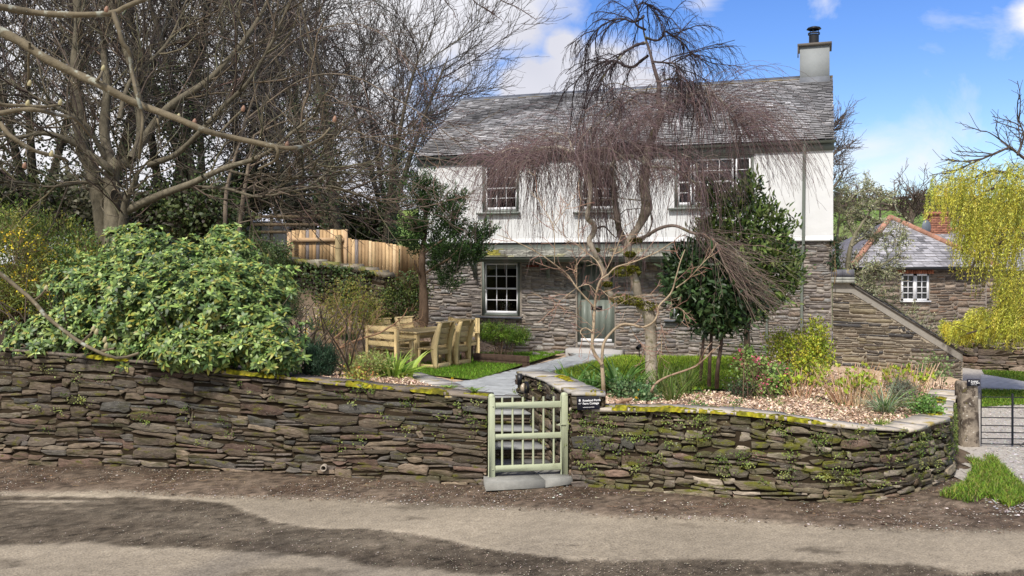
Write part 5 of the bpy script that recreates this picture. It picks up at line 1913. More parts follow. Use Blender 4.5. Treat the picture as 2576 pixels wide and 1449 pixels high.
while x < cx1:
    tubes(mb, np.array([[(x, Yc + 3, crz + .03), (x + .2, Yc + 3, crz + .035), (x + .43, Yc + 3, crz + .03)]]), np.full((1, 3), .11), 8, np.array([.36, .19, .13]) * rg.uniform(.7, 1.2)); x += .45
part('ridge_tiles', mb, M_red, rf2)
ccx0 = P(2335, 560, Yc + 3)[0]; ccx1 = P(2382, 560, Yc + 3)[0]; ccz = P(2350, 541, Yc + 3)[2]
mb = MB(); z = crz - .3; r = 0
while z < ccz:
    x = ccx0 - (.11 if r % 2 else 0)
    while x < ccx1:
        bbox(mb, max(x, ccx0), min(x + .21, ccx1), Yc + 2.7, Yc + 3.3, z, z + .062, np.array([.33, .15, .10]) * rg.uniform(.7, 1.2)); x += .22
    z += .073; r += 1
bbox(mb, ccx0 - .05, ccx1 + .05, Yc + 2.65, Yc + 3.35, ccz, ccz + .12, (.34, .14, .09))
part('chimney', mb, M_red, rf2)
mb = MB(); dp = P(2329, 572, Yc + 2.6)
k = 20; ph = np.arange(k) * 2 * np.pi / k
V = [dp] + [dp + np.array([.20 * math.cos(a), -.06 + .03 * math.cos(a), .30 * math.sin(a)]) for a in ph] + [dp + np.array([.20 * math.cos(a), -.04 + .03 * math.cos(a), .30 * math.sin(a)]) for a in ph]
mb.add(V, [[0, 1 + i, 1 + (i + 1) % k] for i in range(k)] + [[1 + i, 1 + k + i, 1 + k + (i + 1) % k, 1 + (i + 1) % k] for i in range(k)])
tubes(mb, np.array([[dp, dp + [.1, .1, -.2], dp + [.2, .3, -.35]]]), np.full((1, 3), .02), 6)
dish = thing('satellite_dish', 'grey satellite dish beside the brick chimney', 'satellite dish', dp)
part('dish', mb, flat('dish_grey', (.13, .15, .18), .5, .4, .1, 3), dish)
# farmyard wall low on the right
road_wall('farmyard_wall', 'low stone farmyard wall beyond the upper lawn at the right', [(G(2428, 930)[0], G(2428, 930)[1] + .6, 1.25, 0), (G(2500, 934)[0], G(2500, 934)[1], 1.2, 0), (G(2700, 938)[0], G(2700, 938)[1], 1.2, 0), (G(2900, 938)[0], G(2900, 938)[1], 1.2, 0)], 909, unit=.06, du=.07, wr=(3, 8), pal=BP, thick=.4, kd=(.6, .3, .1), cap_col=(.3, .27, .23))
# telegraph pole on the hill
tp = P(2213, 520, 150.)
tpo = thing('telegraph_pole', 'lone telegraph pole on the skyline behind the barn roof', 'pole', (tp[0], 150, hillz(tp[0], 150)))
mb = MB(); tz = P(2213, 489, 150.)[2]
tubes(mb, np.array([[(tp[0], 150, hillz(tp[0], 150)), (tp[0], 150, tz * .6), (tp[0] + .15, 150, tz)]]), np.full((1, 3), .17), 8, (.05, .04, .035)); part('post', mb, M_bark, tpo)
mb = MB(); bbox(mb, tp[0] - .3, tp[0] + .9, 149.9, 150.1, tz - .6, tz - .3, (.05, .04, .035)); bbox(mb, tp[0] - .5, tp[0] + .5, 149.9, 150.1, tz - 2.6, tz - 2.4, (.05, .04, .035)); part('crossarm', mb, M_bark, tpo)
# ================================================================== garden furniture and fences
TC = [(.60, .46, .23), (.54, .41, .20), (.66, .52, .28), (.48, .37, .18)]


def tcol(rg): return np.array(TC[rg.integers(len(TC))]) * rg.uniform(.85, 1.12)


Rd = np.array([.55, .835]); Ld = np.array([-.835, .55]); C0 = np.array([-1.96, 18.4])
ang_r = math.atan2(Rd[1], Rd[0])
gz = Lawn(18) + .02
table = thing('garden_table', 'square-legged light timber garden table between the chairs', 'table', (C0[0], C0[1], gz), ang_r)
rg = np.random.default_rng(17)
# local x along Rd, local y along Ld
n = 7; TL, TW, TH_ = 1.55, .82, .76
mb = MB()
for i in range(n):
    y0 = TW * i / n
    cbox(mb, 0, TL, y0 + .003, y0 + TW / n - .003, TH_ - .035, TH_, .004, tcol(rg))
lpart('tabletop', mb, M_timber, table)
mb = MB()
for (x0, x1, y0, y1) in ((.06, TL - .06, .05, .09), (.06, TL - .06, TW - .09, TW - .05), (.05, .09, .09, TW - .09), (TL - .09, TL - .05, .09, TW - .09)):
    cbox(mb, x0, x1, y0, y1, TH_ - .15, TH_ - .037, .004, tcol(rg))
lpart('apron', mb, M_timber, table)
for (x, y) in ((.03, .03), (TL - .12, .03), (.03, TW - .12), (TL - .12, TW - .12)):
    mb = MB(); cbox(mb, x, x + .09, y, y + .09, 0, TH_ - .037, .005, tcol(rg)); lpart('leg', mb, M_timber, table)


def bench(label, px, py, ang, W_, seed, tall=.92):
    """seat faces local +x, width along local y, back at x=0"""
    rg = np.random.default_rng(seed)
    b = thing('garden_bench', label, 'bench', (px, py, gz), ang, 'timber seats round the garden table')
    for y in (-W_ / 2, W_ / 2 - .07):
        mb = MB(); cbox(mb, -.045, .045, y, y + .07, 0, tall - .02, .004, tcol(rg)); lpart('back_post', mb, M_timber, b)
        mb = MB(); cbox(mb, .42, .49, y, y + .07, 0, .60, .004, tcol(rg)); lpart('front_leg', mb, M_timber, b)
        mb = MB(); cbox(mb, -.0, .56, y - .015, y + .085, .602, .635, .004, tcol(rg)); lpart('armrest', mb, M_timber, b)
    for z, h in ((.80, .11), (.645, .10), (.50, .10)):
        mb = MB(); cbox(mb, -.03, .005 + .012, -W_ / 2 + .03, W_ / 2 - .03, z, z + h, .004, tcol(rg)); lpart('back_slat', mb, M_timber, b)
    mb = MB()
    for i in range(5):
        cbox(mb, .05 + i * .09, .132 + i * .09, -W_ / 2 + .03, W_ / 2 - .03, .415, .445, .004, tcol(rg))
    lpart('seat', mb, M_timber, b)
    mb = MB(); cbox(mb, .44, .47, -W_ / 2 + .07, W_ / 2 - .07, .32, .412, .003, tcol(rg)); cbox(mb, .05, .44, -W_ / 2 + .02, -W_ / 2 + .05, .33, .41, .003, tcol(rg)); cbox(mb, .05, .44, W_ / 2 - .05, W_ / 2 - .02, .33, .41, .003, tcol(rg))
    lpart('seat_frame', mb, M_timber, b)
    return b


cen = C0 + Ld * TW / 2
pb = cen - Rd * .62
bench('light timber bench with slatted back at the near end of the garden table', pb[0], pb[1], ang_r, .84, 1)
pb = cen + Rd * (TL + .62)
bench('tall timber bench at the far end of the garden table, nearest the cottage', pb[0], pb[1], ang_r + math.pi, .84, 2, .96)


def chair(label, px, py, ang, seed):
    """faces local +x; curved plank sides rise to a tall back"""
    rg = np.random.default_rng(seed)
    c = thing('garden_chair', label, 'chair', (px, py, gz), ang, 'timber seats round the garden table')
    W_ = .50
    for y in (-W_ / 2, W_ / 2 - .045):
        # swept rear upright: profile in x-z
        zs = np.linspace(0, .96, 12)
        xb = -.02 - .10 * np.sin(zs / .96 * math.pi) * .0 - .12 * np.clip((zs - .4) / .56, 0, 1) ** 1.3 - .02
        wd = .075 + .085 * np.sin(np.clip(zs / .96, 0, 1) * math.pi) ** 1.2
        V = []
        for yy in (y, y + .045):
            V += [(a, yy, z) for a, z in zip(xb, zs)] + [(a + w, yy, z) for a, w, z in zip(xb, wd, zs)]
        m = len(zs); Fc = []
        for i in range(m - 1):
            Fc += [[i, i + 1, m + i + 1, m + i], [2 * m + i, 3 * m + i, 3 * m + i + 1, 2 * m + i + 1], [i, 2 * m + i, 2 * m + i + 1, i + 1], [m + i, m + i + 1, 3 * m + i + 1, 3 * m + i]]
        Fc += [[0, m, 3 * m, 2 * m], [m - 1, 3 * m - 1, 4 * m - 1, 2 * m - 1]]
        mb = MB(); mb.add(V, Fc, tcol(rg)); lpart('back_upright', mb, M_timber, c)
        mb = MB(); cbox(mb, .40, .46, y, y + .045, 0, .40, .004, tcol(rg)); lpart('front_leg', mb, M_timber, c)
        mb = MB(); cbox(mb, -.05, .40, y + .046 if y < 0 else y - .03, y + .076 if y < 0 else y - .001, .03, .10, .003, tcol(rg)); lpart('foot_rail', mb, M_timber, c)
    for i in range(4):
        z = .50 + i * .115
        xo = -.02 - .12 * max(0, (z - .4) / .56) ** 1.3
        mb = MB(); cbox(mb, xo + .065, xo + .09, -W_ / 2 + .046, W_ / 2 - .046, z, z + .105, .003, tcol(rg)); lpart('back_slat', mb, M_timber, c)
    mb = MB(); cbox(mb, -.15, -.02, -W_ / 2 - .0, W_ / 2, .962, .985, .003, tcol(rg)); lpart('top_rail', mb, M_timber, c)
    mb = MB()
    for i in range(5): cbox(mb, .04 + i * .09, .122 + i * .09, -W_ / 2 + .0, W_ / 2 - .0, .402, .43, .003, tcol(rg))
    lpart('seat', mb, M_timber, c)
    mb = MB()
    cbox(mb, .0, .03, -W_ / 2 + .046, W_ / 2 - .046, .30, .40, .003, tcol(rg)); cbox(mb, -.04, -.012, -W_ / 2 + .05, W_ / 2 - .05, .04, .13, .003, tcol(rg)); cbox(mb, .42, .445, -W_ / 2 + .046, W_ / 2 - .046, .31, .4, .003, tcol(rg))
    lpart('cross_rail', mb, M_timber, c)
    return c


angl = math.atan2(Ld[1], Ld[0])
for i_, (k, lb) in enumerate(((.22, 'high-backed timber garden chair nearest the garden path corner'), (.92, 'high-backed timber garden chair between the near chair and the far bench'))):
    p = C0 + Rd * (k + .05) - Ld * .45
    chair(lb, p[0], p[1], angl, 20 + i_)
for i_, (k, lb) in enumerate(((.35, 'timber garden chair on the far long side of the table, near end'), (1.1, 'timber garden chair on the far long side of the table, far end'))):
    p = C0 + Rd * k + Ld * (TW + .38)
    chair(lb, p[0], p[1], angl + math.pi, 30 + i_)

# cut log behind the table
lp = P(978, 822, 19.6); lp[2] = hg(lp[0], lp[1])
mb = MB(); ph = np.arange(16) * 2 * np.pi / 16
tubes(mb, np.array([[lp + [-.2, 0, .09], lp + [0, .02, .095], lp + [.22, .05, .09]]]), np.array([[.10, .11, .10]]), 14, (.50, .36, .2))
mb.add([lp + np.array([-.2, .1 * math.cos(a), .09 + .1 * math.sin(a)]) for a in ph], [list(range(16))], (.55, .42, .25))
mb.add([lp + np.array([.22, .05 + .1 * math.cos(a), .09 + .1 * math.sin(a)]) for a in ph], [list(range(16))], (.55, .42, .25))
single('cut_log', mb, M_timber, 'short pale cut log lying on the bark mulch behind the table', 'log', lp)

# dark sleepers holding the beds
M_sleeper = col_mat('sleeper', .9, .15, .4, 8, .6)


def sleeper(a, b, h, label, z=None, w=.12):
    a = np.array(a); b = np.array(b)
    z0 = gz - .05 if z is None else z
    L = np.linalg.norm(b - a); ang = math.atan2(b[1] - a[1], b[0] - a[0])
    mb = MB(); T = Matrix.Translation((a[0], a[1], z0)) @ Matrix.Rotation(ang, 4, 'Z')
    for q in range(int(math.ceil(h / .13))):
        cbox(mb, 0, L, 0, w, q * .13 + .002, min((q + 1) * .13, h), .008, np.array([.085, .055, .04]) * R0.uniform(.75, 1.25), T)
    return single('sleeper_edging', mb, M_sleeper, label, 'sleeper', (a[0], a[1], z0), 'dark sleepers edging the planting beds')


a = LG(1190, 915); b = LG(1326, 924)
sleeper(a[:2], b[:2], .26, 'low dark timber sleeper in front of the clipped shrub')
c = a[:2] + np.array([-.05, 1.1])
sleeper(a[:2] + [-.15, .15], c, .42, 'short dark sleeper end standing behind the far bench')
a = LG(846, 897); b = LG(930, 893)
sleeper(a[:2], b[:2], .24, 'dark sleeper holding the mulch bank left of the near bench')
a = C0 + Ld * 2.3 - Rd * .6; b = C0 + Ld * 2.3 + Rd * 2.8
sleeper(a, b, .30, 'long dark sleeper holding the mulch bank behind the garden table')

# rocks at the bed corner
rg = np.random.default_rng(61)
for (u, v, r, col, lb) in ((1362, 884, .17, (.42, .40, .36), 'white lichened rock at the corner of the shrub bed'), (1386, 893, .10, (.20, .17, .13), 'small brown rock beside the path end'), (1348, 897, .09, (.33, .29, .24), 'small pale rock at the edge of the shrub bed'), (1374, 899, .07, (.26, .23, .2), 'flat little rock lying on the lawn edge')):
    p = LG(u, v); mb = MB()
    n1_, n2_ = 10, 7
    V = []
    for i in range(n2_):
        th = math.pi * i / (n2_ - 1)
        for j in range(n1_):
            ph_ = 2 * math.pi * j / n1_
            d = np.array([math.sin(th) * math.cos(ph_), math.sin(th) * math.sin(ph_), math.cos(th)])
            V.append(p + d * r * (1 + .35 * mnoise.noise(tuple(d * 1.7 + u))) * [1.2, .9, .75] + [0, 0, r * .4])
    mb.add(V, [[i * n1_ + j, i * n1_ + (j + 1) % n1_, (i + 1) * n1_ + (j + 1) % n1_, (i + 1) * n1_ + j] for i in range(n2_ - 1) for j in range(n1_)], col)
    single('rock', mb, M_cope, lb, 'rock', p, 'rocks at the bed corner')

# garden lights
q = P(1310, 950, 13.86)
t_ = thing('wall_spotlight', 'black box spotlight under the flank wall coping', 'light', q)
mb = MB(); bbox(mb, q[0] - .055, q[0] + .02, q[1] - .08, q[1] + .04, q[2] - .10, q[2] + .06); part('housing', mb, M_black, t_)
q = P(1322, 975, 13.5)
t_ = thing('bulkhead_lamp', 'round brassy bulkhead lamp on the flank wall above the steps', 'light', q)
mb = MB(); V = []
for i in range(7):
    th = math.pi / 2 * i / 6
    for j in range(16):
        a_ = j / 16 * 2 * math.pi
        V.append(q + np.array([-.06 * math.sin(th) - .02, -.02 - .03 * math.sin(th) + .085 * math.cos(th) * math.cos(a_) * .8, .075 * math.cos(th) * math.sin(a_)]))
mb.add(V, [[i * 16 + j, i * 16 + (j + 1) % 16, (i + 1) * 16 + (j + 1) % 16, (i + 1) * 16 + j] for i in range(6) for j in range(16)])
part('lens', mb, flat('brass_glass', (.40, .33, .24), .2, .6, .4, 14), t_, smooth=True)
mb = MB(); tubes(mb, np.array([[q + [.03, .012, 0], q + [0, 0, 0], q + [-.022, -.01, 0]]]), np.array([[.088, .092, .09]]), 18); part('bezel', mb, M_black, t_)
q = LG(1608, 905)
q[1] = 19.6; q = np.array([(1608 - UC) / F * 20.3, 20.3, Lawn(20)])
t_ = thing('spike_light', 'small black garden spike light against the stone wall beside the door', 'light', q)
mb = MB(); tubes(mb, np.array([[q, q + [0, 0, .12], q + [0, 0, .26]]]), np.full((1, 3), .012), 8); part('spike', mb, M_black, t_)
mb = MB(); tubes(mb, np.array([[q + [-.05, -.06, .27], q + [0, 0, .30], q + [.05, .06, .33]]]), np.array([[.045, .05, .04]]), 12); part('lamp_head', mb, M_black, t_)

# ------------------------------------------------------------------ new plank fence on the bank
FC = [(.50, .335, .175), (.56, .39, .21), (.44, .285, .145), (.60, .43, .25), (.38, .25, .13)]


def plank_fence(name, label, A, B, seed, wp=.10, gap=.014, notch=False, rails=True):
    rg = np.random.default_rng(seed)
    A = np.array(A, float); B = np.array(B, float)   # x, y, base z, top z
    L = np.linalg.norm((B - A)[:2]); d = (B - A)[:2] / L; nr = np.array([d[1], -d[0]])
    f = thing(name, label, 'fence', (A[0], A[1], A[2]))
    s = 0
    e3_ = np.array([*d, 0]); n3_ = np.array([*nr, 0])
    while s < L - .03:
        t = s / L
        b = A + (B - A) * t
        w = min(wp * rg.uniform(.9, 1.05), L - s)
        col = np.array(FC[rg.integers(5)]) * rg.uniform(.85, 1.12)
        if rg.random() < .06: col = np.array([.22, .19, .18])
        mb = MB()
        dz = rg.uniform(-.012, .012)
        box(mb, np.array([b[0], b[1], b[2] - .04]) + n3_ * rg.uniform(0, .006), e3_ * (w - gap * rg.uniform(.3, 1)), n3_ * -.022, (0, 0, b[3] - b[2] + .04 + dz), col)
        part('board', mb, M_timber, f)
        s += w
    return f, A, B, e3_, n3_, L


def fp(u, vt, vb, Y):
    a = P(u, vt, Y); return [a[0], a[1], P(u, vb, Y)[2], a[2]]


f, A, B, e3_, n3_, L = plank_fence('plank_fence', 'new pale timber plank fence panel with a waist rail, right of the white van', fp(734, 579, 665, 24.6), fp(868, 577, 672, 24.3), 5, wp=.105)
mb = MB(); z = P(800, 600, 24.4)[2]
z0 = P(800, 609, 24.4)[2]
box(mb, np.array([A[0], A[1], z0]) + n3_ * .02, e3_ * L, n3_ * .045, (0, 0, .12), (.46, .31, .18)); part('rail', mb, M_timber, f)
for (u, vt, w, cc_) in ((729, 584, .10, (.48, .32, .19)), (853, 592, .18, (.42, .33, .18)), (871, 577, .09, (.5, .34, .2))):
    p = P(u, vt, 24.35); mb = MB()
    if w > .15:
        tubes(mb, np.array([[(p[0], p[1] - .1, 2.4), (p[0], p[1] - .1, 3.2), (p[0], p[1] - .1, p[2])]]), np.full((1, 3), w / 2), 12, cc_)
        mb.add([(p[0] + w / 2 * math.cos(a), p[1] - .1 + w / 2 * math.sin(a), p[2] + .02 * math.cos(a)) for a in ph[:16]], [list(range(16))], (.6, .48, .3))
    else:
        bbox(mb, p[0] - w / 2, p[0] + w / 2, p[1] - .1, p[1], 2.4, p[2] + .0, cc_)
    part('post', mb, M_timber, f)
plank_fence('plank_fence', 'long pale plank fence stepping down toward the cottage corner', fp(876, 600, 690, 24.2), fp(1004, 617, 702, 23.9), 6)
plank_fence('plank_fence', 'last narrow-boarded length of plank fence touching the dark conifer', fp(1006, 617, 692, 24.0), fp(1066, 632, 695, 25.2), 7, wp=.075, gap=.022)

# post and rail fence of the upper car park
def rail_fence(label, x0, x1, Y, z0, hs, posts, seed):
    rg = np.random.default_rng(seed)
    f = thing('rail_fence', label, 'fence', (x0, Y, z0))
    for k in posts:
        mb = MB(); cbox(mb, k - .06, k + .06, Y - .05, Y + .05, z0 - .1, z0 + hs[0] + .12, .01, (.13, .115, .085)); part('post', mb, M_bark, f)
    for h in hs:
        mb = MB(); box(mb, (x0, Y - .075, z0 + h - .06), (x1 - x0, 0, rg.normal() * .02), (0, .024, 0), (0, 0, .11), np.array([.19, .14, .085]) * rg.uniform(.8, 1.2)); part('rail', mb, M_timber, f)
    return f


Yr = 33.0
zt = P(680, 545, Yr)[2]
zg = P(680, 600, Yr)[2]
rail_fence('brown post and rail fence crossing in front of the white van', P(560, 600, Yr)[0], P(860, 600, Yr)[0], Yr, zg - .2, (zt - zg + .2, zt - zg - .1, zt - zg - .38), [P(u, 600, Yr)[0] for u in (570, 683, 765, 856)], 1)
Yr2 = 31.0
zt = P(430, 505, Yr2)[2]; zg = P(430, 575, Yr2)[2]
rail_fence('weathered post and rail fence behind the large grey tree', P(-60, 600, Yr2)[0], P(480, 600, Yr2)[0], Yr2, zg - .3, (zt - zg + .55, zt - zg - .02, zt - zg - .35), [P(u, 600, Yr2)[0] for u in (-40, 36, 252, 440)], 2)

# ------------------------------------------------------------------ vehicles in the car park
def vehicle(name, label, cat, x, y, z, ang, paint, L=4.4, W_=1.75, H=1.8, van=True):
    c = thing(name, label, cat, (x, y, z), ang)
    # body section swept across y; profile x-z
    if van:
        prof = [(-L / 2, .35), (-L / 2, .95), (-L / 2 + .12, 1.15), (-L / 2 + .42, 1.62), (-L / 2 + .9, H), (L / 2 - .9, H + .02), (L / 2 - .75, H - .02), (L / 2 - .1, 1.1), (L / 2, .8), (L / 2, .35)]
        prof = [(-L / 2, .35), (-L / 2 + .02, 1.0), (-L / 2 + .12, H - .25), (-L / 2 + .35, H - .04), (0, H), (L / 2 - 1.75, H - .05), (L / 2 - 1.05, 1.08), (L / 2 - .15, .92), (L / 2, .7), (L / 2, .35)]
    else:
        prof = [(-L / 2, .35), (-L / 2 + .0, .9), (-L / 2 + .25, 1.0), (-L / 2 + .55, H - .08), (-.3, H), (.5, H - .06), (1.1, .95), (L / 2 - .15, .8), (L / 2, .6), (L / 2, .35)]
    k = len(prof)
    mb = MB()
    ys = (-W_ / 2, -W_ / 2 + .05, W_ / 2 - .05, W_ / 2)
    V = []
    for q, yy in enumerate(ys):
        for (a, b) in prof:
            tuck = max(0, b - .95) * .16
            y2 = yy - math.copysign(tuck, yy)
            ins_ = .03 if q in (0, 3) else 0
            V.append((a * (1 - ins_ / L), y2, b - (ins_ if b > .5 else 0)))
    Fc = [[q * k + i, q * k + i + 1, (q + 1) * k + i + 1, (q + 1) * k + i] for q in range(3) for i in range(k - 1)] + [list(range(k)), list(range(4 * k - 1, 3 * k - 1, -1))]
    mb.add(V, Fc); lpart('body', mb, paint, c)
    mg = flat('tinted_glass', (.03, .035, .04), .12, .6, .1, 2)
    for sgn in (-1, 1):
        yy = sgn * (W_ / 2)
        segs = ([(-.95, -.1), (.02, L / 2 - 1.35)] if van else [(-.95, -.05), (.02, .85)])
        for (a, b) in segs:
            mb = MB(); z0, z1 = (1.22 if van else 1.02), H - .2
            t0, t1 = (z0 - .95) * .16, (z1 - .95) * .16
            bt = b - (.32 if (b > L / 2 - 1.6 or (not van and b > .8)) else 0)
            mb.add([(a, yy - sgn * t0 + sgn * .004, z0), (b, yy - sgn * t0 + sgn * .004, z0), (bt, yy - sgn * t1 + sgn * .004, z1), (a + (.12 if a < -L / 2 + .5 else 0), yy - sgn * t1 + sgn * .004, z1)], [[0, 1, 2, 3]])
            lpart('side_window', mb, mg, c)
    mb = MB(); xr = -L / 2
    mb.add([(xr - .004, -W_ / 2 + .2, 1.05), (xr - .004, W_ / 2 - .2, 1.05), (xr + .11, W_ / 2 - .28, H - .3), (xr + .11, -W_ / 2 + .28, H - .3)], [[0, 1, 2, 3]]); lpart('rear_window', mb, mg, c)
    for sgn in (-1, 1):
        mb = MB(); bbox(mb, xr - .02, xr + .06, sgn * (W_ / 2 - .14) - .06, sgn * (W_ / 2 - .14) + .06, .85, 1.05); lpart('tail_light', mb, flat('tail_red', (.5, .02, .02), .3, .5, .1, 3), c)
        for xx in (-L / 2 + .8, L / 2 - .8):
            mb = MB(); yy = sgn * (W_ / 2 - .1)
            tubes(mb, np.array([[(xx, yy - .1, .32), (xx, yy, .32), (xx, yy + .1, .32)]]), np.full((1, 3), .32), 18, (.02, .02, .02))
            for e in (-.101, .101): mb.add([(xx + .3 * math.cos(a), yy + e, .32 + .3 * math.sin(a)) for a in np.arange(14) / 14 * 6.283], [list(range(14))], (.05, .05, .05))
            lpart('wheel', mb, M_black, c)
    return c


pv = P(690, 560, 36.0)
zvg = P(690, 556, 36.0)[2] - 1.85
vehicle('white_van', 'small white van parked behind the brown rail fence', 'van', P(604, 560, 36)[0], 36.3, zvg, math.pi + .05, flat('white_paint', (.85, .86, .88), .3, .5, .03, 2), L=4.1, H=1.85)
zc_ = P(350, 549, 35.0)[2] - 1.45
vehicle('parked_car', 'blue-grey car with red tail lights, mostly hidden behind the large tree', 'car', P(385, 560, 35)[0], 36.0, zc_, math.radians(100), flat('blue_paint', (.12, .16, .25), .3, .5, .05, 2), L=4.1, W_=1.7, H=1.45, van=False)
# ================================================================== trees and plants
def px(pts, Y, dy=0.0, seed=0):
    """measured path at distance Y with the limb drifting in depth by dy"""
    rg = np.random.default_rng(seed)
    n = len(pts)
    ys = Y + dy * np.linspace(0, 1, n) + .05 * rg.normal(size=n)
    return np.array([P(u, v, y) for (u, v), y in zip(pts, ys)])


# ------------------------------------------------------------------ weeping birch before the door
rg = np.random.default_rng(1001)
YB = 15.0
base = P(1640, 980, YB); base[2] = hg(base[0], YB) - .03
birch = thing('weeping_birch', 'gnarled bare weeping birch with hanging purple twigs in front of the cottage door', 'tree', base)
TB = (.35, .30, .235); TB2 = (.19, .155, .13)
tr = MB()
trunk_p = px([(1640, 985), (1638, 900), (1637, 830), (1632, 790), (1612, 768), (1604, 735), (1597, 706), (1588, 680), (1583, 650), (1579, 620), (1590, 595), (1612, 560), (1627, 520), (1620, 470), (1624, 425), (1630, 384), (1640, 350), (1652, 318), (1664, 285), (1656, 246), (1658, 215), (1647, 176), (1633, 124), (1620, 83), (1617, 44)], YB, 0, 1)
rads = np.interp(np.linspace(0, 1, 80), [0, .12, .22, .26, .45, .5, .62, .75, .85, 1], [.165, .14, .15, .11, .095, .13, .11, .075, .045, .012]) * .70
path = smooth_path(trunk_p, 80)
rads = rads * (1 + .05 * rg.normal(size=80))
cc_ = np.where(np.arange(80)[:, None] < 52, np.array(TB)[None], np.array([.10, .075, .07])[None]) * (1 + .12 * rg.normal(size=(80, 1)))
n0 = len(tr.V)
tubes(tr, path[None], rads[None], 12, TB)
tr.C[-1] = np.repeat(cc_, 12, axis=0)
LIMBS = [  # (path, depth drift, r0, r1, colour)
    ([(1600, 762), (1576, 755), (1545, 748), (1529, 728), (1525, 704), (1516, 679), (1503, 651), (1493, 630), (1482, 604), (1493, 586), (1494, 565), (1478, 548), (1482, 513), (1485, 470), (1478, 430)], -.5, .06, .035, TB),
    ([(1580, 620), (1560, 586), (1552, 539), (1545, 488), (1537, 441), (1529, 425), (1503, 420), (1470, 400), (1438, 384)], .5, .065, .035, TB2),
    ([(1438, 384), (1405, 371), (1366, 373), (1329, 383), (1288, 373), (1262, 385)], .3, .04, .015, (.34, .30, .24)),
    ([(1529, 425), (1555, 397), (1581, 392), (1604, 397), (1620, 410), (1638, 420), (1677, 420), (1720, 440), (1760, 470)], -.4, .035, .015, (.34, .31, .25)),
    ([(1440, 380), (1430, 350), (1400, 335), (1370, 345)], .2, .02, .008, (.34, .30, .24)),
    ([(1440, 380), (1470, 395), (1500, 415)], .2, .03, .02, (.3, .27, .22)),
    ([(1610, 700 - 10), (1597, 683), (1575, 680), (1553, 684), (1545, 690)], -.2, .05, .03, (.12, .12, .02)),
    ([(1600, 760), (1575, 752), (1555, 757)], -.2, .06, .045, (.11, .115, .02)),
    ([(1618, 40), (1617, 44), (1594, 56), (1571, 48), (1547, 49), (1529, 56), (1503, 73), (1480, 104), (1469, 135)], .4, .022, .006, (.05, .04, .04)),
    ([(1625, 75), (1599, 60), (1607, 34), (1602, 16), (1622, 6), (1640, 25), (1660, 45)], 0, .02, .005, (.05, .04, .04)),
    ([(1622, 108), (1599, 114), (1573, 130), (1555, 150), (1537, 166), (1516, 197), (1505, 222)], -.6, .028, .006, (.06, .045, .045)),
    ([(1630, 140), (1609, 156), (1594, 168), (1573, 166), (1547, 153), (1516, 158), (1480, 176), (1456, 197), (1441, 223)], .8, .03, .006, (.06, .045, .045)),
    ([(1625, 95), (1651, 102), (1666, 93), (1672, 78), (1692, 91), (1713, 104), (1729, 122), (1742, 150)], .6, .024, .005, (.06, .045, .045)),
    ([(1642, 155), (1677, 158), (1697, 161), (1705, 181), (1712, 205)], -.5, .02, .005, (.06, .045, .045)),
    ([(1656, 210), (1680, 200), (1703, 200), (1729, 210), (1748, 233)], .5, .02, .005, (.07, .055, .05)),
    ([(1664, 285), (1669, 270), (1692, 257), (1729, 244), (1760, 231), (1790, 236), (1830, 268), (1865, 310), (1885, 350)], .7, .045, .012, (.32, .28, .24)),
    ([(1658, 240), (1633, 236), (1609, 235), (1586, 251), (1547, 275), (1508, 308), (1470, 330)], -.8, .026, .006, (.09, .07, .065)),
    ([(1640, 370), (1600, 360), (1560, 365), (1520, 375)], 1.0, .02, .006, (.2, .17, .14)),
    ([(1640, 375), (1690, 380), (1740, 400), (1780, 440)], -.9, .02, .006, (.1, .08, .07)),
    ([(1590, 605), (1625, 594), (1651, 578), (1677, 569), (1703, 569), (1742, 586), (1789, 597), (1820, 660), (1845, 720)], -.9, .032, .012, (.22, .17, .14)),
    ([(1632, 520), (1640, 560), (1622, 600), (1600, 615)], -.1, .016, .01, (.2, .16, .13)),
    ([(1633, 505), (1600, 503), (1560, 499)], -.2, .015, .01, (.28, .24, .2)),
    ([(1545, 500), (1515, 503), (1490, 498), (1466, 503)], -.2, .014, .008, (.28, .24, .2)),
    ([(1500, 575), (1520, 570), (1540, 590), (1552, 600)], -.2, .018, .006, (.08, .06, .05)),
    ([(1560, 560), (1545, 552), (1537, 548)], -.1, .02, .012, (.25, .2, .17)),
]
limbs = []
for i, (pts, dy, r0, r1, c) in enumerate(LIMBS):
    p_, r_ = limb(tr, px(pts, YB, dy, i + 5), r0, r1, 7, c, knob=.10, seed=i)
    limbs.append(p_)
part('trunk', tr, M_birch, birch, smooth=True)
# hanging twigs
TWC = [(.155, .105, .105), (.195, .14, .135), (.125, .08, .085), (.24, .18, .155), (.165, .11, .11)]
TWD = [(.035, .026, .028), (.05, .035, .036)]
tw = MB()


def hang(starts, dirs, ln, seed, cols, r=.0045, k=8, side=3, wob=.10, trop=-1.6, sway=(0, 0, 0)):
    rg = np.random.default_rng(seed)
    N = len(starts)
    PT = np.zeros((N, k, 3)); PT[:, 0] = starts
    D = dirs / (np.linalg.norm(dirs, axis=1, keepdims=True) + 1e-9)
    st = (np.broadcast_to(ln, (N,)) / (k - 1))[:, None]
    for j in range(1, k):
        PT[:, j] = PT[:, j - 1] + D * st
        D = D + np.array([0, 0, trop])[None] / (k - 1) * 1.6 + rg.normal(size=(N, 3)) * wob + np.array(sway)[None]
        D /= np.linalg.norm(D, axis=1, keepdims=True)
    RD = np.linspace(r, r * .55, k)[None] * np.ones((N, 1))
    tubes(tw, PT, RD, 3, vary(rg, cols, N, .15, .05))
    if side:
        A, RA = kids(rg, PT, side, .16, .45, (0, 0, -.7), 3, r * .7, r * .5, .1, .95, .08)
        tubes(tw, A, RA, 3, vary(rg, cols, len(A), .15, .05))
    return PT


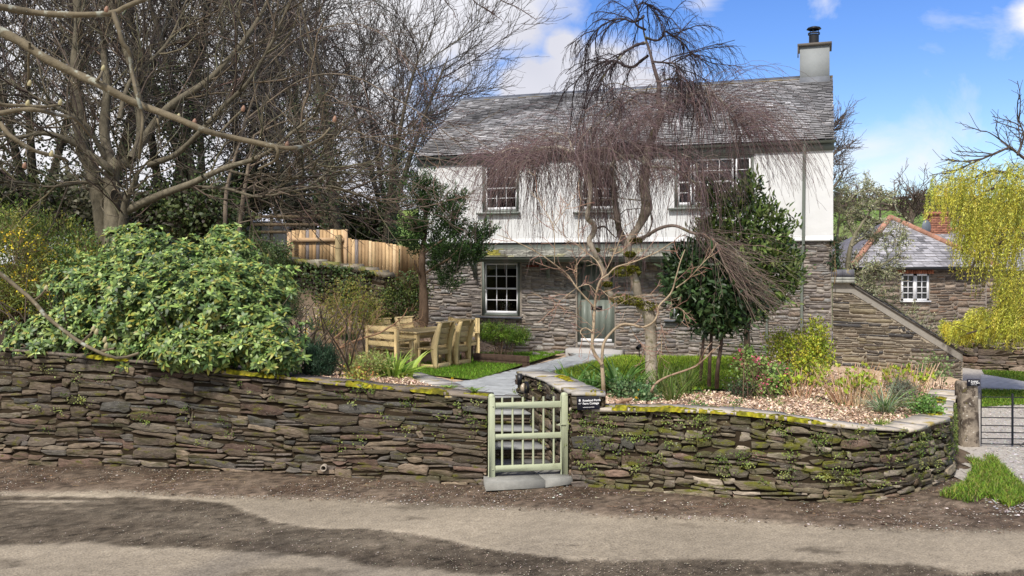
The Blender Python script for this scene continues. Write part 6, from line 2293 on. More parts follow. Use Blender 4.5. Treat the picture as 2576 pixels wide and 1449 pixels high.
def along(paths, n, rg, t0=0.1):
    o, d = [], []
    for _ in range(n):
        p = paths[rg.integers(len(paths))]
        i = int((t0 + (1 - t0) * rg.random()) * (len(p) - 2))
        f_ = rg.random()
        o.append(p[i] * (1 - f_) + p[i + 1] * f_); d.append(p[i + 1] - p[i])
    return np.array(o), np.array(d)


# upper crown
top = [limbs[i] for i in (8, 9, 10, 11, 12, 13, 14)]
S, D = along(top, 300, rg, .15)
D = D / np.linalg.norm(D, axis=1, keepdims=True) * .7 + rg.normal(size=(300, 3)) * .55
PT_ = hang(S, D, rg.uniform(.25, 1.0, 300), 11, TWD, .0045, 8, 3, .14)
# secondary boughs from the upper limbs
S2, RD2 = kids(rg, np.array([smooth_path(t, 12) for t in top]), 9, .8, .7, (0, 0, -1.0), 7, .011, .005, .15, 1, .16)
tubes(tw, S2, RD2, 4, (.045, .034, .034))
S, D = along(list(S2), 430, rg, .2)
hang(S, D / np.linalg.norm(D, axis=1, keepdims=True) + rg.normal(size=(430, 3)) * .4, rg.uniform(.2, .8, 430), 12, TWD, .004, 7, 3, .13)
# middle curtain over the roof and the white wall
mid = [limbs[i] for i in (1, 2, 3, 4, 5, 15, 16, 17, 18)]
w_ = [limbs[2], limbs[2], limbs[5], limbs[5], limbs[15], limbs[15], limbs[3], limbs[16], limbs[16], limbs[17], limbs[18], limbs[1]]
S3, RD3 = kids(rg, np.array([smooth_path(t, 12) for t in w_]), 7, .55, .9, (0, 0, -1.6), 7, .010, .005, .1, 1, .18, zup=.35)
tubes(tw, S3, RD3, 4, vary(rg, (.17, .13, .11), len(S3)))
S, D = along(list(S3), 620, rg, .05)
hang(S, D / np.linalg.norm(D, axis=1, keepdims=True) * .25 + rg.normal(size=(620, 3)) * .25 - [0, 0, .7], rg.uniform(.6, 2.0, 620), 13, TWC, .0036, 10, 2, .09)
S, D = along(w_, 480, rg, .1)
hang(S, rg.normal(size=(480, 3)) * [.4, .4, .3] + [0, 0, -.2], rg.uniform(.5, 1.8, 480), 14, TWC, .0036, 10, 2, .09)


def dome(n, u0, u1, vf, seed, ln, cols=TWC, out=.5, r=.0036, sway=(0, 0, 0), trop=-1.6):
    rg = np.random.default_rng(seed)
    u = rg.uniform(u0, u1, n)
    v = np.array([vf(a) for a in u]) + rg.normal(size=n) * 12
    y = YB + rg.uniform(-1.2, 1.2, n)
    S = np.array([P(a, b, c) for a, b, c in zip(u, v, y)])
    D = np.stack([(u - (u0 + u1) / 2) / (u1 - u0) * out * 2, rg.normal(size=n) * .3, .3 * rg.random(n)], 1)
    hang(S, D, rg.uniform(*ln, n), seed + 1, cols, r, 9, 2, .09, trop, sway)


dome(400, 1340, 1610, lambda u: 350 + .0022 * (u - 1480) ** 2, 31, (.7, 2.0))
dome(290, 1310, 1480, lambda u: 400 + .0010 * (u - 1420) ** 2, 32, (.6, 1.6))
dome(380, 1650, 1890, lambda u: 262 + .0050 * (u - 1760) ** 2, 33, (.9, 2.3), sway=(.015, 0, 0))
dome(170, 1660, 1780, lambda u: 430 + .001 * (u - 1720) ** 2, 34, (.4, 1.1))
dome(120, 1225, 1330, lambda u: 392 + .0, 35, (.6, 1.6))
# the heavy sheaf drooping right over the bay tree
S, D = along([limbs[19][len(limbs[19]) // 2:]], 170, rg, .0)
hang(S, rg.normal(size=(170, 3)) * .35 + [.75, -.1, -.4], rg.uniform(.5, 1.45, 170), 15, [(.20, .15, .12), (.15, .11, .09), (.26, .20, .16)], .0042, 8, 3, .13, -.5, (.05, 0, 0))
# stray twigs over the right of the white wall
S, D = along([limbs[15][-10:]], 60, rg, 0)
hang(S, rg.normal(size=(60, 3)) * .3 + [.6, 0, -.3], rg.uniform(.7, 1.7, 60), 16, TWC, .0036, 9, 3, .07, -.9, (.03, 0, 0))
part('hanging_twigs', tw, M_twig, birch)
mo = MB()
for (u, v, rr) in ((1565, 683, .15), (1590, 676, .08), (1560, 752, .14), (1590, 757, .13), (1628, 770, .13), (1600, 606, .07), (1498, 630, .05), (1585, 640, .07), (1527, 715, .06)):
    c = P(u, v, YB - .15); n = 520
    d = rg.normal(size=(n, 3)); d /= np.linalg.norm(d, axis=1, keepdims=True)
    leaves(mo, c + d * rr * [1.4, .7, .55] * rg.uniform(.6, 1, (n, 1)), d + rg.normal(size=(n, 3)) * .4, rg.normal(size=(n, 3)), .03, .016, vary(rg, [(.13, .13, .015), (.075, .07, .012), (.19, .19, .03)], n))
part('moss', mo, M_moss, birch)

# ------------------------------------------------------------------ young bare tree by the gate
YM = 13.35
base = P(1519, 992, YM); base[2] = hg(base[0], YM) - .05
mg = thing('young_bare_tree', 'slim pale forked young tree with stiff bare twigs, just right of the gate', 'tree', base)
mt = MB(); MC = (.36, .28, .19)
ML = [([(1519, 992), (1517, 955), (1514, 916)], 0, .037, .033), ([(1514, 916), (1491, 877), (1493, 825), (1496, 774), (1501, 735), (1512, 704), (1530, 691)], 0, .032, .019),
      ([(1530, 691), (1550, 672), (1594, 659), (1651, 635), (1690, 610)], -.4, .015, .006), ([(1496, 774), (1451, 724), (1429, 693), (1395, 665), (1348, 633), (1288, 604), (1250, 590)], -.5, .018, .005),
      ([(1512, 704), (1515, 685), (1500, 655), (1469, 630), (1456, 604), (1456, 545), (1462, 500)], .3, .013, .005), ([(1395, 662), (1392, 573), (1361, 513), (1348, 475)], .2, .009, .004), ([(1392, 573), (1420, 530), (1440, 500)], .2, .006, .003),
      ([(1514, 916), (1519, 864), (1543, 831), (1566, 816), (1590, 817), (1618, 823), (1644, 810), (1654, 789), (1659, 768), (1688, 737), (1701, 696), (1711, 660), (1723, 628)], -.2, .028, .008),
      ([(1701, 724), (1732, 701), (1758, 673), (1784, 644), (1800, 620)], -.2, .011, .004), ([(1491, 836), (1473, 825), (1460, 836), (1480, 860), (1490, 880)], -.1, .012, .004),
      ([(1451, 724), (1420, 748), (1395, 768), (1400, 780)], -.1, .008, .003), ([(1451, 724), (1480, 716), (1500, 735)], -.1, .008, .006), ([(1451, 724), (1451, 690), (1451, 650)], .1, .006, .003),
      ([(1500, 735), (1510, 728), (1530, 745), (1545, 752), (1548, 770)], -.15, .009, .005), ([(1493, 826), (1450, 790), (1400, 775)], -.1, .004, .002), ([(1548, 770), (1600, 745), (1650, 740)], -.2, .005, .002),
      ([(1512, 704), (1540, 650), (1560, 600), (1575, 560)], -.2, .010, .004), ([(1469, 630), (1430, 600), (1400, 585)], 0, .005, .002), ([(1654, 789), (1680, 780), (1710, 775), (1735, 800)], -.1, .006, .003), ([(1660, 800), (1665, 830), (1680, 840)], -.1, .005, .003), ([(1648, 815), (1665, 850), (1655, 890)], 0, .005, .002), ([(1585, 818), (1600, 850), (1625, 875), (1640, 905)], 0, .006, .003)]
mp_ = []
for i, (pts, dy, r0, r1) in enumerate(ML):
    p_, _ = limb(mt, px(pts, YM, dy, 50 + i), r0 * .85, r1 * .85, 8, MC, knob=.06, seed=i + 70); mp_.append(smooth_path(p_, 12))
part('trunk', mt, M_bark, mg, smooth=True)
tm = MB(); arr = np.array(mp_[1:])
A, RA = kids(rg, arr, 7, .28, .75, (0, 0, .25), 4, .0055, .003, .15, 1, .16)
tubes(tm, A, RA, 4, vary(rg, [(.36, .24, .17), (.30, .19, .14)], len(A)))
A2, RA2 = kids(rg, A, 3, .10, .8, (0, 0, .3), 3, .0035, .0025, .2, 1, .16)
tubes(tm, A2, RA2, 3, vary(rg, [(.30, .16, .13), (.38, .26, .18)], len(A2)))
tips = A2[:, -1]
leaves(tm, tips, A2[:, -1] - A2[:, -2], rg.normal(size=tips.shape), .02, .009, vary(rg, (.28, .12, .10), len(tips)))
part('twigs', tm, M_twig, mg)

# cut bare shrub stem low in the right bed
base = P(1636, 996, 12.7); base[2] = hg(base[0], 12.7) - .03
cs2 = thing('cut_shrub', 'low bare bent shrub stem leaning right beneath the bay tree', 'shrub', base)
mb = MB()
for pts, r0, r1 in (([(1636, 998), (1640, 980), (1652, 963), (1680, 947), (1732, 929), (1758, 916), (1797, 877)], .02, .008), ([(1758, 916), (1775, 880), (1790, 862)], .012, .004), ([(1758, 916), (1762, 890)], .009, .003), ([(1652, 963), (1654, 920), (1660, 890)], .005, .002), ([(1732, 929), (1770, 905), (1812, 868)], .006, .003)):
    limb(mb, px(pts, 12.9, -.1, 3), r0, r1, 8, (.32, .22, .15), seed=4)
part('stem', mb, M_bark, cs2, smooth=True)
base = P(1580, 1003, 12.0)
dl = thing('dead_branch', 'short thick cut branch lying on the bed near the sign', 'branch', base)
mb = MB(); q0, q1 = P(1548, 1008, 12.4), P(1590, 985, 12.5); q0[2] = hg(q0[0], q0[1]) + .05; q1[2] = hg(q1[0], q1[1]) + .1
limb(mb, np.array([q0, (q0 + q1) / 2 + [0, 0, .01], q1]), .028, .022, 9, (.30, .19, .12)); part('branch_wood', mb, M_bark, dl)

# ------------------------------------------------------------------ bay trees
def leafmass(mb, blobs, n, ln, wd, cols, rg, up=.5, shell=.55, clump=18, jit=.10, mat_i=0, droop=.15, elong=0):
    vol = np.array([b[3] * b[4] * b[5] for b in blobs]); vol = vol ** .67; vol /= vol.sum()
    nc = n // clump
    bi = rg.choice(len(blobs), nc, p=vol)
    d = rg.normal(size=(nc, 3)); d /= np.linalg.norm(d, axis=1, keepdims=True)
    rr = (shell + (1 - shell) * rg.random(nc) ** .5)[:, None] * (1 + .12 * rg.normal(size=(nc, 1)))
    B = np.array(blobs)
    Cc = B[bi, :3] + d * B[bi, 3:6] * rr
    C_ = np.repeat(Cc, clump, axis=0) + rg.normal(size=(nc * clump, 3)) * jit
    if elong: C_[:, 2] += rg.random(nc * clump) * elong
    Dd = np.repeat(d, clump, axis=0) * .7 + rg.normal(size=(nc * clump, 3)) * .6 + [0, 0, up]
    Nn = np.repeat(d, clump, axis=0) + rg.normal(size=(nc * clump, 3)) * .6 + [0, 0, .5]
    col = np.repeat(vary(rg, cols, nc, .12, .05), clump, axis=0) * (1 + .12 * rg.normal(size=(nc * clump, 1)))
    N = nc * clump
    leaves(mb, C_, Dd, Nn, ln * rg.uniform(.7, 1.25, N), wd * rg.uniform(.7, 1.2, N), np.clip(col, .003, .9), droop)
    return Cc


def blob(u, v, Y, ru, rv, rd):
    p = P(u, v, Y); s = Y / F
    return (p[0], p[1], p[2], ru * s, rd, rv * s)


rg = np.random.default_rng(210)
YBy = 14.6
b0 = P(1785, 968, YBy); b0[2] = hg(b0[0], YBy) - .03
bay = thing('bay_tree', 'dark bay tree with three straight bare stems standing on the lawn edge', 'tree', b0)
for (pts, r_) in (([(1762, 955), (1766, 900), (1770, 850), (1776, 790)], .028), ([(1784, 970), (1786, 900), (1790, 840), (1792, 780)], .033), ([(1803, 975), (1806, 920), (1815, 860), (1818, 790)], .036)):
    mb = MB(); limb(mb, px(pts, YBy, 0, 3), r_, r_ * .7, 9, (.095, .065, .05), knob=.04, seed=int(pts[0][0])); part('stem', mb, M_bark, bay, smooth=True)
mb = MB()
DK = [(.022, .050, .014), (.035, .070, .020), (.055, .10, .03), (.016, .034, .012)]
leafmass(mb, [blob(1790, 745, YBy, 95, 80, .6), blob(1730, 700, YBy, 55, 80, .5), blob(1850, 760, YBy, 70, 60, .5), blob(1760, 680, YBy + .2, 70, 70, .5), blob(1800, 800, YBy, 60, 30, .4)], 6800, .13, .048, DK, rg, .15, .35, 8, .08)
part('crown', mb, M_gloss, bay)
YBb = 16.4
b0 = P(1880, 905, YBb); b0[2] = hg(b0[0], YBb)
bay2 = thing('bay_tree', 'large bushy olive-green bay tree reaching up past the upper window', 'tree', b0)
mb = MB(); limb(mb, px([(1880, 900), (1878, 820), (1872, 700), (1868, 560)], YBb, 0, 1), .06, .02, 8, (.1, .075, .055))
part('trunk', mb, M_bark, bay2, smooth=True)
mb = MB()
OL = [(.06, .11, .022), (.10, .16, .032), (.16, .23, .05), (.035, .065, .018), (.22, .28, .08)]
leafmass(mb, [blob(1870, 640, YBb, 95, 90, .7), blob(1940, 690, YBb, 70, 90, .6), blob(1850, 560, YBb, 55, 60, .5), blob(1960, 620, YBb, 35, 50, .4), blob(1800, 500, YBb, 22, 40, .25), blob(1875, 500, YBb, 35, 45, .3), blob(1930, 560, YBb, 30, 45, .3), blob(1900, 760, YBb, 60, 40, .5), blob(1765, 480, YBb, 14, 40, .2), blob(1985, 570, YBb, 12, 30, .2), blob(1790, 600, YBb, 40, 50, .4), blob(1900, 460, YBb, 14, 32, .15), blob(1990, 690, YBb, 22, 30, .2)], 8600, .125, .043, OL, rg, .6, .3, 9, .09, elong=.05)
part('crown', mb, M_gloss, bay2)

# ------------------------------------------------------------------ conifer at the cottage corner
rg = np.random.default_rng(301)
YC_ = 19.9
b0 = P(1064, 815, YC_); b0[2] = hg(b0[0], YC_) - .05
con = thing('conifer', 'dark cloud-shaped conifer with a bare trunk at the left corner of the cottage', 'tree', b0)
mb = MB()
limb(mb, px([(1066, 830), (1066, 760), (1063, 700), (1062, 650), (1068, 590), (1072, 520)], YC_, 0, 2), .115, .04, 10, (.14, .095, .065), seed=2)
for pts in ([(1066, 690), (1100, 668), (1130, 650), (1160, 620)], [(1063, 700), (1050, 680), (1042, 655)], [(1064, 640), (1090, 620), (1120, 600)], [(1068, 590), (1045, 560), (1030, 540)]):
    limb(mb, px(pts, YC_, -.3, 5), .035, .012, 7, (.13, .09, .06), seed=3)
part('trunk', mb, M_bark, con, smooth=True)
mb = MB()
bl = [blob(*a) for a in ((1066, 492, YC_, 30, 26, .3), (1045, 525, YC_, 34, 26, .35), (1095, 520, YC_, 36, 30, .35), (1130, 538, YC_ - .2, 24, 22, .25), (1150, 515, YC_, 12, 22, .15), (1030, 580, YC_, 30, 20, .3), (1085, 570, YC_, 48, 32, .4), (1120, 585, YC_, 34, 26, .3), (1075, 630, YC_, 52, 32, .45), (1130, 640, YC_ - .2, 50, 32, .4), (1180, 610, YC_, 34, 26, .3), (1214, 590, YC_, 18, 20, .2), (1170, 655, YC_, 32, 24, .3), (1120, 680, YC_, 36, 24, .3), (1030, 610, YC_, 26, 18, .25), (1128, 718, YC_ - .1, 13, 26, .12), (1060, 470, YC_, 14, 18, .15), (1200, 640, YC_, 14, 16, .15))]
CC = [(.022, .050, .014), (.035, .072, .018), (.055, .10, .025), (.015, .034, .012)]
for bb in bl:
    c0 = np.array(bb[:3]); rd = np.array(bb[3:6])
    for q in range(int(16 + 42 * rd[0] / .5)):
        d = rg.normal(size=3); d /= np.linalg.norm(d)
        c1 = c0 + d * rd * .62
        ax = d * [1, .7, .35] + [.18, 0, .75]; ax /= np.linalg.norm(ax)
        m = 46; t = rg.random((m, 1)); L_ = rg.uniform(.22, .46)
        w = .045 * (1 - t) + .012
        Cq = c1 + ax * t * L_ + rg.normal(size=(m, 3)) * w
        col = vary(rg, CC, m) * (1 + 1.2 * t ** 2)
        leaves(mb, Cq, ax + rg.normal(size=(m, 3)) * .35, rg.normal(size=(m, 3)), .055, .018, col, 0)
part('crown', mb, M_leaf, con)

# ------------------------------------------------------------------ large evergreen shrub with rosettes of leaves
def rosettes(mb, Cc, Nr, rg, nl, ln, wd, cols, tilt=.35):
    N = len(Cc)
    Nr = Nr / np.linalg.norm(Nr, axis=1, keepdims=True)
    T, A, B = frame_of(Nr)
    ph0 = rg.random(N) * 6.283
    for lay, (tl, lf, cm) in enumerate(((tilt, 1.0, 1.0), (tilt + .75, .6, 1.35))):
        k = nl if lay == 0 else nl - 2
        for i in range(k):
            ph = ph0 + i * 2 * np.pi / k + rg.normal(size=N) * .15 + lay * .4
            D = np.cos(ph)[:, None] * A + np.sin(ph)[:, None] * B + T * (tl + .2 * rg.normal(size=(N, 1)))
            c = vary(rg, cols, N, .12, .05) * cm
            leaves(mb, Cc + rg.normal(size=(N, 3)) * .005, D, T + rg.normal(size=(N, 3)) * .2, ln * lf * rg.uniform(.75, 1.15, N), wd * lf * rg.uniform(.8, 1.15, N), np.clip(c, .003, .9), .25)


def shell_pts(rg, blobs, n, zmin_frac=-.6):
    vol = np.array([b[3] * b[5] for b in blobs]); vol /= vol.sum()
    bi = rg.choice(len(blobs), n, p=vol); B = np.array(blobs)
    d = rg.normal(size=(n, 3)); d /= np.linalg.norm(d, axis=1, keepdims=True)
    d[:, 1] = -np.abs(d[:, 1]) * np.where(rg.random(n) < .8, 1, -1)
    rr = 1 - .38 * rg.random(n)[:, None] ** 1.5 + .10 * rg.normal(size=(n, 1)) + .12 * np.sin(d[:, :1] * 9 + B[bi, :1] * 3) * np.sin(d[:, 2:] * 8)
    Cc = B[bi, :3] + d * B[bi, 3:6] * rr
    return Cc, d


rg = np.random.default_rng(401)
CG = [(.11, .18, .045), (.145, .215, .05), (.055, .105, .028), (.23, .32, .075), (.33, .42, .13), (.12, .185, .05), (.038, .07, .018), (.085, .14, .035), (.28, .27, .05)]
bush_b = [blob(*a) for a in ((330, 800, 13.9, 190, 130, .9), (520, 800, 13.7, 190, 140, .9), (660, 850, 13.2, 100, 85, .6), (150, 850, 13.9, 130, 75, .7), (430, 690, 14.6, 170, 95, .8), (580, 660, 15.0, 75, 80, .6), (640, 740, 14.2, 110, 80, .7), (330, 620, 15.4, 60, 55, .5), (240, 720, 14.4, 110, 75, .7), (480, 880, 12.9, 130, 45, .4), (700, 890, 12.8, 60, 40, .35), (565, 610, 15.6, 45, 40, .4))]
b0 = np.array([-4.9, 13.9, hg(-4.9, 13.9)])
bush = thing('evergreen_shrub', 'very large glossy evergreen shrub with rosettes of leaves spilling over the left wall', 'shrub', b0)
Cc, d = shell_pts(rg, bush_b, 3300)
gz_ = Hg(Cc[:, 0], Cc[:, 1]); keep = Cc[:, 2] > gz_ + .05
Cc, d = Cc[keep], d[keep]
mb = MB(); rosettes(mb, Cc, d * .8 + [0, -.4, .8] + rg.normal(size=d.shape) * .25, rg, 7, .125, .05, CG)
part('foliage', mb, M_gloss, bush)
mb = MB()
S = np.array([[b0[0] + rg.uniform(-2.6, 2.6), 13.9 + rg.uniform(-.6, .8), 0] for _ in range(90)]); S[:, 2] = Hg(S[:, 0], S[:, 1])
D = rg.normal(size=(90, 3)) * .5; D[:, 2] = 1
PTs = S[:, None] + D[:, None] * np.linspace(0, 1.1, 5)[None, :, None] + rg.normal(size=(90, 5, 3)) * .03
tubes(mb, PTs, np.linspace(.018, .006, 5)[None] * np.ones((90, 1)), 5, (.09, .07, .05))
part('stems', mb, M_bark, bush)
mb = MB()
k = rg.random(len(Cc)) < .05
n = k.sum()
for _ in range(4): leaves(mb, Cc[k] + d[k] * .01 + [0, 0, .035] + rg.normal(size=(n, 3)) * .015, rg.normal(size=(n, 3)) + [0, 0, 1], rg.normal(size=(n, 3)), .02, .016, vary(rg, (.38, .36, .12), n))
part('flower_buds', mb, M_leaf, bush)

# ------------------------------------------------------------------ forsythia, and the mixed shrubs of the bank
def twig_shrub(name, label, cat, blobs, base, rg, nleaf, ln, wd, cols, nstem=60, stemc=(.22, .16, .09), stemr=.007, group=None, leafmat=None, jit=.07, clump=7, up=.3, flowers=None, shell=.25, stem_l=None):
    t = thing(name, label, cat, base, 0, group)
    B = np.array(blobs)
    mb = MB()
    bi = rg.integers(0, len(B), nstem)
    d = rg.normal(size=(nstem, 3)); d /= np.linalg.norm(d, axis=1, keepdims=True); d[:, 2] = np.abs(d[:, 2])
    tip = B[bi, :3] + d * B[bi, 3:6] * .95
    st_ = np.array(base) + np.stack([rg.normal(size=nstem) * .10 * (1 + B[:, 3].max()), rg.normal(size=nstem) * .1, np.full(nstem, -.02)], 1)
    k = 6; t_ = np.linspace(0, 1, k)[None, :, None]
    PTs = st_[:, None] * (1 - t_) + tip[:, None] * t_ + np.array([0, 0, .25])[None, None] * np.sin(t_ * np.pi) * (tip - st_)[:, 2][:, None, None] + rg.normal(size=(nstem, k, 3)) * .02
    tubes(mb, PTs, np.linspace(stemr, stemr * .45, k)[None] * np.ones((nstem, 1)), 4, vary(rg, stemc, nstem))
    A, RA = kids(rg, PTs, 5, .22, .6, (0, 0, .2), 3, stemr * .5, stemr * .3, .3, 1, .12)
    tubes(mb, A, RA, 3, vary(rg, stemc, len(A)))
    part('stems', mb, M_twig, t)
    if nleaf:
        mb = MB(); leafmass(mb, blobs, nleaf, ln, wd, cols, rg, up, shell, clump, jit)
        part('foliage', mb, leafmat or M_leaf, t)
    if flowers:
        nf, fl, fw, fc = flowers
        mb = MB(); leafmass(mb, blobs, nf, fl, fw, fc, rg, .1, .6, 6, .03)
        part('blossom', mb, M_leaf, t)
    return t


def gb(u, Y, dz=0):
    x = (u - UC) / F * Y
    return np.array([x, Y, hg(x, Y) + dz])


rg = np.random.default_rng(501)
twig_shrub('forsythia', 'yellow-flowering forsythia at the left edge behind the large shrub', 'shrub', [blob(30, 660, 16.0, 90, 110, .8), blob(90, 740, 15.6, 90, 60, .6), blob(-20, 740, 15.8, 60, 100, .6)], gb(40, 16), rg, 5000, .07, .028, [(.16, .20, .04), (.24, .26, .05), (.10, .13, .03)], 90, flowers=(900, .045, .03, [(.75, .55, .02), (.85, .65, .04)]))
twig_shrub('leafy_shrub', 'olive and yellow-green leafy shrub on the bank behind the forsythia', 'shrub', [blob(120, 600, 18.5, 120, 60, .9), blob(30, 570, 19, 90, 60, .9), blob(210, 640, 18, 60, 60, .6)], gb(100, 18.6), rg, 7500, .08, .03, [(.17, .25, .05), (.26, .31, .07), (.10, .15, .04), (.36, .36, .07)], 70)
twig_shrub('leafy_shrub', 'mid-green leafy shrub under the large grey tree', 'shrub', [blob(230, 700, 16.6, 90, 70, .7), blob(160, 760, 16, 80, 50, .6), blob(200, 640, 17, 70, 50, .6)], gb(220, 16.6), rg, 6000, .075, .03, [(.13, .22, .05), (.21, .29, .07), (.07, .12, .04), (.34, .32, .04)], 50)
twig_shrub('ivy_shrub', 'dark ivy-clad shrub on the bank left of the plank fence', 'shrub', [blob(690, 632, 23.0, 42, 26, .6), blob(650, 640, 23.2, 40, 30, .6), blob(600, 640, 22.5, 40, 40, .6), blob(640, 680, 22.5, 50, 36, .6), blob(620, 700, 21, 60, 60, .6)], gb(680, 23), rg, 6000, .07, .05, [(.08, .15, .04), (.14, .22, .07), (.28, .34, .14), (.04, .07, .02)], 20, leafmat=M_gloss)
twig_shrub('moss_shrub', 'mossy yellow-green mound shrub between the large shrub and the old wall', 'shrub', [blob(640, 640, 20.5, 35, 55, .5), blob(720, 760, 18.5, 40, 60, .5), blob(700, 690, 19.5, 40, 50, .5)], gb(680, 19.6), rg, 7000, .06, .018, [(.06, .10, .02), (.10, .14, .025), (.035, .06, .015)], 10)
# plants below the old wall and by the conifer
twig_shrub('bare_shrub', 'twiggy shrub with tiny yellow-green leaves in front of the old garden wall', 'shrub', [blob(880, 760, 19.2, 70, 60, .7), blob(830, 800, 18.6, 40, 40, .5), blob(930, 800, 19, 40, 50, .5)], gb(870, 19), rg, 2600, .055, .026, [(.38, .40, .08), (.28, .31, .06), (.44, .36, .10)], 22, (.36, .26, .15), .007, jit=.1, clump=3)
# its bent red-brown foreground stems
cs3 = thing('bare_shrub', 'arching red-brown bare stems beside the near bench', 'shrub', gb(800, 16.6))
mb = MB()
for pts, r0, r1 in (([(790, 905), (850, 878), (900, 855), (960, 835), (1010, 800), (1025, 775)], .028, .008), ([(850, 878), (880, 850), (880, 800), (890, 760)], .014, .004), ([(960, 835), (985, 820), (1030, 815), (1060, 800)], .01, .003), ([(800, 900), (830, 860), (870, 820), (850, 770), (840, 740)], .018, .004), ([(850, 878), (840, 850), (800, 820)], .01, .003), ([(900, 855), (935, 820), (960, 780)], .009, .003)):
    p_, _ = limb(mb, px(pts, 16.5, .1, 5), r0, r1, 8, (.27, .165, .10), seed=8)
    A, RA = kids(rg, smooth_path(p_, 10)[None], 8, .25, .8, (0, 0, .25), 4, .004, .002, .2, 1, .18); tubes(mb, A, RA, 3, (.30, .19, .11))
    A2, RA2 = kids(rg, A, 3, .10, .8, (0, 0, .25), 3, .0025, .002, .2, 1, .18); tubes(mb, A2, RA2, 3, (.32, .2, .12))
    n = len(A2); kk = rg.random(n) < .5
    leaves(mb, A2[kk, -1], A2[kk, -1] - A2[kk, -2], rg.normal(size=(kk.sum(), 3)), .03, .014, vary(rg, [(.34, .34, .06), (.26, .26, .05)], kk.sum()))
part('stems', mb, M_twig, cs3)
# hedge-like greenery on the bank by the conifer
twig_shrub('ivy_shrub', 'dense green ivy bank below the plank fence, left of the conifer', 'shrub', [blob(1010, 760, 21.4, 55, 50, .4), blob(1040, 730, 21.8, 40, 45, .4), blob(985, 790, 20.9, 50, 30, .4)], gb(1015, 21.4), rg, 8500, .055, .04, [(.05, .09, .02), (.09, .14, .03), (.17, .21, .05), (.10, .07, .03)], 20, leafmat=M_gloss)

# clipped shrub in the sleeper bed
rg = np.random.default_rng(511)
twig_shrub('clipped_shrub', 'low bright green clipped shrub in the sleeper bed below the window', 'shrub', [blob(1290, 842, 20.6, 42, 20, .35), blob(1250, 838, 20.6, 36, 24, .35), blob(1225, 835, 20.5, 25, 22, .3), blob(1310, 850, 20.5, 25, 20, .3)], gb(1265, 20.5), rg, 9000, .045, .014, [(.10, .20, .02), (.17, .29, .03), (.07, .13, .02), (.24, .36, .05)], 40, (.13, .09, .06), .006, jit=.035, clump=14, up=.9)
# small dark conifer shrub at the wall
twig_shrub('dwarf_conifer', 'small dark feathery conifer shrub just behind the left wall', 'shrub', [blob(805, 910, 13.4, 30, 38, .25), blob(785, 895, 13.4, 16, 28, .18), blob(832, 905, 13.5, 14, 34, .18), (P(800, 938, 13.4)[0], 13.4, P(800, 938, 13.4)[2], .2, .2, .1)], gb(805, 13.4), rg, 9000, .05, .010, [(.025, .06, .03), (.04, .085, .045), (.06, .11, .06)], 20, (.08, .06, .04), .004, jit=.03, clump=14, up=.9)


def clump_plant(name, label, cat, u, Y, n, ln, wd, cols, rg, spread=.10, lean=.55, bend=.6, group=None, v=None):
    base = gb(u, Y) if v is None else v
    mb = MB()
    a = rg.random(n) * 6.283; l_ = rg.random(n) ** .7 * lean
    D = np.stack([np.cos(a) * l_, np.sin(a) * l_, 1 - .3 * l_], 1)
    C_ = base + np.stack([np.cos(a), np.sin(a), 0 * a], 1) * (rg.random((n, 1)) * spread)
    blades(mb, C_, D, ln * rg.uniform(.6, 1.15, n), wd * rg.uniform(.7, 1.2, n), vary(rg, cols, n, .15, .06), bend * rg.uniform(.5, 1.6, n), 6, rg)
    return single(name, mb, M_grass, label, cat, base, group)


rg = np.random.default_rng(601)
AG = [(.11, .23, .05), (.17, .31, .07), (.25, .38, .12), (.07, .16, .03)]
for (u, Y, n, ln, lb) in ((1440, 14.6, 90, .66, 'strap-leaved clump at the corner of the flank wall, first from the gate'), (1490, 14.4, 100, .64, 'strap-leaved clump just left of the young bare tree'), (1555, 13.9, 120, .66, 'tall strap-leaved clump between the young bare tree and the birch'), (1600, 14.2, 80, .55, 'strap-leaved clump touching the birch trunk on its left')):
    clump_plant('agapanthus', lb, 'plant', u, Y, n, ln, .06, AG, rg, .14, 1.1, .8, 'strap-leaved clumps in the right bed')
for (u, Y, n, ln, lb) in ((1665, 13.9, 70, .62, 'tall narrow iris clump right of the birch trunk'), (1720, 14.0, 70, .60, 'narrow iris clump beside the three bay stems'), (1690, 12.9, 60, .45, 'low arching grassy clump under the cut shrub stem')):
    clump_plant('iris', lb, 'plant', u, Y, n, ln, .022, [(.10, .18, .03), (.17, .24, .06), (.24, .28, .10)], rg, .12, .7, .5, 'iris clumps in the right bed')
clump_plant('strap_plant', 'broad bright strap-leaved plant beside the near bench', 'plant', 990, 14.5, 150, .56, .06, [(.30, .44, .07), (.40, .52, .12), (.20, .32, .05)], rg, .28, 1.1, .9)
clump_plant('strap_plant', 'strap-leaved plant at the far left of the mulch bed, by the dwarf conifer', 'plant', 885, 15.0, 60, .45, .035, [(.15, .27, .04), (.22, .33, .06)], rg, .15, .9, .8)
twig_shrub('herb_shrub', 'loose pale green herbaceous shrub in the mulch bed behind the left wall', 'plant', [blob(935, 912, 14.2, 50, 26, .3), blob(900, 930, 13.9, 30, 22, .2)], gb(925, 14.1), rg, 2300, .04, .016, [(.36, .44, .12), (.42, .46, .18), (.26, .36, .08), (.46, .36, .14)], 22, (.20, .16, .08), .004, jit=.04, clump=6)
twig_shrub('autumn_plant', 'low plant with orange and yellow-green leaves near the wall top', 'plant', [blob(900, 955, 13.1, 32, 12, .2)], gb(900, 13.1), rg, 420, .05, .032, [(.40, .20, .06), (.34, .36, .06), (.45, .32, .08), (.2, .26, .06)], 14, (.2, .1, .06), .003, clump=5)
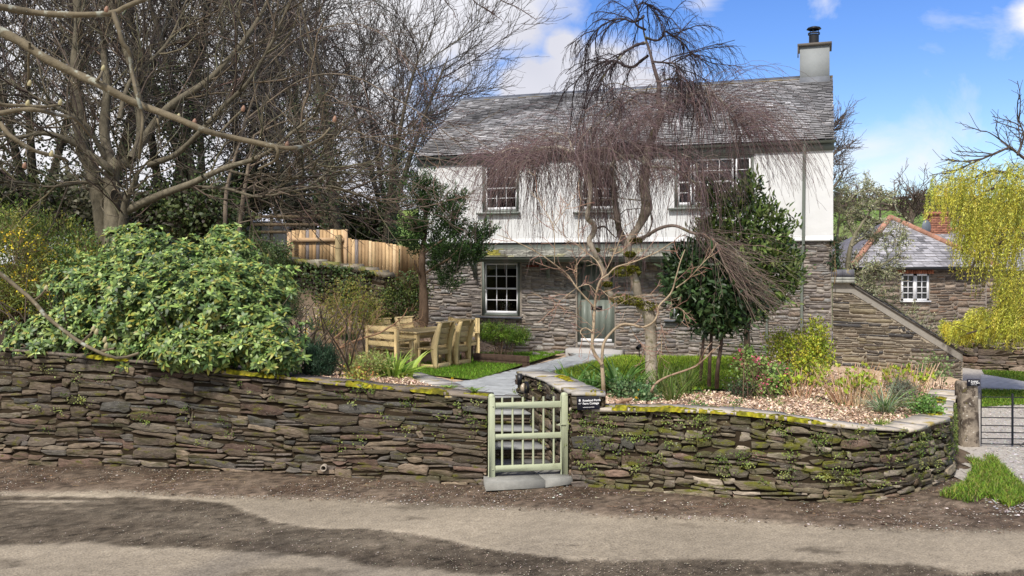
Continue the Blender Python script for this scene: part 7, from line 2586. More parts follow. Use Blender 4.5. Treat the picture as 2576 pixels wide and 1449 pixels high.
for (u, Y, lb) in ((1100, 12.75, 'broad-leaved seedling on the mulch near the left coping'), (1192, 12.55, 'pale seedling growing on the gate end of the left wall'), (1128, 13.0, 'small green seedling beside the left flank wall')):
    base = gb(u, Y) if u != 1192 else P(1190, 985, 12.25)
    n = 22; mb = MB(); a = rg.random(n) * 6.283
    blades(mb, base + rg.normal(size=(n, 3)) * .012, np.stack([np.cos(a), np.sin(a), .7 + 0 * a], 1), rg.uniform(.10, .22, n), .035, vary(rg, [(.26, .36, .10), (.18, .28, .06)], n), .9, 5, rg)
    single('seedling', mb, M_grass, lb, 'plant', base)

# daffodils under the old wall
for (u, Y, lb) in ((800, 19.8, 'daffodil clump furthest left below the old garden wall'), (838, 19.6, 'white and yellow daffodil clump before the old garden wall'), (880, 19.7, 'daffodil clump right of the others below the old wall'), (775, 18.6, 'daffodil clump nearest the large evergreen shrub')):
    base = gb(u, Y)
    t = thing('daffodil', lb, 'flower', base, 0, 'daffodil clumps below the old wall')
    n = 70; a = rg.random(n) * 6.283; mb = MB()
    D = np.stack([np.cos(a) * .3, np.sin(a) * .3, 1 + 0 * a], 1); C_ = base + np.stack([np.cos(a), np.sin(a), 0 * a], 1) * rg.random((n, 1)) * .18
    blades(mb, C_, D, rg.uniform(.3, .5, n), .022, vary(rg, [(.08, .20, .09), (.12, .25, .10)], n), .3, 5, rg); part('leaves', mb, M_grass, t)
    h = base + np.c_[rg.normal(size=(9, 2)) * .16, rg.uniform(.38, .55, 9)]
    for q in h:
        mb = MB()
        a = np.arange(6) * 1.047
        Dq = np.stack([np.cos(a), 0 * a - .25, np.sin(a)], 1)
        leaves(mb, np.repeat(q[None], 6, 0), Dq, np.repeat([[0, -1., .1]], 6, 0), .042, .03, vary(rg, (.80, .78, .60), 6, .05))
        tubes(mb, np.array([[q + [0, .0, 0], q + [0, -.02, 0], q + [0, -.035, 0]]]), np.array([[.008, .012, .017]]), 8, (.8, .6, .1))
        part('flower_head', mb, M_leaf, t)

# ------------------------------------------------------------------ right bed
rg = np.random.default_rng(701)
twig_shrub('yellow_shrub', 'bright yellow-green leafy shrub standing against the cottage corner', 'shrub', [blob(2010, 880, 16.6, 65, 45, .45), blob(2050, 850, 16.6, 32, 50, .3), blob(1960, 880, 16.7, 35, 45, .3), blob(2030, 920, 16.4, 55, 35, .4), blob(2070, 890, 16.5, 24, 40, .25)], gb(2015, 16.6), rg, 5200, .055, .028, [(.34, .44, .04), (.48, .55, .06), (.20, .27, .04), (.64, .60, .07)], 50, (.30, .20, .12), .006, jit=.05, clump=5, up=.7)
rib = twig_shrub('flowering_currant', 'flowering currant with pink blossom and small green leaves in the right bed', 'shrub', [blob(1890, 925, 14.3, 45, 42, .35), blob(1950, 950, 14.2, 50, 35, .35), blob(1920, 970, 14.0, 50, 25, .3), blob(1870, 890, 14.4, 18, 18, .15)], gb(1905, 13.6), rg, 2500, .05, .045, [(.25, .37, .09), (.34, .46, .14), (.16, .25, .06)], 14, (.12, .075, .05), .006, jit=.05, clump=5, flowers=(520, .044, .028, [(.72, .13, .24), (.60, .08, .18), (.80, .28, .36)]))


def hydrangea(label, u, Y, w, h, n, seed):
    rg = np.random.default_rng(seed)
    base = gb(u, Y)
    t = thing('hydrangea', label, 'shrub', base, 0, 'pruned hydrangeas in the right bed')
    s = Y / F
    a = rg.uniform(-1, 1, n)
    S = base + np.stack([a * w * s * .45, rg.normal(size=n) * .1, np.zeros(n)], 1)
    hh = h * s * rg.uniform(.55, 1.1, n)
    D = np.stack([a * .55 + rg.normal(size=n) * .12, rg.normal(size=n) * .15, np.ones(n)], 1)
    k = 5; t_ = np.linspace(0, 1, k)[None, :, None]
    PTs = S[:, None] + D[:, None] * hh[:, None, None] * t_ + rg.normal(size=(n, k, 3)) * .008
    mb = MB(); tubes(mb, PTs, np.linspace(.0065, .004, k)[None] * np.ones((n, 1)), 5, vary(rg, [(.52, .34, .20), (.42, .26, .15), (.60, .42, .27)], n))
    part('stems', mb, M_twig, t)
    mb = MB(); m = int(n * .8)
    idx = rg.integers(0, n, m); tp = PTs[idx, -1] - (PTs[idx, -1] - PTs[idx, -2]) * rg.random((m, 1)) * 1.8
    for q in range(5):
        leaves(mb, tp + rg.normal(size=tp.shape) * .008, rg.normal(size=tp.shape) * .7 + [0, 0, .8], rg.normal(size=tp.shape) + [0, -.8, .4], rg.uniform(.045, .085, m), rg.uniform(.028, .05, m), vary(rg, [(.36, .46, .04), (.26, .38, .04), (.50, .52, .06)], m))
    part('leaves', mb, M_leaf, t)


hydrangea('pruned hydrangea behind the pink flowering currant', 2010, 13.9, 62, 70, 46, 1)
hydrangea('large pruned hydrangea with many tan stems in the middle of the right bed', 2135, 13.5, 80, 105, 80, 2)
hydrangea('pruned hydrangea with upright fresh leaves behind the middle one', 2200, 14.7, 60, 90, 50, 3)
hydrangea('pruned hydrangea close to the stone wing at the right end of the bed', 2275, 14.4, 60, 95, 62, 4)
clump_plant('sedge', 'arching grey-green sedge spilling on the right bed', 'plant', 2225, 13.0, 150, .62, .016, [(.32, .40, .24), (.42, .48, .32), (.16, .26, .08)], rg, .12, .9, 1.1)
clump_plant('crocosmia', 'fresh green upright tuft at the right bed end near the curved coping', 'plant', 2315, 13.3, 120, .22, .014, [(.10, .30, .05), (.17, .38, .08)], rg, .12, .7, .5)
clump_plant('crocosmia', 'short bright green tuft on the front of the right bed', 'plant', 2210, 12.0, 60, .18, .016, [(.22, .36, .06), (.32, .42, .09)], rg, .08, .9, .7)
twig_shrub('silver_shrub', 'small grey-leaved shrub in the right bed behind the sedge', 'shrub', [blob(2270, 985, 13.7, 35, 28, .25)], gb(2270, 13.7), rg, 2000, .03, .012, [(.20, .24, .17), (.28, .31, .22), (.12, .15, .10)], 40, (.2, .16, .12), .003, clump=6, jit=.03)
twig_shrub('ground_plant', 'leafy green ground plant by the inner edge of the curved coping', 'plant', [blob(2325, 1022, 12.9, 30, 18, .25)], gb(2325, 12.9), rg, 900, .04, .03, [(.12, .26, .05), (.2, .34, .08)], 8, (.2, .16, .1), .003, clump=6)
twig_shrub('ground_plant', 'dark rounded low plant beside the bay stems', 'plant', [blob(1860, 985, 13.9, 26, 18, .2)], gb(1860, 13.9), rg, 1200, .035, .022, [(.05, .10, .04), (.10, .15, .07), (.08, .05, .04)], 8, (.15, .1, .08), .003, clump=6)
twig_shrub('small_shrub', 'small open shrub with mint green leaves against the stone wing', 'shrub', [blob(2350, 925, 15.5, 38, 30, .3)], gb(2335, 15.3), rg, 320, .05, .04, [(.20, .30, .10), (.28, .36, .14)], 14, (.13, .09, .06), .006, clump=4)
twig_shrub('ground_ivy', 'blue-green ivy clump at the foot of the young bare tree', 'plant', [blob(1575, 985, 13.3, 34, 20, .25), blob(1620, 1000, 12.9, 30, 16, .2)], gb(1590, 13.2), rg, 1300, .05, .04, [(.08, .16, .06), (.14, .24, .10), (.20, .28, .12)], 8, (.15, .12, .08), .003, clump=6)
# many small weeds dotted over mulch and dandelion
for (u, v_, lb) in ((1598, 1004, 'yellow dandelion flower by the fallen branch'), (1604, 975, 'second yellow dandelion, behind the fallen branch'), (1136, 930, 'tiny yellow flower on the mulch by the left flank wall')):
    Y = 12.35 if v_ > 990 else 13.2
    base = gb(u, Y); t = thing('dandelion', lb, 'flower', base)
    n = 14; a = rg.random(n) * 6.283; mb = MB()
    blades(mb, np.repeat(base[None], n, 0), np.stack([np.cos(a), np.sin(a), .5 + 0 * a], 1), .12, .025, vary(rg, (.12, .22, .04), n), .8, 4, rg)
    tubes(mb, np.array([[base, base + [0, 0, .08], base + [.01, 0, .13]]]), np.full((1, 3), .003), 5, (.2, .3, .08)); part('leaves', mb, M_grass, t)
    n = 50; d_ = rg.normal(size=(n, 3)) * .5 + [0, -.3, .6]; mb = MB()
    leaves(mb, np.repeat((base + [.01, 0, .13])[None], n, 0), d_, rg.normal(size=(n, 3)), .026, .008, vary(rg, (.85, .60, .01), n, .06)); part('flower_head', mb, M_leaf, t)
n = 46
q = inpoly(rg, [(1.2, 12.4), (2.4, 11.75), (4.6, 11.7), (5.5, 12.3), (6.5, 14), (2.2, 14.4)], n)
mb = MB()
for (x, y) in q:
    m = rg.integers(8, 24); z = hg(x, y)
    leaves(mb, np.array([x, y, z + .02]) + rg.normal(size=(m, 3)) * [.06, .06, .015], rg.normal(size=(m, 3)) + [0, 0, .8], rg.normal(size=(m, 3)) + [0, 0, 1], .035, .025, vary(rg, [(.16, .25, .06), (.24, .32, .08), (.10, .2, .06)][rg.integers(3)], m))
tag(struct('bed_weeds', mb, M_leaf, kind='stuff'), label='small green weeds dotted over the bark mulch')

# ------------------------------------------------------------------ big grey multi-stemmed tree, left
rg = np.random.default_rng(801)
YT = 17.5
b0 = P(285, 640, YT); b0[2] = hg(b0[0], YT) - .1
bt = thing('bare_tree', 'large grey multi-stemmed bare tree with a hollow, spreading over the left bank', 'tree', b0)
mb = MB(); GC = (.15, .13, .092)
BL = [([(292, 690), (286, 600), (284, 540), (281, 480), (283, 430), (300, 405)], 0, .21, .13), ([(268, 700), (262, 600), (248, 500), (232, 430), (205, 370), (200, 300), (188, 180), (196, 60), (190, -60)], .6, .17, .06),
      ([(300, 640), (308, 560), (318, 500), (335, 470), (345, 440)], -.2, .10, .05), ([(283, 440), (275, 425), (215, 380), (165, 350), (110, 335), (40, 345), (-40, 320)], -1.2, .085, .02),
      ([(278, 420), (250, 370), (215, 310), (170, 285), (100, 250), (20, 200)], -.6, .06, .015), ([(285, 425), (330, 398), (352, 350), (352, 270), (338, 200), (310, 110), (290, 40), (260, -60)], .8, .10, .03),
      ([(330, 400), (375, 330), (430, 265), (520, 205), (600, 120), (660, 30), (700, -60)], 1.2, .095, .03), ([(372, 415), (440, 390), (500, 335), (560, 270), (625, 205), (690, 95), (730, 0)], -.6, .06, .02),
      ([(318, 530), (400, 492), (480, 462), (560, 425), (640, 400), (690, 372), (740, 330), (800, 285)], -1.4, .085, .02), ([(480, 470), (570, 475), (650, 495), (740, 480), (830, 468), (900, 490)], -1.8, .035, .01),
      ([(283, 430), (262, 330), (270, 220), (262, 120), (280, 0)], 1.0, .11, .05), ([(300, 300), (330, 200), (420, 110), (470, 0)], 1.5, .05, .02), ([(260, 460), (200, 460), (120, 470), (40, 455), (-40, 470)], -.8, .035, .01), ([(560, 425), (620, 440), (700, 452), (760, 440), (820, 405)], -1.4, .03, .01)]
bp = []
for i, (pts, dy, r0, r1) in enumerate(BL):
    p_, _ = limb(mb, px(pts, YT, dy, 90 + i), r0, r1, 10, np.array(GC) * (1.1 if i in (0, 8) else .8), knob=.03, seed=90 + i); bp.append(smooth_path(p_, 14))
part('trunk', mb, M_bark, bt, smooth=True)
mb = MB()
hp = P(288, 491, YT - .24)
V = [hp + np.array([.075 * math.cos(a), -.012, .105 * math.sin(a)]) for a in np.arange(16) / 16 * 6.283]
mb.add(V, [list(range(15, -1, -1))], (.012, .01, .008))
V2 = [hp + np.array([.10 * math.cos(a), .02, .135 * math.sin(a)]) for a in np.arange(16) / 16 * 6.283]
mb.add(V + V2, [[i, (i + 1) % 16, 16 + (i + 1) % 16, 16 + i] for i in range(16)], (.16, .13, .09))
part('hollow', mb, M_bark, bt)
mb = MB(); arr = np.array(bp[1:])
A, RA = kids(rg, arr, 14, 1.3, .75, (.15, 0, .35), 7, .022, .010, .25, 1, .16)
A2, RA2 = kids(rg, A, 6, .75, .7, (.15, 0, .25), 5, .010, .006, .2, 1, .16)
A3, RA3 = kids(rg, A2, 3, .38, .7, (.1, 0, .2), 4, .0055, .0035, .2, 1, .14)
for a_, r_ in ((A, RA), (A2, RA2), (A3, RA3)): tubes(mb, a_, r_, 4 if a_ is A else 3, vary(rg, [(.12, .10, .07), (.16, .135, .095), (.08, .065, .05)], len(a_)))
part('twigs', mb, M_twig, bt)

# long thin budded branches reaching in front of the roof
rg = np.random.default_rng(811)
b0 = gb(640, 18.6)
sl_ = thing('slender_tree', 'slender bare tree whose fine budded branches reach across to the cottage eaves', 'tree', b0)
mb = MB()
SL_ = [([(602, 700), (600, 600), (612, 500), (625, 420), (640, 340)], 0, .06, .03), ([(560, 640), (566, 560), (570, 480), (590, 400), (620, 300), (660, 180)], .5, .05, .02), ([(625, 420), (720, 380), (830, 350), (930, 345), (1040, 335), (1130, 320), (1200, 312)], -1.5, .02, .004), ([(640, 340), (740, 300), (850, 310), (960, 360), (1060, 390), (1150, 410)], -1.8, .02, .004),
       ([(620, 300), (760, 200), (880, 190), (980, 240), (1080, 300), (1170, 380)], -1.5, .02, .004), ([(612, 500), (740, 470), (860, 480), (960, 500), (1060, 520), (1140, 500)], -1.5, .02, .004), ([(610, 480), (720, 430), (860, 420), (980, 440), (1060, 470), (1120, 540)], -1.0, .016, .003), ([(640, 340), (760, 260), (900, 270), (1010, 320), (1090, 350), (1110, 420), (1150, 500)], -1.6, .014, .003), ([(604, 560), (700, 540), (800, 530), (900, 545), (1000, 560)], -1.2, .014, .003), ([(660, 180), (760, 90), (900, 60), (1010, 130), (1100, 250)], -1., .014, .003)]
sp2 = []
for i, (pts, dy, r0, r1) in enumerate(SL_):
    p_, _ = limb(mb, px(pts, 18.4, dy, 190 + i), r0, r1, 7, (.20, .16, .12), knob=.05, seed=190 + i); sp2.append(smooth_path(p_, 14))
part('trunk', mb, M_bark, sl_, smooth=True)
mb = MB(); arr = np.array(sp2[2:])
A, RA = kids(rg, arr, 18, .75, .6, (.35, 0, .05), 6, .007, .004, .15, 1, .13)
A2, RA2 = kids(rg, A, 4, .32, .6, (.25, 0, .0), 4, .004, .003, .2, 1, .12)
for a_, r_ in ((A, RA), (A2, RA2)): tubes(mb, a_, r_, 3, vary(rg, [(.16, .11, .09), (.21, .16, .12), (.13, .08, .07)], len(a_)))
tips = A2[:, -1]; leaves(mb, tips, A2[:, -1] - A2[:, -2], rg.normal(size=tips.shape), .03, .011, vary(rg, (.20, .10, .075), len(tips)))
part('twigs', mb, M_twig, sl_)

# ------------------------------------------------------------------ near magnolia branches hanging in from the left
rg = np.random.default_rng(821)
YN = 5.4
b0 = np.array([-4.6, 5.6, 0.0])
mag = thing('magnolia_tree', 'near magnolia branches with fat pale buds reaching in at the upper left', 'tree', b0)
mb = MB(); NC = (.14, .115, .075)
NL = [([(-560, -400), (-300, -150), (-60, 45), (0, 78), (60, 110), (120, 150), (200, 190), (240, 207), (310, 245), (370, 270), (450, 300), (520, 330), (580, 345), (660, 362), (700, 370)], 0, .045, .015), ([(700, 370), (740, 372), (780, 362), (810, 345), (830, 322)], 0, .014, .006), ([(694, 368), (700, 385), (690, 405), (650, 425)], .1, .012, .006),
      ([(-300, -150), (-60, 5), (0, 17), (100, 33), (190, 37), (280, 33), (320, 15), (380, -8)], .2, .030, .014), ([(285, 33), (298, 70), (310, 110), (326, 130), (332, 180), (345, 240), (358, 290), (356, 340), (350, 400)], -.1, .016, .007), ([(555, 333), (580, 305), (608, 278)], 0, .008, .006), ([(240, 207), (250, 195), (258, 178)], 0, .010, .008),
      ([(-760, 1500), (-700, 1000), (-560, 700), (-100, 640), (0, 690), (43, 723), (83, 756), (110, 790), (150, 823), (200, 860), (250, 886), (287, 900), (320, 898), (350, 888)], -.2, .03, .008), ([(253, 884), (270, 880), (290, 876)], -.2, .010, .007), ([(205, 862), (220, 848), (233, 836)], -.2, .009, .007), ([(85, 757), (100, 745), (114, 730)], -.2, .008, .005),
      ([(0, 310), (30, 345), (90, 380), (150, 395), (170, 405)], .3, .016, .008), ([(0, 285), (60, 275), (100, 278), (150, 290), (190, 300), (230, 345)], .4, .016, .008), ([(75, 110), (72, 150), (72, 190), (66, 215)], .2, .008, .006), ([(-60, 240), (0, 262), (60, 266), (120, 268), (150, 262)], .3, .014, .008), ([(395, 285), (398, 310), (405, 330)], .0, .008, .004),
      ([(-760, 1500), (-560, 700), (-560, -400)], 0, .12, .08)]
for i, (pts, dy, r0, r1) in enumerate(NL):
    limb(mb, px(pts, YN, dy, 290 + i) if i != 16 else np.array([b0, b0 + [.05, 0, 2.4], P(-560, -400, YN)]), r0, r1, 10, np.array(NC) * (.9 if i in (4, 5) else 1.1), knob=.05, seed=290 + i)
part('limbs', mb, col_mat('magnolia_bark', .85, .2, .3, 18, .5, spots=[(9, .58, .64, (.36, .38, .32), .7)]), mag, smooth=True)
for (u, v, c_) in ((73, 208, 0), (68, 258, 0), (150, 256, 0), (258, 170, 0), (266, 22, 1), (447, 292, 0), (610, 272, 1), (487, 305, 1), (233, 826, 0), (241, 833, 0), (262, 853, 0), (265, 868, 0), (114, 724, 0), (60, 415, 1), (128, 385, 0), (840, 298, 1), (720, 362, 1)):
    mb = MB(); p = P(u, v + 8, YN - .02); n = 10
    z = np.linspace(0, .036, n)
    pth = p + np.stack([.010 * np.sin(z * 30), 0 * z, z], 1)
    tubes(mb, pth[None], (.0115 * np.sin(np.linspace(.25, 1, n) * 3.0) ** .8 + .001)[None], 9, np.array([(.52, .46, .26), (.36, .21, .14)][c_]))
    part('bud', mb, M_leaf, mag, smooth=True)

# twig ends hanging in at the top, from a tree overhead
b0 = np.array([-3.4, -2.5, 0.0])
ov = thing('overhanging_twigs', 'thin budded branch tips hanging into the sky at the top centre', 'tree', b0)
mb = MB()
for i, (pts, dy) in enumerate((([(1080, -70), (1112, -10), (1130, 15), (1142, 30), (1145, 45)], 0), ([(1150, -60), (1190, 0), (1225, 25), (1262, 50)], .1), ([(1200, -50), (1260, 0), (1300, 18), (1350, 50)], 0), ([(1215, 18), (1235, 30), (1245, 34)], .1), ([(1060, -80), (1180, -64), (1215, -50)], 0), ([(900, -330), (1000, -160), (1090, -75)], 0))):
    p_, _ = limb(mb, px(pts, 8.2, dy, 390 + i), .007 if i < 4 else .02, .003 if i < 4 else .008, 6, (.10, .07, .06), seed=390 + i)
    if i < 4:
        A, RA = kids(rg, smooth_path(p_, 10)[None], 12, .05, .7, (0, 0, -.1), 3, .0025, .002, .1, 1, .1); tubes(mb, A, RA, 3, (.10, .06, .05))
        leaves(mb, A[:, -1], A[:, -1] - A[:, 0], rg.normal(size=(len(A), 3)), .018, .008, vary(rg, (.12, .065, .05), len(A)))
limb(mb, np.array([b0, b0 + [.1, .3, 3.5], b0 + [.5, 3, 6.2], P(900, -330, 8.2)]), .12, .02, 9, (.14, .11, .08))
part('twigs', mb, M_twig, ov, smooth=False)

# ------------------------------------------------------------------ wood behind, on the left
def wood_tree(seed, H, Rw, lean, n1=9, tw_r=.011):
    """template standing at the origin; returns trunk, crown meshes"""
    rg = np.random.default_rng(seed)
    t = MB(); c = MB()
    nst = rg.integers(1, 3)
    mains = []
    for s in range(nst + 1):
        a = rg.random() * 6.28; sp = .22 * Rw
        pts = [(rg.normal() * .15, rg.normal() * .15, -.2), (math.cos(a) * sp * .3 + lean * .05, math.sin(a) * sp * .3, H * .22), (math.cos(a) * sp * .8 + lean * .2, math.sin(a) * sp * .8, H * .45), (math.cos(a) * sp * 1.4 + lean * .5, math.sin(a) * sp * 1.4, H * .7), (math.cos(a) * sp * 1.8 + lean, math.sin(a) * sp * 1.8, H * .93)]
        p_, _ = limb(t, np.array(pts), .10 + .009 * H, .03, 8, (.10, .085, .062), seed=seed + s)
        mains.append(smooth_path(p_, 12))
    A, RA = kids(rg, np.array(mains), n1, H * .36, .80, (lean * .05, 0, .35), 7, .038, .014, .25, 1, .12, lnv=.25)
    A2, RA2 = kids(rg, A, 7, H * .19, .62, (lean * .06, 0, .45), 6, .020, .011, .15, 1, .14, lnv=.3)
    A3, RA3 = kids(rg, A2, 6, H * .095, .58, (lean * .06, 0, .45), 4, .013, .009, .15, 1, .13)
    A4, RA4 = kids(rg, A3, 2, H * .05, .55, (lean * .05, 0, .4), 3, .0095, .007, .2, 1, .12)
    for a_, r_, s_ in ((A, RA, 5), (A2, RA2, 4), (A3, RA3, 3), (A4, RA4, 3)):
        tubes(c, a_, r_ * tw_r / .011, s_, vary(rg, [(.09, .076, .066), (.12, .104, .09), (.065, .055, .048)], len(a_)))
    iv = MB()
    for m_ in mains:
        n = 900; i = (rg.random(n) ** 1.1 * 7).astype(int)
        f_ = rg.random((n, 1)); q = m_[i] * (1 - f_) + m_[i + 1] * f_
        d = rg.normal(size=(n, 3)); d[:, 2] *= .3; d /= np.linalg.norm(d, axis=1, keepdims=True)
        leaves(iv, q + d * rg.uniform(.18, .5, (n, 1)), d + rg.normal(size=(n, 3)) * .5 - [0, 0, .4], d + rg.normal(size=(n, 3)) * .4, .11, .10, vary(rg, [(.035, .06, .02), (.06, .09, .03), (.10, .13, .05)], n))
    return t, c, iv


TPL = []
for s, (H, Rw, lean) in enumerate(((13.5, 6, 1.5), (12.5, 6, .6), (14.5, 6.5, 2.2))):
    t, c, iv = wood_tree(900 + s, H, Rw, lean)
    TPL.append((t.mesh('trunk', M_bark, None, True), c.mesh('crown', M_twig), iv.mesh('ivy', M_gloss)))
WOOD = [(965, 33, 0, .3, .68, 'rightmost tree of the bare wood, its twigs sweeping over the cottage roof'), (850, 31, 2, 2.4, .78, 'bare ivy-trunked tree behind the plank fence, second in from the cottage'), (985, 41, 1, 4.1, .80, 'far bare tree seen between the cottage roof and the wood edge'), (596, 38, 1, 1.2, .98, 'bare tree just left behind the white van'),
        (515, 31, 0, 3.3, .92, 'bare ivy-covered tree just left of the white van'), (420, 35, 2, 5.0, .95, 'bare tree behind the large grey tree, in the middle of the wood'), (250, 31, 1, .8, 1.0, 'bare tree behind the large grey tree, left part of the wood'), (90, 33, 0, 2.0, 1.0, 'bare tree above the forsythia, near the left edge'), (-80, 30, 2, 3.9, 1.0, 'leftmost bare tree of the wood, cut by the frame edge'),
        (760, 45, 2, 2.9, 1.05, 'tall far bare tree behind the wood, right of the van')]
for (u, Y, k, rz, sc_, lb) in WOOD:
    x = (u - UC) / F * Y
    t = thing('wood_tree', lb, 'tree', (x, Y, hg(x, Y) - .1), rz, 'bare trees of the wood behind the garden')
    t.scale = (sc_, sc_, sc_)
    if k in (0, 2) and u in (965, 985): t.rotation_euler.z = .3
    for me, nm in zip(TPL[k], ('trunk', 'crown', 'ivy')):
        o = link(bpy.data.objects.new(nm, me)); o.parent = t
# dark evergreen understory
rg = np.random.default_rng(951)
UND = [(60, 520, 27, 110, 70, 'dark evergreen thicket behind the forsythia'), (200, 500, 28, 80, 60, 'dark evergreen thicket behind the large grey tree trunk'), (400, 520, 29.5, 90, 60, 'dark evergreen thicket behind the rail fence, right of the large trunk'), (530, 530, 28, 80, 75, 'dark ivy thicket left of the white van'), (790, 520, 37, 90, 70, 'grey-green thicket behind the white van'), (900, 560, 34, 80, 55, 'dim thicket behind the plank fence'), (-60, 480, 26, 90, 90, 'dark evergreen thicket at the left frame edge'), (640, 470, 38, 80, 60, 'dim thicket beyond the van, under the wood')]
for (u, v, Y, ru, rv, lb) in UND:
    cols = [(.035, .055, .018), (.06, .085, .025), (.10, .125, .04), (.055, .045, .03)] if 'grey' not in lb else [(.15, .15, .09), (.2, .19, .12), (.1, .1, .06)]
    twig_shrub('evergreen_thicket', lb, 'shrub', [blob(u, v, Y, ru, rv, 1.2), blob(u - ru * .5, v + 30, Y, ru * .6, rv * .8, 1.0), blob(u + ru * .5, v + 25, Y - .5, ru * .6, rv * .7, 1.0)], gb(u, Y), rg, 4200, .16, .10, cols, 30, (.12, .09, .06), .016, 'evergreen thickets under the wood', jit=.22, clump=9, shell=.2)

# ------------------------------------------------------------------ trees beyond the cottage's right corner
rg = np.random.default_rng(961)


def small_tree(name, label, u, Y, pts_list, twc, r=.012, gen=(12, 6, 4), lens=(1.5, .7, .35), trop=(0, 0, .2), ang=.7, base_z=0.0, leaf=None, trunkc=(.15, .12, .09)):
    x = (u - UC) / F * Y
    t = thing(name, label, 'tree', (x, Y, base_z))
    mb = MB(); pp = []
    for i, (pts, dy, r0, r1) in enumerate(pts_list):
        p_, _ = limb(mb, px(pts, Y, dy, i), r0, r1, 8, trunkc, seed=i + 5); pp.append(smooth_path(p_, 12))
    part('trunk', mb, M_bark, t, smooth=True)
    mb = MB(); arr = np.array(pp); rr = r
    for g, l in zip(gen, lens):
        arr, RA = kids(rg, arr, g, l, ang, trop, 5, rr, rr * .6, .1, 1, .15)
        tubes(mb, arr, RA, 3, vary(rg, twc, len(arr))); rr *= .65
    if leaf:
        n, ln, wd, cols = leaf
        m = min(len(arr), n); idx = rg.choice(len(arr), m, replace=False)
        for q in range(3):
            leaves(mb, arr[idx, q + 1] + rg.normal(size=(m, 3)) * ln * .4, rg.normal(size=(m, 3)), rg.normal(size=(m, 3)), ln, wd, vary(rg, cols, m))
    part('crown', mb, M_twig, t)
    return t


small_tree('bare_tree', 'bare tree whose fine twigs show past the right end of the cottage roof', 2070, 34, [([(2030, 700), (2045, 550), (2060, 430), (2075, 330), (2085, 280)], 0, .2, .06), ([(2060, 450), (2090, 400), (2110, 370)], 0, .07, .03), ([(2050, 520), (2090, 480), (2120, 440)], 0, .07, .03), ([(2070, 360), (2095, 320)], 0, .05, .02)], [(.13, .10, .08), (.17, .13, .10)], .02, (9, 6, 4), (.85, .55, .3), (.1, 0, .25))
LG_ = [(.34, .34, .22), (.42, .41, .29), (.22, .22, .14), (.28, .30, .14)]
small_tree('lichen_tree', 'twiggy grey-green lichen-covered tree between the cottage and the farm building', 2150, 22.5, [([(2130, 900), (2120, 800), (2130, 700), (2140, 620), (2170, 560), (2210, 500)], 0, .12, .02), ([(2130, 780), (2180, 740), (2230, 760), (2290, 800), (2340, 840)], .5, .06, .015), ([(2130, 700), (2180, 680), (2230, 660), (2260, 640)], -.4, .05, .015), ([(2125, 720), (2105, 640), (2110, 560), (2120, 480)], .3, .05, .015), ([(2140, 620), (2170, 600), (2220, 590), (2260, 595)], .2, .04, .01), ([(2130, 800), (2160, 760), (2200, 720)], -.3, .05, .01), ([(2150, 600), (2130, 540), (2150, 490), (2200, 470)], .4, .03, .01), ([(2200, 770), (2250, 800), (2300, 850), (2350, 870)], .2, .03, .01)],
           LG_, .014, (10, 6, 5), (.50, .28, .15), (.05, 0, .12), .8, -.05, (3600, .05, .03, LG_), (.22, .2, .14))
small_tree('bare_tree', 'distant bare tree on the skyline behind the hip-roofed building', 2285, 62, [([(2285, 600), (2288, 560), (2292, 530), (2285, 505)], 0, .3, .1), ([(2290, 560), (2305, 530), (2320, 505)], 0, .2, .08), ([(2288, 555), (2268, 530), (2250, 510)], 0, .2, .08)], [(.12, .09, .075), (.16, .12, .1)], .04, (7, 6, 4), (1.7, 1.0, .6), (0, 0, .15))
for (u, v, Y, lb) in ((2140, 520, 110, 'low bare hedge tree on the hill, left of the telegraph pole'), (2330, 515, 120, 'bare hillside tree half hidden by the willow'), (2420, 540, 100, 'bare hillside tree behind the willow')):
    small_tree('hill_tree', lb, u, Y, [([(u, v + 45), (u + 4, v + 20), (u, v)], 0, .4, .15), ([(u, v + 25), (u + 20, v + 5)], 0, .25, .1), ([(u, v + 25), (u - 20, v + 8)], 0, .25, .1)], [(.12, .10, .08), (.15, .13, .09)], .07, (6, 5, 4), (2.5, 1.5, .9), (0, 0, .15))

# golden weeping willow at the right edge
rg = np.random.default_rng(971)
YW = 19.5
WREG = [(2345, 2450, 440, 520, .25, .7, 90), (2430, 2500, 490, 610, .5, 1.1, 190), (2505, 2600, 410, 620, .7, 1.7, 330), (2535, 2600, 660, 780, .6, 1.1, 190), (2440, 2600, 770, 825, .3, .6, 270), (2375, 2480, 805, 840, .15, .35, 190), (2390, 2600, 400, 480, .3, .9, 150)]
b0 = np.array([(2700 - UC) / F * YW, YW, 0.0])
wl = thing('weeping_willow', 'golden yellow-green weeping willow hanging in at the right edge', 'tree', b0)
mb = MB()
WLp = [([(2720, 1000), (2700, 800), (2690, 600), (2640, 480)], 0, .35, .2), ([(2680, 560), (2600, 500), (2520, 470), (2450, 500), (2400, 540)], -.3, .05, .012), ([(2690, 520), (2600, 420), (2540, 370), (2500, 340), (2480, 330)], .5, .06, .010), ([(2560, 390), (2575, 340), (2560, 300)], .5, .03, .008), ([(2540, 370), (2470, 400), (2400, 430)], .3, .03, .008), ([(2690, 640), (2600, 600), (2520, 610), (2470, 640), (2440, 680)], -.6, .08, .02),
       ([(2690, 700), (2600, 690), (2540, 740), (2500, 790)], -.4, .07, .02), ([(2700, 800), (2600, 790), (2500, 820), (2430, 840)], -.9, .06, .015), ([(2640, 480), (2580, 450), (2500, 430), (2430, 455)], .6, .04, .01), ([(2600, 420), (2590, 370), (2600, 300)], 0, .03, .008)]
wp = []
for i, (pts, dy, r0, r1) in enumerate(WLp):
    p_, _ = limb(mb, px(pts, YW, dy, 40 + i), r0, r1, 8, (.085, .065, .05), seed=40 + i); wp.append(smooth_path(p_, 14))
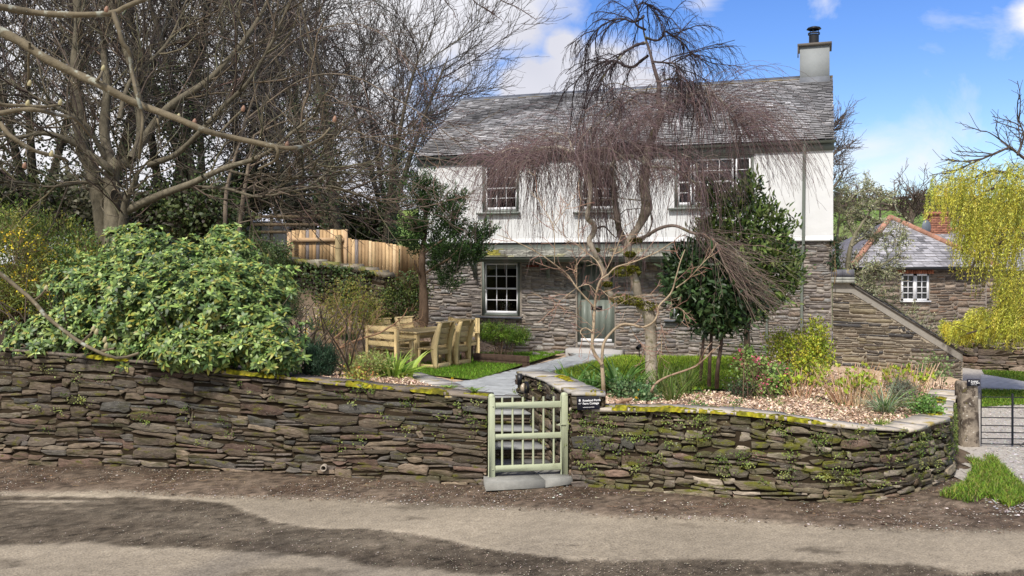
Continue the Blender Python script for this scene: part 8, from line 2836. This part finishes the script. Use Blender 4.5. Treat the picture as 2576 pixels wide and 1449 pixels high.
part('trunk', mb, M_bark, wl, smooth=True)
mb = MB()
up_ = np.array([wp[2], wp[3], wp[4], wp[8], wp[9]])
A, RA = kids(rg, up_, 9, .55, .6, (-.1, 0, .1), 5, .014, .008, .15, 1, .14); tubes(mb, A, RA, 4, (.08, .06, .055))
A2, RA2 = kids(rg, A, 5, .3, .6, (0, 0, 0), 4, .007, .005, .15, 1, .14); tubes(mb, A2, RA2, 3, (.10, .08, .06))
part('bare_twigs', mb, M_twig, wl)
mb = MB()
WC = [(.66, .64, .09), (.55, .57, .08), (.78, .74, .14), (.36, .40, .06), (.68, .60, .07)]
src = [wp[i] for i in (1, 1, 5, 5, 7, 7, 8)]
A, RA = kids(rg, np.array(src), 8, .45, .7, (-.1, 0, -.5), 6, .012, .006, .05, 1, .12)
tubes(mb, A, RA, 3, (.17, .14, .05))
S, D, ln = [], [], []
for (u0, u1, v0, v1, l0, l1, m) in WREG:
    for _ in range(m):
        S.append(P(rg.uniform(u0, u1), rg.uniform(v0, v1), YW + rg.uniform(-1, 1))); D.append([rg.normal() * .5 - .35, rg.normal() * .3, -.1]); ln.append(rg.uniform(l0, l1))
S = np.array(S); D = np.array(D); ln = np.array(ln); n = len(S)
k = 14; PTw = np.zeros((n, k, 3)); PTw[:, 0] = S
# upper strands are short so that the bare crown shows above them
d = D / np.linalg.norm(D, axis=1, keepdims=True)
for j in range(1, k):
    PTw[:, j] = PTw[:, j - 1] + d * (ln / (k - 1))[:, None]
    d = d + [-.02, 0, -.35] + rg.normal(size=(n, 3)) * .07; d /= np.linalg.norm(d, axis=1, keepdims=True)
tubes(mb, PTw, np.full((n, k), .004), 3, (.34, .32, .05))
sc_col = vary(rg, WC, n, .12, .05)
for rep in range(3):
    C_ = PTw[:, 1:].reshape(-1, 3); Dn = (PTw[:, 1:] - PTw[:, :-1]).reshape(-1, 3)
    m = len(C_); Dn = Dn / np.linalg.norm(Dn, axis=1, keepdims=True)
    leaves(mb, C_ + rg.normal(size=C_.shape) * .02, Dn + rg.normal(size=C_.shape) * .5, rg.normal(size=C_.shape), .058, .013, np.clip(np.repeat(sc_col, 13, axis=0) * (1 + .15 * rg.normal(size=(m, 1))), .01, .9))
part('hanging_foliage', mb, M_leaf, wl)
# yellow-green low mass of the same kind, nearer the drive
# ivy in the corner of the wing
twig_shrub('corner_ivy', 'thin ivy running up the joint between cottage and wing', 'plant', [(*HWp(HL + .05, -.02, 3.2), .08, .05, .5)], HWp(HL + .05, -.1, 2.6), rg, 300, .05, .045, [(.03, .07, .03), (.06, .11, .05)], 4, clump=4, jit=.03)
